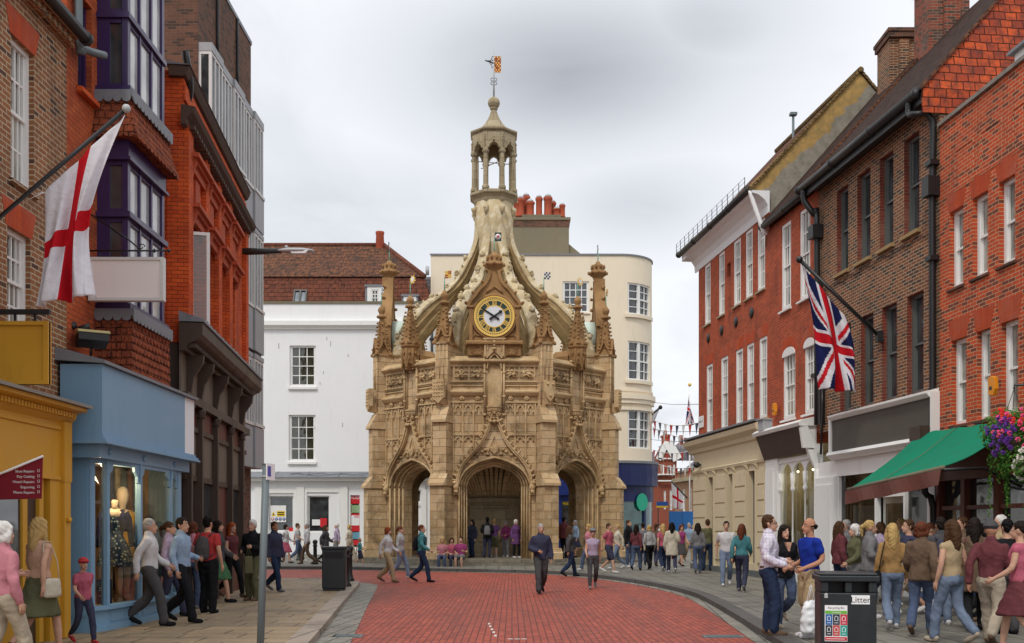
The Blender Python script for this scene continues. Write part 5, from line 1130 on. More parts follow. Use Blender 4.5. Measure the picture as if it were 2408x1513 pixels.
ragged(mb, (-.42,ze+.1), (hd,rz_), 40, W_-.02, W_+.09, .08, -.95)
mb.build('hip_tiles', M['tile_orange'], r)
pipe(r, [(W_-.45,-.44,ze+.0),(W_-.45,-.44,ze-.25),(W_-.2,-.42,ze-.35),(W_-.13,-.1,ze-.5),(W_-.13,-.1,ze-2),(W_-.13,-.1,zg-1.2),(W_-.05,-.3,zg-1.5),(W_-.05,-.3,zg-2.2),(W_-.05,-.12,zg-2.5),(W_-.05,-.12,.1)], .07, M['iron'], [(W_-.13,-.1,ze-1.4),(W_-.13,-.1,ze-3.4)])
mb = MB(); mb.box(W_-.27,W_+.01,-.26,.0,ze-2.1,ze-1.7); mb.build('rain_hopper', M['iron'], r)
pipe(r, [(.0,-.42,ze+.0),(-.02,-.4,ze-.3),(.12,-.2,ze-.7),(.14,-.12,ze-1.0),(.14,-.12,zg-.2)], .08, M['iron'], [(.14,-.12,ze-2.6),(.14,-.12,ze-5)])
mb = MB(); mb.box(-.02,.3,-.3,.0,ze-1.35,ze-1.0); mb.build('rain_hopper', M['iron'], r)
mb = MB(); mb.box(.2,.4,-.14,0,zg-.2,zg+.75); mb.tube([(.45,-.1,zg+.7),(.5,-.12,zg+.3),(.42,-.1,zg-.2),(.35,-.1,zg-1)], .03, 5); mb.build('meter_cabinet', M['iron'], r)
# chimneys on the ridge
for a, b, yt, dd, l in ((2063,2150,70,29.5,1),(2150,2280,-70,27.2,1)):
    d = dd; p = P(a, yt, d+1.0); q = P(b, yt, d); p.z = q.z; t = thing('chimney_stack', 'tall brick chimney, %s' % ('the shorter one nearer the ochre gable' if yt > 0 else 'the taller one rising out of the picture top'), 'chimney', (p.x, d, p.z-5))
    h = 5; w = q.x-p.x; mb = MB(); mb.box(0,w,0,1.0,0,h-.25); mb.box(.35*w,.75*w,-.08,0,0,h-.3); mb.build('stack', M['brick_mixed'] if yt > 0 else brick('sooty_red_chimney_brick', (.30,.06,.03), (.16,.045,.03), (.28,.2,.14), c3=(.08,.04,.03), stain=.4), t)
    mb = MB(); mb.box(-.06,w+.06,-.12,1.06,h-.249,h-.1); mb.box(-.09,w+.09,-.15,1.09,h-.099,h); mb.build('corbelled_top', M['brick_dark'], t)
# dark sign over the white shop front
zs1, zs0 = f.Z(1960,990,.15), f.Z(1960,1064,.15); a0, a1 = f.U(1957,.15), f.U(2192,.15)
mb = MB(); mb.box(a0,a1,-.15,0,zs0,zs1); mb.build('sign_board', M['grey_sign'], r)
mb = MB(); mb.box(a0-.12,a0-.001,-.2,0,zs0-.1,zs1+.12); mb.box(a1+.001,W_-.0,-.2,0,zs0-.1,zs1+.12); mb.prismx([(0,zs1+.001),(-.2,zs1+.001),(-.28,zs1+.08),(-.28,zs1+.12),(0,zs1+.2)], a0,a1); mb.prismx([(0,zs0-.001),(-.24,zs0-.001),(-.28,zs0-.08),(-.18,zs0-.16),(-.16,zs0-.2),(0,zs0-.2)], a0-.1,W_)
zw = zs0-.62
mb.box(.02,W_,-.05,.1,zw,zs0-.201); mb.box(.0,a0+.02,-.12,.15,.1,zw-.001); mb.box(.1,a0-.1,-.16,-.121,.4,zw-.2); mb.box(W_-.3,W_-.004,-.12,.15,.1,zw-.001)
d0, d1 = f.U(2064), f.U(2128); wb = .45
ga, gb = a0+.06, W_-.34
mb.box(ga-.04,d0,-.06,.1,.1,wb); mb.box(d1,gb+.04,-.06,.1,.1,wb)
for u in (ga, d0-.08, d1, gb): mb.box(u,u+.08,-.04,.08,.1,zw)
mb.box(d0,d1,-.03,.08,2.35,2.45)
mb.build('shop_front', M['white_paint'], r)
mb = MB(); 
for q in ((d0+.08,d0+.2,.1,2.35),(d1-.2,d1-.05,.1,2.35)): mb.box(q[0],q[1],.1,.15,q[2],q[3])
mb.box(d0+.2,d1-.2,.1,.15,.1,.4); mb.box(d0+.2,d1-.2,.1,.15,2.2,2.35); mb.box(d1-.19,d1-.16,.05,.1,1.0,1.4); mb.build('door', M['white_paint'], r)
for a, b, z in ((ga+.08,d0-.08,wb),(d1+.08,gb,wb),(d0+.2,d1-.2,.4)):
    mb = MB(); mb.add([(a,.04,z),(b,.04,z),(b,.04,zw),(a,.04,zw)], [(0,1,2,3)]); mb.build('pane', M['glass'], r, recalc=False)
mb = MB(); mb.add([(0,2.6,.1),(W_,2.6,.1),(W_,2.6,3.6),(0,2.6,3.6)], [(0,1,2,3)]); mb.add([(0,.1,.1),(0,2.6,.1),(0,2.6,3.6),(0,.1,3.6)], [(0,1,2,3)]); mb.add([(W_,.1,.1),(W_,2.6,.1),(W_,2.6,3.6),(W_,.1,3.6)], [(0,1,2,3)]); mb.add([(0,.1,zw+.02),(W_,.1,zw+.02),(W_,2.6,zw+.02),(0,2.6,zw+.02)], [(0,1,2,3)]); mb.build('shop_room', paint('pale_shop_wall', (.34,.38,.37), .9, .15), r)
mb = MB(); mb.box(0,W_,2.61,7,0,zg-.4); mb.build('inner_wall', M['room'], r)
mb = MB(); mb.box(ga+.3,ga+.34,.25,.9,.5,2.2); mb.build('display_board', M['white'], r)
mb = MB(); mb.box(d1+.2,d1+1.4,.8,.83,1.7,2.3); mb.build('orange_poster', paint('orange_poster', (.62,.14,.03)), r)
mb = MB(); mb.box(gb-.5,gb-.46,.3,.9,.8,2.1); mb.build('display_board', M['grey_sign'], r)

# --- bright red brick house with the green awning
f = Fac.px(2210, DD, 2560, 13.4, 'red_brick_house', 'bright red brick house with white sash windows above the green awning'); 
x0 = (2210-CX)/F*DD; f = Fac((x0, DD), (x0+.0765*9.0, DD-9.0), root=f.root); r = f.root; r.location = (f.a.x, f.a.y, 0); r.rotation_euler = (0,0,f.rz); W_ = f.w
S = lambda a, b, c, d_: f.rect(a, b, c, d_)
zt = (f.Z(2212,300)+f.Z(2405,145))/2; zg = 3.55
up = level([S(2233,2265,505,680), S(2287,2323,467,655), S(2349,2387,430,628)]); dn = level([S(2238,2272,804,1002), S(2297,2329,782,990), S(2354,2394,760,975)])
stp = up[2][0]-up[1][0]
for k in (1,2): up.append((up[2][0]+stp*k, up[2][1]+stp*k, *up[2][2:])); dn.append((dn[2][0]+stp*k, dn[2][1]+stp*k, *dn[2][2:]))
mb = MB(); holes(mb, .003, W_, zg, zt, up+dn, rev=.22); shell(mb, .003, W_, zg, zt, 7.2); mb.build('wall', M['brick_bright'], r)
for w in up+dn: sash(r, w, .1, 1, 2, fm=M['white_paint'], pm=M['pane_pale'], sill=(M['brick_dark'], .05, .07), fw=.1); arch_lintel(r, w, M['gauged'], .42, .14)
mb = MB(); mb.box(.0, W_, -.06, 7.2, zt+.002, zt+.08); mb.build('coping', M['timber_grey'], r)
mb = MB()
for u in (.6,1.6,2.7): 
    for q in ((u,u+.75,zt-1.55,zt-1.51),(u,u+.75,zt-.75,zt-.71),(u,u+.04,zt-1.5,zt-.75),(u+.71,u+.75,zt-1.5,zt-.75)): mb.box(q[0],q[1],-.012,0,q[2],q[3])
mb.build('brick_panels', M['brick_bright'], r)
mb = MB(); a = f.U(2350); mb.box(a,a+1.6,.3,1.6,zt+.08,zt+.5); o = mb.build('roof_dormer', M['white_paint'], r); mb = MB(); mb.prismx([(.2,zt+.502),(.2,zt+.56),(1.7,zt+.75),(1.7,zt+.502)], a-.1, a+1.7); mb.build('dormer_roof', M['slate_lead'], o)
# brown shop
mb = MB(); mb.box(0, W_, -.1, .1, 2.6, zg-.002); mb.box(-.1,.3,-.25,0,2.9,3.5); mb.box(0,.14,-.1,.15,.1,2.6); mb.box(0,W_,-.06,.1,.1,.5)
for u in (1.0,2.2,3.5,4.8): mb.box(u,u+.14,-.08,.12,.1,2.6)
mb.box(0,W_,-.05,.1,2.0,2.08); mb.build('shop_front', M['redbrown_paint'], r)
mb = MB()
for a, b in ((.14,1.0),(1.14,2.2),(2.34,3.5),(3.64,4.8)): mb = MB(); mb.add([(a,.05,.5),(b,.05,.5),(b,.05,2.6),(a,.05,2.6)], [(0,1,2,3)]); mb.build('pane', M['pane'], r, recalc=False)
mb = MB(); mb.box(0,W_,.2,7,.05,zg-.002); mb.build('inner_wall', M['room'], r)
# the awning
RI = r.rotation_euler.copy(); Mi = (Matrix.Translation((f.a.x,f.a.y,0)) @ Matrix.Rotation(f.rz,4,'Z')).inverted()
t = thing('awning', 'green canvas shop awning with red brown valance over the brown shop', 'awning', (f.a.x,f.a.y,0), f.rz)
B0, B1 = Mi @ P(2162,1019,22.0), Mi @ P(2402,986,18.3); F0, F1 = Mi @ P(1994,1150,21.3), Mi @ P(2219,1097,17.5)
mb = MB(); nx, ny = 16, 8; vs = []
for j in range(ny+1):
    for i in range(nx+1):
        p = (B0.lerp(B1, i/nx)).lerp(F0.lerp(F1, i/nx), j/ny); p.z -= (.06+.035*math.cos(i*2*math.pi/8))*math.sin(math.pi*j/ny)+.012*math.sin(i*1.7+j); vs.append(p)
mb.add(vs, [(j*(nx+1)+i, j*(nx+1)+i+1, (j+1)*(nx+1)+i+1, (j+1)*(nx+1)+i) for j in range(ny) for i in range(nx)]); o = mb.build('canopy', M['awning'], t); s_ = o.modifiers.new('thick','SOLIDIFY'); s_.thickness = .012
mb = MB(); mb.tube([B0.lerp(B1,.42)+Vector((0,-.01,.012)), B0.lerp(B1,.42).lerp(F0.lerp(F1,.42),.5)+Vector((0,-.01,-.036)), F0.lerp(F1,.42)+Vector((0,-.01,.012))], .006, 4); mb.build('seam', M['tan_render'], t)
mb = MB(); mb.tube([F0+Vector((0,0,-.02)), F1+Vector((0,0,-.02))], .04, 8); mb.build('front_bar', M['tan_render'], t)
mb = MB(); vs = []; hb = .27
for i in range(nx+1):
    p = F0.lerp(F1, i/nx); k = .03*math.sin(i*1.1); vs += [p+Vector((0,-.045,-.05)), p+Vector((0,-.06+k,-.05-hb))]
mb.add(vs, [(2*i,2*i+2,2*i+3,2*i+1) for i in range(nx)]); o = mb.build('valance', M['redbrown_paint'], t, recalc=False); s_ = o.modifiers.new('thick','SOLIDIFY'); s_.thickness = .01
for b, q in ((B0,F0),(B1,F1)): mb = MB(); mb.tube([b+Vector((0,0,-1.2)), (b+q)/2+Vector((0,0,-.45)), q+Vector((0,0,-.06))], .03, 6); mb.build('folding_arm', M['iron'], t)
mb = MB(); mb.box(B0.x-.05, B0.x+.45, B0.y-.2, B0.y+.05, B0.z-.18, B0.z+.12); mb.build('cassette_end', M['brown_paint'], t)
# dark boards leaning along the foot of the right hand shops were only a blur of passers-by: left out
# ================================================================== far beyond, down the side street
d = 100; f = Fac.px(1532, d, 1602, d, 'gabled_house', 'far red brick house with white edged gable and grey slate roof'); r = f.root; S = lambda a,b,c,d_: f.rect(a,b,c,d_)
Zf = lambda y: f.Z(0,y)
wl = [S(1561,1566,1154,1198), S(1575,1581,1152,1200)]
mb = MB(); holes(mb, 0, f.w, 0, Zf(1118), wl, rev=.2); shell(mb, 0, f.w, 0, Zf(1118), 8); mb.prism([(f.U(1547),Zf(1118)+.001),(f.U(1590),Zf(1118)+.001),(f.U(1590),Zf(1080)),(f.U(1568),Zf(1044)),(f.U(1549),Zf(1080)),(f.U(1547),Zf(1080))], -.3, 5); mb.build('wall', M['brick_far'], r)
for w in wl+[S(1569,1577,1096,1117)]: sash(r, w, -.35 if w[2] > Zf(1120) else .05, 2, 4, pm=M['pane'], bar=.06, fw=.15)
mb = MB(); mb.strip([(f.U(1547),Zf(1082)),(f.U(1568),Zf(1040))], .5, -.5, -.1); mb.strip([(f.U(1568),Zf(1040)),(f.U(1592),Zf(1082))], .9, -.55, 3)
for y in (1081, 1118, 1133): mb.box(f.U(1546),f.U(1592),-.5,-.28,Zf(y),Zf(y-3))
for x in (1557, 1582): mb.box(f.U(x),f.U(x+3),-.45,-.28,Zf(1116),Zf(1094))
mb.build('white_trim', M['white_paint'], r)
mb = MB(); mb.add([(f.U(1568),0,Zf(1046)),(f.w+5,4,Zf(1040)),(f.w+5,-.2,Zf(1086)),(f.U(1590),-.2,Zf(1084))], [(0,1,2,3)]); mb.prismx([(-.6,Zf(1120)),(4,Zf(1055)),(8,Zf(1120))], -3, f.U(1549)); mb.build('roof', M['slate'], r, recalc=False)
mb = MB(); a = f.U(1562); mb.box(a,a+.6,1,1.9,Zf(1060),Zf(1026)); mb.box(a-.1,a+.7,.9,2,Zf(1026)+.002,Zf(1022)); mb.lathe([(.22,0),(.16,.5)],8,(a+.3,1.4,Zf(1022))); mb.build('chimney', M['pot'], r)
mb = MB(); a = f.U(1608); mb.box(a,a+.9,3,4,Zf(1060),Zf(1036)); mb.lathe([(.25,0),(.2,.8)],8,(a+.3,3.5,Zf(1036))); mb.build('chimney', M['brick_far'], r)
d = 92; f = Fac.px(1587, d, 1720, d-14, 'tan_brick_wing', 'long far tan brick wing with tall white windows behind the flag'); r = f.root
wl = [f.rect(1605,1611,1152,1203), f.rect(1619,1626,1150,1203), f.rect(1634,1641,1148,1203), f.rect(1650,1657,1146,1203)]
mb = MB(); holes(mb, 0, f.w, 0, f.Z(1587,1112), wl, rev=.2); shell(mb, 0, f.w, 0, f.Z(1587,1112), 5); mb.build('wall', M['brick_fartan'], r)
for w in wl: sash(r, w, .05, 1, 2, pm=M['pane_pale'], fw=.18)
mb = MB(); z = f.Z(1587,1136); mb.box(0,f.w,-.3,0,z,z+.35); mb.box(0,f.w,-.1,0,f.Z(1587,1114),f.Z(1587,1110)); mb.build('stone_band', M['stone_grey'], r)
mb = MB(); z = f.Z(1587,1111); mb.prismx([(.3,z),(3,z+2.2),(6,z)], .8, f.w); mb.build('roof', M['slate'], r)
# flagpole with a furled union flag, and bunting across the street
def bunting(x0, y0, x1, y1, d0, d1, n, label, sag=.0):
    a, b = P(x0,y0,d0), P(x1,y1,d1); t = thing('bunting', label, 'bunting', a, group='bunting strung across the side street')
    pts = [Vector((0,0,0)).lerp(b-a, i/n)-Vector((0,0,sag*math.sin(math.pi*i/n))) for i in range(n+1)]
    mb = MB(); mb.tube(pts, .02, 4); mb.build('cord', M['white'], t)
    for i in range(n):
        p, q = pts[i].lerp(pts[i+1],.2), pts[i].lerp(pts[i+1],.72); l = (q-p).length; c = (p+q)/2+Vector((random.uniform(-.05,.05),0,-l*min(1.5,.62/l if l > .41 else 1.5))); mb = MB()
        mb.add([p,q,c,p+Vector((0,.02,0)),q+Vector((0,.02,0)),c+Vector((0,.02,0))], [(0,1,2),(5,4,3),(0,3,4,1),(1,4,5,2),(2,5,3,0)]); mb.build('pennant', (M['red'],M['navy_paint'],M['white'])[i%3], t)
bunting(1534,988,1648,993,62,52,8,'highest string of red, navy and white pennants', .25)
bunting(1534,1005,1648,1032,63,53,9,'second string of small pennants sloping down to the right', .2)
bunting(1534,1058,1650,1052,70,58,10,'lowest level string of pennants before the slate roof', .3)
bunting(1534,1087,1650,1096,66,56,12,'string of tiny pennants crossing the far gable front', .25)
for i, (y0,y1,l) in enumerate(((946,951,'thin overhead wire, topmost between cream house and corner house'),(1010,1015,'thin overhead wire, middle one between cream house and corner house'),(1034,1037,'thin overhead wire just above the highest bunting'))):
    mb = MB(); a, b = P(1530,y0,61), P(1650,y1,45); mb.tube([a,a.lerp(b,.5)-Vector((0,0,.08)),b], .012, 4); tag(mb.build('overhead_wire', M['steel']), l, 'wire', 'overhead wires')
d = 86; p = P(1622, 905, d); t = thing('flagpole', 'distant tall white flagpole with gilt top and drooping union flag', 'flagpole', (p.x, d, 0)); mb = MB(); mb.tube([(0,0,0),(0,0,p.z)], [.07,.045], 8); mb.build('pole', M['white'], t); mb = MB(); mb.blob((0,0,p.z), .16, 0, 8); mb.build('finial', M['gold'], t)
# orange tinted sign, blue hoarding
d = 72; mb = MB(); a, b = P(1544,1194,d), P(1571,1180,d); t = thing('street_sign', 'small blue and yellow sign on a post beyond the crowd', 'sign', (a.x,d,0)); mb.box(0,b.x-a.x,0,.05,a.z+.12,b.z); mb.build('blue_panel', M['blue'], t); mb = MB(); mb.box(0,b.x-a.x,0,.05,a.z,a.z+.118); mb.build('yellow_panel', M['yellow'], t); mb = MB(); mb.tube([(.12,.08,0),(.12,.08,b.z)], .04, 6); mb.build('post', M['iron'], t)
d = 74; mb = MB(); a, b = P(1574,1221,d), P(1664,1203,d); t = thing('site_hoarding', 'low blue hoarding behind the far crowd', 'hoarding', (a.x,d,0)); w = b.x-a.x
for k in range(3): mb = MB(); mb.box(k*w/3+.02,(k+1)*w/3-.02,0,.06,.15,b.z); mb.build('panel', paint('hoarding_blue', (.02,.14,.42), .5), t)
mb = MB()
for k in range(4): mb.box(k*w/3-.03,k*w/3+.03,.06,.12,.1,b.z+.1)
mb.box(0,w,.0601,.1,b.z-.2,b.z-.1); mb.build('rail', M['steel'], t)
# ================================================================== the market cross
DX = 47.6; XC = -.84
cross = thing('market_cross', 'octagonal honey coloured stone market cross with clock, flying ribs and open lantern', 'monument', (XC, DX, 0), R(1.2))
def inst(o, ang, parent=cross):
    'the same part on another side of the octagon'
    c = o.copy(); C.objects.link(c); c.parent = parent; c.rotation_euler = (0,0,ang); 
    for ch in o.children:
        g = ch.copy(); C.objects.link(g); g.parent = c
    return c
AP = 4.95                                   # wall face to centre
SP, AX = 3.35, 4.52                         # springing and apex of the outer arch order
def archpts(a, sp, ax, n=9):
    'four-centred arch, left springing to right'
    h = ax-sp; half = []
    for i in range(n+1):
        t = i/n; x = (1-t)**2*a+2*t*(1-t)*a*.95; z = sp+(1-t)**2*0+2*t*(1-t)*h*.76+t*t*h; half.append((x, z))
    return [(-x, z) for x, z in half]+[(x, z) for x, z in reversed(half[:-1])]
HW = AP*math.tan(R(22.5))
def arcade():
    mb = MB(); top = 8.45
    for k, (a, y0, y1) in enumerate(((1.46,0,.2),(1.36,.2,.36),(1.25,.36,.5),(1.13,.5,.95))):
        ap = archpts(a, SP, SP+(AX-SP)*(.78+.22*(a-1.13)/.33)+(-.02*k))
        b = -AP+y0; e = -AP+y1; hw = (AP-y0)*math.tan(R(22.5)) if k == 0 else (AP-y1)*math.tan(R(22.5))
        # wall on each side and above, as quads following the arch
        pts = [(-a, .0)]+ap+[(a, .0)]
        for s in (0, 1):
            x0, x1 = (-hw, -a) if s == 0 else (a, hw)
            mb.add([(x0,b,0),(x1,b,0),(x1,b,SP),(x0,b,SP)], [(0,1,2,3)])
        n = len(ap)
        for i in range(n-1):
            (xa, za), (xb, zb_) = ap[i], ap[i+1]
            mb.add([(xa,b,za),(xb,b,zb_),(xb,b,top),(xa,b,top)], [(0,1,2,3)])
            mb.add([(xa,b,za),(xb,b,zb_),(xb,e,zb_),(xa,e,za)], [(0,1,2,3)])
        mb.add([(-hw,b,SP),(-a,b,SP),(-a,b,top),(-hw,b,top)], [(0,1,2,3)]); mb.add([(a,b,SP),(hw,b,SP),(hw,b,top),(a,b,top)], [(0,1,2,3)])
        for s in (-1, 1): mb.add([(s*a,b,0),(s*a,e,0),(s*a,e,SP),(s*a,b,SP)], [(0,1,2,3)])
    e = -AP+.95; hw = (AP-.95)*math.tan(R(22.5)); a = 1.13; ap = archpts(a, SP, SP+(AX-SP)*.78-.06)
    for i in range(len(ap)-1):
        (xa, za), (xb, zb_) = ap[i], ap[i+1]; mb.add([(xa,e,za),(xb,e,zb_),(xb,e,top),(xa,e,top)], [(3,2,1,0)])
    for s in (-1,1): mb.add([(s*a,e,0),(s*hw,e,0),(s*hw,e,top),(s*a,e,top)], [(0,1,2,3)])
    hwo = HW; mb.add([(-hwo,-AP,top),(hwo,-AP,top),(hw,e,top),(-hw,e,top)], [(0,1,2,3)])
    w = mb.build('arcade_wall', M['stone'], cross)
    # mouldings: rolls that line the arch and run down the jambs
    mb = MB()
    for a, y, rr in ((1.46,-.03,.055),(1.36,.16,.045),(1.25,.32,.045),(1.15,.46,.04)):
        ap = archpts(a+.02, SP, SP+(AX-SP)*(.78+.22*(a-1.13)/.33)+.02, 9); mb.tube([(-a-.02,-AP+y,.35),(-a-.02,-AP+y,SP)]+[(x,-AP+y,z) for x, z in ap]+[(a+.02,-AP+y,SP),(a+.02,-AP+y,.35)], rr, 6)
    # ogee hood with crockets and stops
    og = [(1.54,3.42),(1.50,3.75),(1.37,4.12),(1.11,4.49),(.78,4.83),(.45,5.3),(.24,5.78),(.09,6.25),(.03,6.45)]
    og = [tuple(p) for p in smooth_path(og, 4)]
    for s in (-1, 1):
        p = [(s*x, z) for x, z in og]; mb.strip(p, .13, -AP-.16, -AP+.0); mb.strip([(s*(x+.02), z+.03) for x, z in og], .05, -AP-.21, -AP-.159)
        for i in range(2, len(og)-1, 2):
            x, z = og[i]; tx = og[i+1][0]-og[i-1][0]; tz = og[i+1][1]-og[i-1][1]; l = math.hypot(tx, tz); nx, nz = tz/l, -tx/l
            if nx < 0: nx, nz = -nx, -nz
            mb.blob((s*(x+nx*.11), -AP-.14, z+nz*.11), (.075,.085,.075), .3, 6); mb.blob((s*(x+nx*.17), -AP-.19, z+nz*.17+.03), (.05,.05,.045), .3, 5)
        mb.blob((s*1.58,-AP-.14,3.32), (.15,.15,.2), .12, 8); mb.blob((s*1.58,-AP-.2,3.12), (.11,.12,.1), .2, 6); mb.blob((s*1.62,-AP-.17,3.48), (.13,.13,.09), .2, 7); mb.box(s*1.58-.1, s*1.58+.1, -AP-.16, -AP, 2.98, 3.06)
    for z, q in ((6.02,.16),(6.16,.1),(6.42,.09)): 
        for k in range(5): mb.blob((q*1.3*math.cos(k*math.pi/4), -AP-.1-q*.8*math.sin(k*math.pi/4), z), (q*.55,q*.55,q*.5), .2, 6)
    mb.tube([(0,-AP-.08,5.9),(0,-AP-.1,6.6)], [.08,.06], 8)
    # blank shield and foliage inside the hood
    mb.prism([(-.16,5.0),(.16,5.0),(.16,4.82),(.0,4.68),(-.16,4.82)], -AP-.09, -AP); mb.strip([(-.3,4.72),(-.18,4.98),(0,5.45),(.18,4.98),(.3,4.72)], .05, -AP-.06, -AP)
    for s in (-1,1):
        for x, z in ((.5,4.78),(.36,4.86),(.72,4.66),(.28,4.68),(.9,4.52)): mb.blob((s*x,-AP-.03,z), (.09,.06,.06), .3, 6)
    mb.build('hood_mould', M['stone_carved'], w)
    # tracery: two tiers of slim lights with cusped heads
    hood = lambda x: min((abs(x-px_), pz) for px_, pz in og)[1] if x < 1.5 else 3.4
    bars = [.46,.86,1.30,1.70]; zt_, zm_ = 6.78, 5.48
    for s in (-1, 1):
        mb = MB()
        for i, x in enumerate(bars): mb.box(s*x-.028, s*x+.028, -AP-.07, -AP, max(hood(x)+.1, 3.5), zt_)
        xa = .3
        mb.box(min(s*.34,s*1.74), max(s*.34,s*1.74), -AP-.085, -AP, zm_-.03, zm_+.03); 
        for i in range(3):
            a, b = bars[i], bars[i+1]; c = s*(a+b)/2; h = (b-a)/2
            for zz, hh in ((zt_, .42), (zm_-.03, .26)):
                if zz < 5.6 and hood(a) > zz-.35: continue
                for q in (-1, 1):
                    mb.strip([(c+q*h,zz-hh*1.1),(c+q*h*.75,zz-hh*.72),(c+q*h*.38,zz-hh*.4),(c,zz-.04)], .042, -AP-.055, -AP)
                    mb.blob((c+q*h*.5,-AP-.04,zz-hh*.78), (.04,.03,.04), 0, 5); mb.box(c+q*h*.5-.015, c+q*h*.5+.03, -AP-.04, -AP, zz-hh*.55, zz)
                    mb.strip([(c+q*h*.75,zz-hh*.72),(c+q*h*.48,zz-hh*.95),(c+q*h*.3,zz-hh*.62)], .03, -AP-.045, -AP)
                mb.prism([(c-h,zz-.0),(c+h,zz-.0),(c+h,zz-hh*.2),(c+h*.25,zz-.03),(c-h*.25,zz-.03),(c-h,zz-hh*.2)], -AP-.04, -AP)
        mb.build('tracery', M['stone_carved'], w)
    # string courses, rosettes, the frieze of carved beasts, the sloping coping
    mb = MB(); y = -AP
    for z0_, z1_, o_ in ((6.80,6.86,.08),(7.12,7.3,.0),):
        [mb.box(a, b, y-o_-.01, y, z0_, z1_) for a, b in ((-HW,-.45),(.45,HW))]
    for a, b in ((-HW-.1,-.45),(.45,HW+.1)):
        mb.prismx([(y,7.1),(y-.1,7.1),(y-.2,7.22),(y-.2,7.28),(y,7.36)], a, b)
        for zz in (7.5,7.6): mb.box(a, b, y-.05, y, zz, zz+.05)
        mb.box(a, b, y-.09, y, 7.66, 7.72); mb.box(a, b, y-.06, y, 8.3, 8.4)
    mb.prismx([(y+.9,8.451),(y,8.4),(y-.1,8.42),(y-.22,8.5),(y-.22,8.56),(y-.1,8.62),(y-.02,8.74),(y+.35,8.8),(y+.35,8.455)], -HW-.08, HW+.08)
    for s in (-1, 1):
        for c in (.68, 1.34):
            c *= s
            for k in range(6): a = k*math.pi/3; mb.blob((c+.07*math.cos(a), y-.06, 6.99+.07*math.sin(a)), (.05,.05,.05), .1, 5)
            mb.blob((c,y-.1,6.99), .045, 0, 6)
        for i, c in enumerate((.72, 1.36)):
            c *= s; h = .31; zc_ = 8.0
            for q in (-1, 1): mb.box(c+q*h-.025, c+q*h+.025, y-.06, y, zc_-.3, zc_+.3)
            mb.box(c-h, c+h, y-.06, y, zc_-.33, zc_-.28)
            for q in (-1,1):           # cusped corners of the panel
                for t_ in (-1,1): mb.strip([(c+q*h,zc_+t_*.08),(c+q*h*.55,zc_+t_*.14),(c+q*.08,zc_+t_*.29)], .035, y-.05, y)
            rng = random.Random(int(100*(c+5)))
            for k in range(9): a = rng.uniform(0,6.3); q = rng.uniform(.02,.15); mb.blob((c+q*math.cos(a)*1.2, y-.07-rng.uniform(0,.05), zc_+q*math.sin(a)), (rng.uniform(.05,.09),.06,rng.uniform(.05,.085)), .25, 6)
            for k in range(4): a = .6+k*math.pi/2; mb.tube([(c,y-.08,zc_),(c+.14*math.cos(a),y-.1,zc_+.14*math.sin(a)),(c+.22*math.cos(a+.35),y-.06,zc_+.2*math.sin(a+.3))], [.05,.035,.02], 5)
    mb.build('frieze', M['stone_carved'], w)
    # vault ribs under the roof, springing from the pier inside
    mb = MB()
    for x in (-1.3,-.75,-.25,.25,.75,1.3): mb.tube(smooth_path([(x*.3,-.95,3.0),(x*.45,-1.6,4.2),(x*.8,-2.8,5.0),(x*1.15,-3.95,5.2)], 3), .09, 6)
    mb.build('vault_ribs', M['stone'], w); return w
arc = arcade()
for k in range(1, 8): inst(arc, R(45*k))
# --- the empty niches in the middle of each side
def niche(style):
    mb = MB(); y = -AP
    for s in (-1, 1):
        mb.tube([(s*.40,y-.1,6.3),(s*.40,y-.1,8.72)], .05, 8)
        for z in (6.3,7.05,8.05,8.7): mb.lathe([(.055,-.05),(.085,0),(.055,.05)], 8, (s*.40,y-.1,z))
        mb.tube([(s*.30,y-.05,6.55),(s*.30,y-.05,8.5)], .03, 6)
    mb.lathe([(.05,5.95),(.1,6.1),(.16,6.28),(.3,6.42),(.33,6.5),(.33,6.58),(.36,6.6),(.36,6.66)], 8, (0,y+.02,0), R(22.5), False)
    for k in range(5): a = math.pi+k*math.pi/4; mb.blob((.24*math.cos(a), y+.24*math.sin(a), 6.36), .07, .25, 6)
    if style == 0:                 # flat canopied head, as on the front
        mb.strip([(-.30,8.2),(-.26,8.5),(-.12,8.72),(0,8.86),(.12,8.72),(.26,8.5),(.30,8.2)], .06, y-.16, y)
        for s in (-1,1): mb.strip([(s*.22,8.35),(s*.1,8.52),(0,8.58)], .04, y-.12, y); mb.strip([(s*.05,9.2),(s*.15,9.32),(s*.28,9.2),(s*.28,8.95)], .03, y-.27, y-.2)
        mb.prism([(-.42,8.72),(-.3,8.62),(-.12,8.82),(0,8.92),(.12,8.82),(.3,8.62),(.42,8.72),(.42,9.4),(-.42,9.4)], y-.2, y+.2); mb.box(-.47,.47,y-.26,y+.25,9.4,9.46)
        for z,q in ((9.02,.09),(9.16,.06),(9.3,.08)): mb.blob((0,y-.24,z), (q,.07,.07), .1, 7)
        for s in (-1,1): mb.box(s*.38-.04,s*.38+.04,y-.24,y+.2,8.7,9.399)
    mb.build('statue_niche', M['stone_carved'], cross); n = bpy.data.objects[-1] if False else None
    return None
def named(name): return [o for o in cross.children if o.name.split('.')[0] == name]
niche(0); n0 = named('statue_niche')[0]
for k in (2,4,6): inst(n0, R(45*k))
niche(1); n1 = [o for o in named('statue_niche') if o.data != n0.data][0]; n1.rotation_euler = (0,0,R(45))
for k in (3,5,7): inst(n1, R(45*k))
mb = MB(); mb.prism([(-.27,6.6),(.27,6.6),(.27,8.2),(.2,8.45),(0,8.65),(-.2,8.45),(-.27,8.2)], -AP-.025, -AP-.004); pb = mb.build('niche_back', M['stone_carved'], n0)
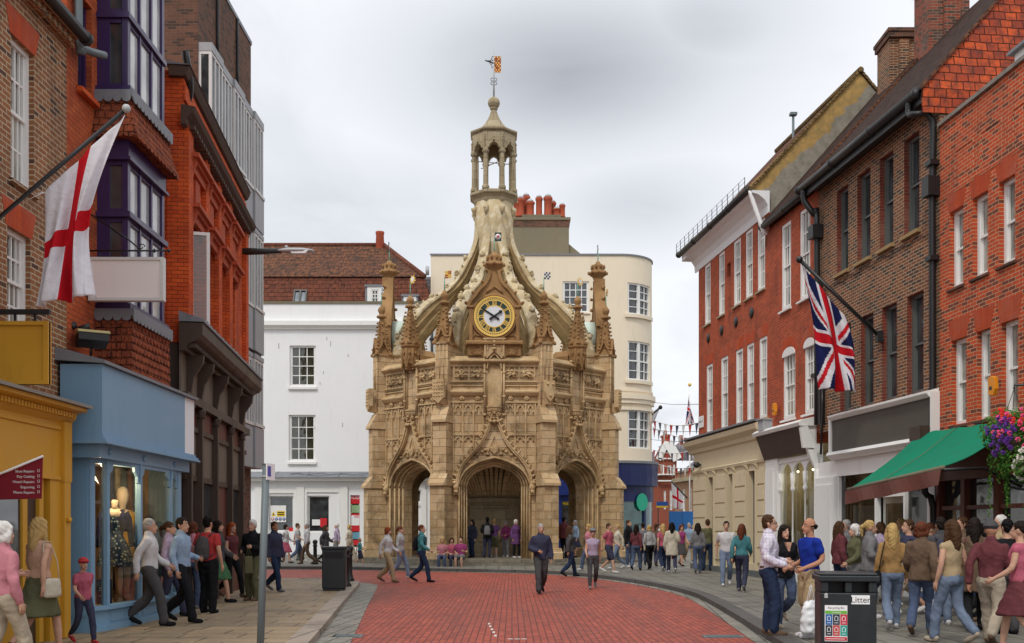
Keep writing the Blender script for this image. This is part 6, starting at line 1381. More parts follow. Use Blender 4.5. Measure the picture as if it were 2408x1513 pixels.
# rain-washed canopies with spirelets over the niches of the slanting sides
def crocket_spire(mb, c, s, z0, z1, n=4, rows=7, gab=True):
    'square spirelet with crockets up its edges, gablets at its foot and a bud on top'
    cx, cy = c; h = z1-z0
    mb.add([(cx-s,cy-s,z0),(cx+s,cy-s,z0),(cx+s,cy+s,z0),(cx-s,cy+s,z0)]+[(cx+q[0]*s*.8,cy+q[1]*s*.8,z0+h*.12) for q in ((-1,-1),(1,-1),(1,1),(-1,1))]+[(cx+q[0]*s*.28,cy+q[1]*s*.28,z0+h*.72) for q in ((-1,-1),(1,-1),(1,1),(-1,1))],
        [(3,2,1,0),(0,1,5,4),(1,2,6,5),(2,3,7,6),(3,0,4,7),(4,5,9,8),(5,6,10,9),(6,7,11,10),(7,4,8,11),(8,9,10,11)])
    if gab:
        for k in range(4):
            Mx = Matrix.Translation((cx,cy,0)) @ Matrix.Rotation(k*math.pi/2,4,'Z')
            for q in (-1,1): mb.strip([(q*s*1.25,z0-.05),(q*s*.8,z0+h*.06),(q*s*.35,z0+h*.17),(0,z0+h*.3)], .07, -s*1.3, -s*.8, M=Mx)
            for q in (-1,1): mb.blob((q*s*.75,-s*1.25,z0+h*.1), .06, .2, 5, M=Mx); mb.blob((q*s*1.25,-s*1.25,z0-.03), (.07,.07,.09), .2, 6, M=Mx)
            mb.blob((0,-s*1.1,z0+h*.31), .06, .2, 5, M=Mx)
    for i in range(rows):
        t_ = .1+.62*i/rows; w = lerp(s*.84, s*.3, t_/.72)
        for q in ((-1,-1),(1,-1),(1,1),(-1,1)): mb.blob((cx+q[0]*(w+.045),cy+q[1]*(w+.045),z0+h*t_), (.06,.06,.05), .25, 5)
        if i % 2 == 0:
            for q in ((0,-1),(1,0),(0,1),(-1,0)): mb.blob((cx+q[0]*(w+.03),cy+q[1]*(w+.03),z0+h*(t_+.04)), .045, .2, 5)
    mb.lathe([(s*.3,z0+h*.72),(s*.85,z0+h*.75),(s*.8,z0+h*.785),(s*.35,z0+h*.8),(s*.42,z0+h*.83),(s*.62,z0+h*.88),(s*.58,z0+h*.93),(s*.3,z0+h*.965),(s*.22,z1)], 8, (cx,cy,0))
    for k in range(6): a = k*math.pi/3; mb.blob((cx+s*.6*math.cos(a),cy+s*.6*math.sin(a),z0+h*.77), .05, .2, 5)
def vane(parent, loc, kind, flip=1):
    'verdigris rod and a small painted heraldic vane'
    mb = MB(); mb.tube([(0,0,-.1),(0,0,.62)], [.03,.014], 6); mb.tube([(0,0,-.12),(0,0,.02)], [.07,.035], 8); o = mb.build('vane_rod', M['verdigris'], parent); o.location = loc
    w, h = .3, .3; x0 = .02*flip; x1 = w*flip
    mb = MB()
    if kind == 0:
        for i in range(4):
            for j in range(4):
                mb.c = (i+j) % 2; a, b = lerp(x0,x1,i/4), lerp(x0,x1,(i+1)/4); mb.box(min(a,b),max(a,b),-.012,.012,.55+h*j/4,.55+h*(j+1)/4)
        ms = [M['black'], M['white']]
    elif kind == 1:
        mb.c = 0; c = ((x0+x1)/2,.7); mb.prism([(c[0]+(.2 if k%2 else .13)*math.cos(k*math.pi/8), c[1]+(.2 if k%2 else .13)*math.sin(k*math.pi/8)) for k in range(16)], -.012, .012); mb.c = 1; mb.prism([(c[0]-.08,c[1]+.1),(c[0]+.08,c[1]+.1),(c[0]+.08,c[1]-.02),(c[0],c[1]-.11),(c[0]-.08,c[1]-.02)], -.02, .02)
        ms = [M['gold'], M['white']]
    elif kind == 2:
        for i in range(2):
            for j in range(2): mb.c = (i+j) % 2; a, b = lerp(x0,x1,i/2), lerp(x0,x1,(i+1)/2); mb.box(min(a,b),max(a,b),-.012,.012,.55+h*j/2,.55+h*(j+1)/2)
        for j in range(3): mb.c = 1; mb.box(min(x0,x1)+.03,max(x0,x1)-.03,-.018,.018,.6+j*.09,.63+j*.09)
        ms = [M['pot'], M['gold']]
    else:
        mb.c = 0; mb.box(min(x0,x1),max(x0,x1),-.012,.012,.5,.86); mb.c = 1; mb.lathe([(.12,-.017),(.12,.017)], 12, M=Matrix.Translation(((x0+x1)/2,0,.68)) @ Matrix.Rotation(R(90),4,'X')); mb.c = 2; mb.tube([((x0+x1)/2-.07,-.02,.62),((x0+x1)/2+.05,-.02,.76)], .02, 5); mb.tube([((x0+x1)/2-.06,-.02,.73),((x0+x1)/2+.06,-.02,.66)], .02, 5)
        ms = [M['dial_green'], M['white'], M['red']]
    v = mb.build('vane', ms, parent); v.location = loc
    return v
for i, ang in enumerate((45, -45, 135, -135)):
    mb = MB(); y = -AP-.12
    mb.lathe([(.16,8.35),(.22,8.5),(.34,8.62),(.36,9.28),(.43,9.34),(.43,9.46),(.36,9.5)], 8, (0,y,0), R(22.5), False)
    for k in range(8):
        a = R(45*k); Mx = Matrix.Translation((0,y,0)) @ Matrix.Rotation(a,4,'Z'); mb.strip([(-.13,8.45),(-.1,8.66),(0,8.85),(.1,8.66),(.13,8.45)], .04, -.37, -.31, M=Mx); mb.tube([(.14,-.34,8.4),(.14,-.34,9.25)], .03, 5, M=Mx); mb.box(-.1,.1,-.45,-.4,9.46,9.54, M=Mx); mb.blob((0,-.36,9.05), (.05,.05,.09), .2, 5, M=Mx)
        mb.blob((.14,-.35,8.36), .045, .2, 5, M=Mx)
    mb.prism([(-.3,8.7),(.3,8.7),(.3,9.0),(0,9.3),(-.3,9.0)], y+.3, y+1.3)
    crocket_spire(mb, (0,y), .27, 9.5, 11.55, rows=8, gab=False)
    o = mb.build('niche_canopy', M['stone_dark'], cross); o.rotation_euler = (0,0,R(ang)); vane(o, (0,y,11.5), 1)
# --- buttresses with set-offs, shields and pinnacles
def buttress():
    mb = MB(); P_ = lambda w, r0, r1, z0, z1: mb.box(-w/2, w/2, -r1, -r0, z0, z1)
    P_(.78,4.6,6.2,0,.75); mb.prismx([(-6.27,.0),(-6.27,.6),(-6.15,.78),(-4.7,.78),(-4.7,0)], -.43, .43)
    P_(.66,4.6,6.1,.75,3.35)
    mb.prismx([(-6.22,3.35),(-6.22,3.45),(-5.9,3.85),(-4.7,3.85),(-4.7,3.35)], -.38, .38)
    P_(.6,4.6,5.88,3.85,5.95)
    mb.prismx([(-6.0,5.95),(-6.0,6.06),(-5.7,6.62),(-4.7,6.62),(-4.7,5.95)], -.35, .35)
    P_(.5,4.5,5.66,6.62,9.25); 
    for s in (-1,1): mb.tube([(s*.25,-5.66,6.7),(s*.25,-5.66,9.2)], .035, 6); mb.tube([(s*.09,-5.67,7.7),(s*.09,-5.67,9.2)], .025, 6)
    mb.prismx([(-5.72,9.2),(-5.72,9.27),(-4.4,9.27),(-4.4,9.2)], -.31, .31); mb.box(-.3,.3,-5.1,-4.0,8.5,9.05)
    return mb.build('buttress', M['stone'], cross)
bt = buttress(); bts = [bt]
bt.rotation_euler = (0,0,R(22.5))
for k in range(1, 8): bts.append(inst(bt, R(22.5+45*k)))
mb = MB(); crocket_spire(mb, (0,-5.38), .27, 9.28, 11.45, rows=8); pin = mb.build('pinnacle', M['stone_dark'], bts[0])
pins = [pin]
for b in bts[1:]: c = pin.copy(); C.objects.link(c); c.parent = b; pins.append(c)
# k: 0 -> right of the front arch (22.5), 7 -> left (-22.5), 1 -> far right, 6 -> far left
for b, kind, fl in ((bts[0],0,1),(bts[7],2,1),(bts[1],2,1),(bts[6],0,1),(bts[2],1,1),(bts[5],2,-1),(bts[3],2,1),(bts[4],0,1)): vane(b, (0,-5.38,11.4), kind, fl)
mb = MB(); pts = [(-.22,7.62),(-.2,7.68),(0,7.64),(.2,7.68),(.22,7.62),(.22,7.2),(.14,6.95),(0,6.8),(-.14,6.95),(-.22,7.2)]
mb.prism(pts, -6.0, -5.82); mb.prism([(-.14,7.1),(.14,7.1),(.1,6.7),(-.1,6.7)], -5.9, -5.6)
for x, z in ((-.12,7.52),(.12,7.52),(0,7.05)): mb.blob((x,-6.02,z), (.05,.04,.06), .1, 6)
sh = mb.build('shield', M['stone_carved'], bts[0])
mb = MB(); mb.prism([(-.26,7.7),(.26,7.72),(.25,6.95),(0,6.72),(-.25,6.93)], -6.02, -5.84); rng = random.Random(5)
for i in range(4):
    for j in range(5): mb.blob((-.18+.12*i,-6.03,7.02+.14*j), (.045,.035,.035), .3, 5)
mb.box(-.012,.012,-6.04,-6.0,6.9,7.66); mb.box(-.24,.24,-6.04,-6.0,7.34,7.36); mb.prism([(-.14,7.1),(.14,7.1),(.1,6.7),(-.1,6.7)], -5.9, -5.6); sh2 = mb.build('shield', M['stone_carved'], bts[7])
for b in (bts[1], bts[6]): c = sh2.copy(); C.objects.link(c); c.parent = b
# --- flying ribs, lumpy with old crockets
up_ = [(4.98,8.9),(4.88,9.4),(4.72,9.9),(4.33,10.78),(3.80,11.41),(3.34,11.84),(2.80,12.18),(2.27,12.56),(1.89,13.03),(1.51,13.74),(1.2,14.23),(.99,14.86),(.93,15.5),(.91,16.2),(.88,16.6)]
lo2 = [(3.72,8.7),(3.78,9.5),(3.68,10.29),(3.19,10.88),(2.65,11.48),(2.12,12.05),(1.51,12.75),(1.09,13.46),(.88,14.0),(.7,14.6),(.5,15.4),(.4,16.2),(.3,16.6)]
ua_ = smooth_path(up_, 5); la_ = smooth_path(lo2, 5)
def resample(path, n):
    L = [0]
    for i in range(len(path)-1): L.append(L[-1]+(path[i+1]-path[i]).length)
    out = []
    for k in range(n):
        s = L[-1]*k/(n-1); i = 0
        while i < len(L)-2 and L[i+1] < s: i += 1
        out.append(path[i].lerp(path[i+1], (s-L[i])/max(1e-9, L[i+1]-L[i])))
    return out
ua_ = resample(ua_, 44); la_ = resample(la_, 44)
def rib(seed):
    rng = random.Random(seed); mb = MB(); vs = []; n = len(ua_); ring = 10
    for i in range(n):
        u, l = ua_[i], la_[i]; t_ = i/(n-1); w = lerp(.29,.18,t_); nz = lambda k: noise.noise(Vector((i*.35, k*1.7, seed*3.1)))*.035
        prof = [(-w*.3,0),(w*.3,0),(w*.95,.22),(w,.34),(w*.72,.40),(w*.75,.6),(w*.9,.68),(w*.3,1),(-w*.3,1),(-w*.9,.68),(-w*.75,.6),(-w*.72,.40),(-w,.34),(-w*.95,.22)]
        ring = len(prof)
        for k, (x, q) in enumerate(prof):
            p = u.lerp(l, q); vs.append((x+nz(k), -(p.x+nz(k+20)), p.y+nz(k+40)))
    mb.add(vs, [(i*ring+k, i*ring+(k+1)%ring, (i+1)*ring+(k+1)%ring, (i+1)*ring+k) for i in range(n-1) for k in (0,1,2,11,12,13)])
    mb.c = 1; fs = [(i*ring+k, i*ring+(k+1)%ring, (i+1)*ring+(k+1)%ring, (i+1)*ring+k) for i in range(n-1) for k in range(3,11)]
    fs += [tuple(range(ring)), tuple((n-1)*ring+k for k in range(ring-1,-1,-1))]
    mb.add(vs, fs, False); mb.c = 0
    for i in range(6, n-10, 4):
        p = ua_[i]; d_ = (ua_[i+1]-ua_[i-1]).normalized(); nrm = Vector((d_.y,-d_.x)); nrm = nrm if nrm.x > -1 and nrm.dot(Vector((1,.3))) > 0 else -nrm
        c = p+nrm*.06; q = p+nrm*.17+d_*.1; c = p+nrm*.03; q = p+nrm*.1+d_*.06; mb.blob((rng.uniform(-.03,.03),-c.x,c.y), (.15,.12,.14), .25, 8); mb.blob((rng.uniform(-.05,.05),-q.x,q.y), (.13,.08,.08), .3, 7)
    for i in range(1, n-14, 3):
        p = ua_[i]; mb.blob((rng.uniform(-.16,.16), -(p.x+.01), p.y), (rng.uniform(.05,.1),rng.uniform(.05,.09),rng.uniform(.05,.09)), .35, 5)
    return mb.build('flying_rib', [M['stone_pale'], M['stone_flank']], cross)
for k in range(8): o = rib(k); o.rotation_euler = (0,0,R(22.5+45*k))
# --- stem, collar, lantern, spirelet
mb = MB(); n = 24; vs = []
prof = [(.12,12.5),(.32,12.7),(.5,13.1),(.70,13.7),(.84,14.4),(.89,15.2),(.9,16.55)]
for i, (rr, z) in enumerate(prof):
    for k in range(n): a = 2*math.pi*k/n; q = 1+.05*noise.noise(Vector((math.cos(a)*1.5, math.sin(a)*1.5, z*1.3))); vs.append((rr*q*math.cos(a), rr*q*math.sin(a), z))
mb.add(vs, [(i*n+k, i*n+(k+1)%n, (i+1)*n+(k+1)%n, (i+1)*n+k) for i in range(len(prof)-1) for k in range(n)]+[tuple(range(n-1,-1,-1)), tuple((len(prof)-1)*n+k for k in range(n))], True)
for k in range(8):
    a = R(22.5+45*k)
    for z in (16.2,): mb.tube([(.86*math.cos(a),.86*math.sin(a),z+.1),(1.0*math.cos(a),1.0*math.sin(a),z),(.95*math.cos(a),.95*math.sin(a),z-.28)], [.1,.13,.05], 6); mb.blob((1.0*math.cos(a),1.0*math.sin(a),z), (.12,.12,.13), .25, 6)
# hanging boss under the meeting of the ribs
mb.lathe([(.05,12.3),(.12,12.4),(.14,12.55)], 10)
mb.build('stem', M['stone_pale'], cross)
mb = MB(); mb.lathe([(.9,16.45),(.98,16.58),(1.0,16.7),(1.12,16.8),(1.18,16.86),(1.18,16.96),(1.06,17.02),(.3,17.04)], 8, (0,0,0), R(22.5), False); mb.build('collar', M['stone_grey'], cross)
lan = MB(); RL = .98
for k in range(8):
    a = R(22.5+45*k); Mx = Matrix.Rotation(a,4,'Z') @ Matrix.Translation((RL,0,0))
    c = MB(); c.M = Mx; c.lathe([(.17,17.03),(.17,17.14),(.12,17.22),(.115,17.25),(.1,18.62),(.16,18.7),(.17,18.78),(.12,18.82)], 8, (0,0,0), R(22.5), False); c.box(-.2,-.02,-.05,.05,17.2,18.7); c.build('lantern_column', M['stone_grey'], cross)
mb = MB(); apo = RL*math.cos(R(22.5)); hw = RL*math.sin(R(22.5))
for k in range(8):
    Mx = Matrix.Rotation(R(45*k),4,'Z'); ap = [(-hw+.11,18.8),(-hw+.12,18.98),(-.16,19.06),(-.15,19.16),(0,19.27),(.15,19.16),(.16,19.06),(hw-.12,18.98),(hw-.11,18.8)]
    for y0_, y1_ in ((-apo-.08,-apo+.13),):
        for i in range(len(ap)-1): mb.add([(ap[i][0],y,ap[i][1]) for y in (y0_,y1_)]+[(ap[i+1][0],y,ap[i+1][1]) for y in (y0_,y1_)]+[(ap[i][0],y,19.95) for y in (y0_,y1_)]+[(ap[i+1][0],y,19.95) for y in (y0_,y1_)], [(0,2,6,4),(1,5,7,3),(0,1,3,2)], M=Mx)
        for s in (-1,1): mb.box(min(s*hw*1.08,s*(hw-.11)), max(s*hw*1.08,s*(hw-.11)), y0_, y1_, 18.8, 19.95, M=Mx)
    for q in (-1,1): mb.strip([(q*.26,18.95),(q*.22,19.12),(q*.08,19.3),(0,19.55)], .06, -apo-.14, -apo-.07, M=Mx)
    mb.blob((0,-apo-.12,19.58), (.05,.05,.07), .2, 5, M=Mx)
    a = R(22.5+45*k)
    for j in range(6): mb.blob(((RL+.09)*math.cos(a),(RL+.09)*math.sin(a),19.1+j*.13), .05, .2, 5)
mb.lathe([(.96,19.9),(1.0,19.95),(1.05,20.0),(1.13,20.05),(1.16,20.1),(1.16,20.18),(1.02,20.24),(.3,20.26)], 8, (0,0,0), R(22.5), False)
mb.tube([(-.85,-.1,18.55),(.85,.15,18.5)], .02, 5); mb.tube([(-.6,.6,18.45),(.7,-.55,18.6)], .02, 5)
mb.v = [(x, y, z if z < 18.7 else 18.7+(z-18.7)*(19.86-18.7)/(20.26-18.7)) for x, y, z in mb.v]
mb.build('lantern_head', M['stone_grey'], cross)
mb = MB(); pr_ = [(.92,20.2),(.88,20.3),(.78,20.37),(.76,20.42),(.62,20.62),(.45,20.95),(.32,21.3),(.22,21.65),(.15,22.0),(.13,22.15)]
pr_ = [(a,19.83+(b-20.2)*.575) for a,b in pr_]; mb.lathe(pr_, 8, (0,0,0), R(22.5), False); zt_ = pr_[-1][1]; mb.lathe([(.13,zt_),(.18,zt_+.04),(.18,zt_+.09),(.12,zt_+.13)], 12); mb.build('spirelet', M['stone_grey'], cross)
ball_z = CH+(HY-243)/F*DX
mb = MB(); mb.lathe([(.02,-.28)]+[(.28*math.cos(t_), .28*math.sin(t_)) for t_ in [R(x) for x in range(-75,90,15)]]+[(.02,.28)], 20, (0,0,ball_z)); mb.build('ball', M['stone_grey'], cross)
ZX = lambda y: CH+(HY-y)/F*DX
mb = MB(); mb.tube([(0,0,ball_z+.2),(0,0,ZX(120))], [.05,.02], 8); vo = mb.build('weather_vane', M['steel_light'], cross)
mb = MB()
for s in (-1,1):
    for t_ in (-1,1): mb.tube([(0,0,ZX(192)+t_*.02)]+[(s*(.07+.07*math.cos(k*.55)), 0, ZX(192)+t_*(.09+.07*math.sin(k*.55))) for k in range(-4,8)], .014, 5)
mb.tube([(0,0,ZX(200)),(0,0,ZX(184))], .035, 6)
mb.tube([(-.1,0,ZX(142)),(.25,.0,ZX(145))], .02, 5); mb.tube([(-.42,0,ZX(143)),(-.2,0,ZX(145)),(0,0,ZX(150)),(.15,0,ZX(160))], [.02,.05,.03,.015], 6)
for s in (-1,1): mb.tube([(0,0,ZX(147)-s*.27),(-.08,0,ZX(147)-s*.26),(-.1,0,ZX(147)-s*.14),(-.2,0,ZX(147)-s*.04)], .018, 5)
mb.build('scrollwork', M['iron'], vo)
mb = MB(); z0_, z1_ = ZX(171), ZX(133); x1_ = .33
for i in range(5):
    for j in range(9):
        if (i*3+j*2) % 7 == 3: continue
        mb.c = (i+j) % 2; mb.box(lerp(.02,x1_,i/5), lerp(.02,x1_,(i+1)/5)-.012, -.012, .012, lerp(z0_,z1_,j/9), lerp(z0_,z1_,(j+1)/9)-.014)
mb.c = 1; mb.box(.005,.02,-.015,.015,z0_,z1_); mb.box(.02,x1_,-.01,.01,z0_+.001,z1_-.001)
mb.build('vane_flag', [M['gold'], M['pot']], vo)
# --- flat roof behind the parapet, steps and pier within
mb = MB(); oc = lambda rr: [(rr*math.cos(R(22.5+45*k)), rr*math.sin(R(22.5+45*k))) for k in range(8)]
mb.prismz(oc(4.6), 8.1, 8.3); mb.prismz(oc(4.35), 5.25, 5.35); mb.build('roof_slab', M['stone_grey'], cross)
mb = MB(); mb.prismz(oc(6.9), .0, .2); mb.prismz(oc(6.45), .2, .34); mb.build('steps', ashlar('worn_step_stone', (.20,.18,.14), (.15,.135,.105), (.06,.05,.04), 1.1, .2), cross)
mb = MB(); mb.lathe([(1.4,.34),(1.4,.8),(1.3,.85),(1.24,.9),(1.24,2.6),(1.34,2.7),(1.42,2.8),(1.42,2.95),(1.2,3.05),(1.1,3.2),(1.25,3.9),(1.6,4.7),(2.6,5.2)], 8, (0,0,0), R(22.5), False); mb.lathe([(1.6,.34),(1.6,.78),(1.25,.8)], 8, (0,0,0), R(22.5), False); mb.build('central_pier', ashlar('pale_inner_stone', (.32,.25,.155), (.26,.2,.12), (.12,.1,.07), 1.0,.5, dark_amt=.3), cross)
mb = MB(); mb.box(-.5,.5,-1.26,-1.1,1.1,2.45); mb.build('tablet', M['stone_grey'], [o for o in cross.children if o.name.startswith('central_pier')][0])
# --- clock gables on the four square sides
def clock_gable(front):
    y = -AP-.08; mb = MB()
    hw = 1.05; zb_ = 8.75; zs_ = 10.75
    og = [(hw,zs_),(1.0,10.95),(.80,11.2),(.60,11.48),(.34,11.74),(.21,12.02),(.17,12.27)] if front else [(hw,zs_),(1.0,11.05),(.84,11.42),(.6,11.8),(.4,12.1),(.27,12.42),(.21,12.75),(.2,13.12)]; zf = -.66 if front else .2; og = [tuple(p) for p in smooth_path(og, 3)]
    out = [(-hw,9.35),(hw,9.35)]+og+[(-x,z) for x,z in reversed(og)]
    mb.prism(out, y, y+.36)
    mb.box(-1.1,1.1,y-.08,y+.45,zb_,9.16)                       # quatrefoil base
    mb.prismx([(y-.08,9.161),(y-.2,9.2),(y-.2,9.3),(y-.14,9.36),(y+.5,9.36),(y+.5,9.161)], -1.18,1.18)
    for i in range(9): mb.box(-1.1+i*.255, -1.1+i*.255+.15, y-.235, y-.2, 9.21, 9.28)
    for s in (-1,1):
        for k in range(4): a = R(45+90*k); mb.tube([(s*.72+.1*math.cos(a)+.09*math.cos(t_), y-.09, 8.96+.1*math.sin(a)+.09*math.sin(t_)) for t_ in [a-1.9+j*.633 for j in range(7)]], .025, 5)
        mb.tube([(s*.72+.235*math.cos(t_), y-.09, 8.96+.2*math.sin(t_)) for t_ in [j*math.pi/8 for j in range(17)]], .02, 5)
        mb.box(s*.97-.07, s*.97+.07, y-.12, y, 9.36, 10.72); mb.prismx([(y,10.7),(y-.18,10.72),(y-.18,10.78),(y,10.84)], s*.97-.13, s*.97+.13)
        mb.strip([(s*(x+.02),z) for x,z in og], .12, y-.1, y+.4)
        for i in range(2, len(og), 5): x, z = og[i]; mb.blob((s*(x+.12),y+.0,z+.05), (.08,.09,.08), .25, 6); mb.blob((s*(x+.16),y-.06,z+.08), .06, .25, 5)
        mb.strip([(s*.9,9.5),(s*.82,9.62),(s*.6,9.58)], .05, y-.05, y)
    mb.tube([(.9*math.cos(t_), y-.06, 10.35+.9*math.sin(t_)) for t_ in [j*math.pi/20 for j in range(41)]], .07, 6)
    mb.tube([(-.35,y-.04,11.35),(-.15,y-.05,11.5),(0,y-.06,11.62),(.15,y-.05,11.5),(.35,y-.04,11.35)], .03, 5)
    # crowned finial
    mb.lathe([(.2,12.9),(.23,12.96),(.24,13.0),(.28,13.06),(.42,13.16),(.44,13.22),(.34,13.28),(.26,13.34),(.27,13.5),(.24,13.6),(.12,13.68),(.1,13.75)], 12, (0,y+.2,zf))
    for k in range(8): a = k*math.pi/4; mb.blob((.42*math.cos(a),y+.2+.42*math.sin(a),13.22+zf), (.07,.07,.09), .25, 6); mb.blob((.3*math.cos(a+.4),y+.2+.3*math.sin(a+.4),13.5+zf), (.06,.06,.11), .2, 6)
    for z in ((11.2,11.7,12.1) if front else (11.2,11.7,12.2,12.7)):
        mb.blob((0,y+.5,z), (.09,.08,.08), .2, 6)
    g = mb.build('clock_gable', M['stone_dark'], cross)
    mb = MB(); mb.lathe([(.8,0),(.8,.55)], 28, M=Matrix.Translation((0,y+.93,10.35)) @ Matrix.Rotation(R(90),4,'X')); mb.build('clock_drum', M['palegreen'], g)
    yd = y-.12; rr = .81
    def ring(mb, r0, r1, y0, y1, n=48):
        for k in range(n):
            a, b = 2*math.pi*k/n, 2*math.pi*(k+1)/n
            q = [(r0*math.cos(a),r0*math.sin(a)),(r1*math.cos(a),r1*math.sin(a)),(r1*math.cos(b),r1*math.sin(b)),(r0*math.cos(b),r0*math.sin(b))]
            mb.add([(x,y0,10.35+z) for x,z in q]+[(x,y1,10.35+z) for x,z in q], [(0,1,2,3),(7,6,5,4),(1,5,6,2),(0,3,7,4)])
    mb = MB(); ring(mb, 0.0001, rr, yd, yd+.16); mb.build('clock_dial', M['dial_green'], g)
    mb = MB(); ring(mb, .655, rr, yd-.02, yd-.001); ring(mb, rr-.02, rr+.03, yd-.045, yd+.15)
    ring(mb, .425, .465, yd-.02, yd-.001)
    def bar(ang, x, w, r0, r1, sk=0):
        # a radial stroke x aside of the hour line, slanted by sk
        c, s_ = math.sin(ang), math.cos(ang); P2 = lambda u, v: (u*s_+v*c, -u*c+v*s_)
        q = [P2(x-w/2-sk,r0),P2(x+w/2-sk,r0),P2(x+w/2+sk,r1),P2(x-w/2+sk,r1)]
        mb.add([(a,yd-.022,10.35+b) for a,b in q]+[(a,yd-.001,10.35+b) for a,b in q], [(0,1,2,3),(0,4,5,1),(1,5,6,2),(2,6,7,3),(3,7,4,0)])
    for h, s_ in enumerate(('XII','I','II','III','IIII','V','VI','VII','VIII','IX','X','XI')):
        ang = 2*math.pi*h/12; wd = {'I':.05,'V':.1,'X':.1}; tot = sum(wd[c] for c in s_); x = -tot/2
        for c in s_:
            w = wd[c]; m_ = x+w/2
            if c == 'I': bar(ang, m_, .026, .46, .66)
            elif c == 'V': bar(ang, m_-.022, .03, .46, .66, -.022); bar(ang, m_+.022, .018, .46, .66, .022)
            else: bar(ang, m_, .03, .46, .66, -.036); bar(ang, m_, .018, .46, .66, .036)
            x += w
    mb.build('gilded_numerals', M['gold'], g, recalc=True)
    mb = MB()
    for k in range(60):
        a = 2*math.pi*k/60; b = .028; c = .725
        q = [(c*math.cos(a+s_*b)*(1+t_*.035), c*math.sin(a+s_*b)*(1+t_*.035)) for s_, t_ in ((-1,-1),(1,-1),(1,1),(-1,1))]; mb.add([(x,yd-.023,10.35+z) for x,z in q], [(0,1,2,3)])
    mb.build('minute_marks', M['dial_green'], g)
    mb = MB(); ring(mb, .0001, .425, yd-.015, yd-.001); mb.build('dial_centre', M['dial_white'], g)
    def hand(ang, L_, w, tail, yy, sp):
        mb = MB(); c, s_ = math.sin(ang), math.cos(ang); P2 = lambda u, v: (u*s_+v*c, 10.35-u*c+v*s_)
        mb.prism([P2(-w*.8,-tail),P2(0,-tail*1.25),P2(w*.8,-tail),P2(w*.5,-tail*.7),P2(w*.45,L_*.62),P2(w*sp,L_*.68),P2(w*sp*.9,L_*.78),P2(0,L_),P2(-w*sp*.9,L_*.78),P2(-w*sp,L_*.68),P2(-w*.45,L_*.62),P2(-w*.5,-tail*.7)], yy-.015, yy); return mb.build('clock_hand', M['black'], g)
    hand(2*math.pi*50.5/60, .68, .075, .2, yd-.045, .55); hand(2*math.pi*(1+50/60)/12, .42, .085, .2, yd-.065, .95)
    mb = MB(); mb.lathe([(.05,0),(.05,.03)], 12, M=Matrix.Translation((0,yd-.07,10.35)) @ Matrix.Rotation(R(90),4,'X')); mb.build('hub', M['black'], g)
    return g
cg = clock_gable(True); cg2 = clock_gable(False); cg2.rotation_euler = (0,0,R(90)); cgs = [cg, cg2, inst(cg2, R(270)), inst(cg2, R(180))]
vane(cg, (0,-AP+.12,13.05), 3, 1)
for c in cgs[1:]: vane(c, (0,-AP+.12,13.9), 3, 1)
# ================================================================== things standing in the street
# --- St George's flag on a pole from the brown brick house
def flag_cloth(name, grid, colour, mats, parent, nu, nv, thick=.006):
    'grid(u, v) -> point, colour(u, v) -> material index'
    mb = MB(); vs = [grid(i/nu, j/nv) for j in range(nv+1) for i in range(nu+1)]
    o = len(mb.v)
    for v in vs: mb.v.append(tuple(v))
    for j in range(nv):
        for i in range(nu):
            mb.f.append((j*(nu+1)+i, j*(nu+1)+i+1, (j+1)*(nu+1)+i+1, (j+1)*(nu+1)+i)); mb.mi.append(colour((i+.5)/nu, (j+.5)/nv)); mb.sm.append(True)
    ob = mb.build(name, mats, parent, recalc=False); s = ob.modifiers.new('thick', 'SOLIDIFY'); s.thickness = thick; s.offset = 0; return ob
M['flag_white'] = cloth('white_flag_cloth', (.66,.64,.68), .06); M['flag_red'] = cloth('red_flag_cloth', (.50,.012,.02), .12); M['flag_blue'] = cloth('navy_flag_cloth', (.012,.016,.07), .2)
def george(u, v): return 1 if abs(v-.5) < .085 or abs(u-.52) < .07 else 0
def union(u, v):
    # u along the fly (2 units), v along the hoist (1 unit)
    x, y = (u-.5)*2, v-.5
    if abs(y) < .1 or abs(x) < .1: return 1
    if abs(y) < .167 or abs(x) < .167: return 0
    d1 = (y-x*.5)/math.sqrt(1.25); d2 = (y+x*.5)/math.sqrt(1.25)
    for d, s in ((d1, 1 if x > 0 else -1), (d2, -1 if x > 0 else 1)):
        if abs(d) < .1: return 1 if 0 < d*s < .06 else 0
    return 2
d = 12.5; t = thing('flag', 'white flag with red cross hanging from a black pole, left foreground', 'flag', (0,0,0))
mb = MB(); a, b = P(-75,575,d), P(297,256,d); mb.tube([(-6.5,d,a.z-.12), a, b], .026, 8); mb.box(-6.52,-6.44,d-.07,d+.07,a.z-.3,a.z+.1); mb.build('pole', M['iron'], t)
mb = MB(); mb.blob(b, .055, 0, 10); mb.build('finial', M['steel_light'], t)
H0, H1, L0, L1 = P(294,271,d), P(105,452,d), P(232,700,d), P(84,722,d)
def gridg(u, v):
    p = H0.lerp(H1, v).lerp(L0.lerp(L1, v), u); sag = math.sin(math.pi*u)
    # the cloth hangs in from the pole: its free side is drawn towards the vertical
    p = p+Vector((-.26*sag*(1-v)**1.6 + .06*sag*v, 0, -.18*sag*(1-v)*(1-u)))
    p.y += (.10*math.sin(v*13+u*2.2)+.05*math.sin(v*25-u*3))*(.15+u)-.1*u; p.x += .025*math.sin(v*17+u*4)*u; return p
flag_cloth('cloth', gridg, george, [M['flag_white'], M['flag_red']], t, 60, 60)
mb = MB(); mb.tube([P(105,452,d), P(62,472,d)], .004, 4); mb.tube([H1, H1.lerp(P(60,462,d),.5)], .004, 4); mb.build('cord', M['white'], t)
d = 24.2; t = thing('flag', 'union flag hanging from a black pole on the brown brick building', 'flag', (0,0,0))
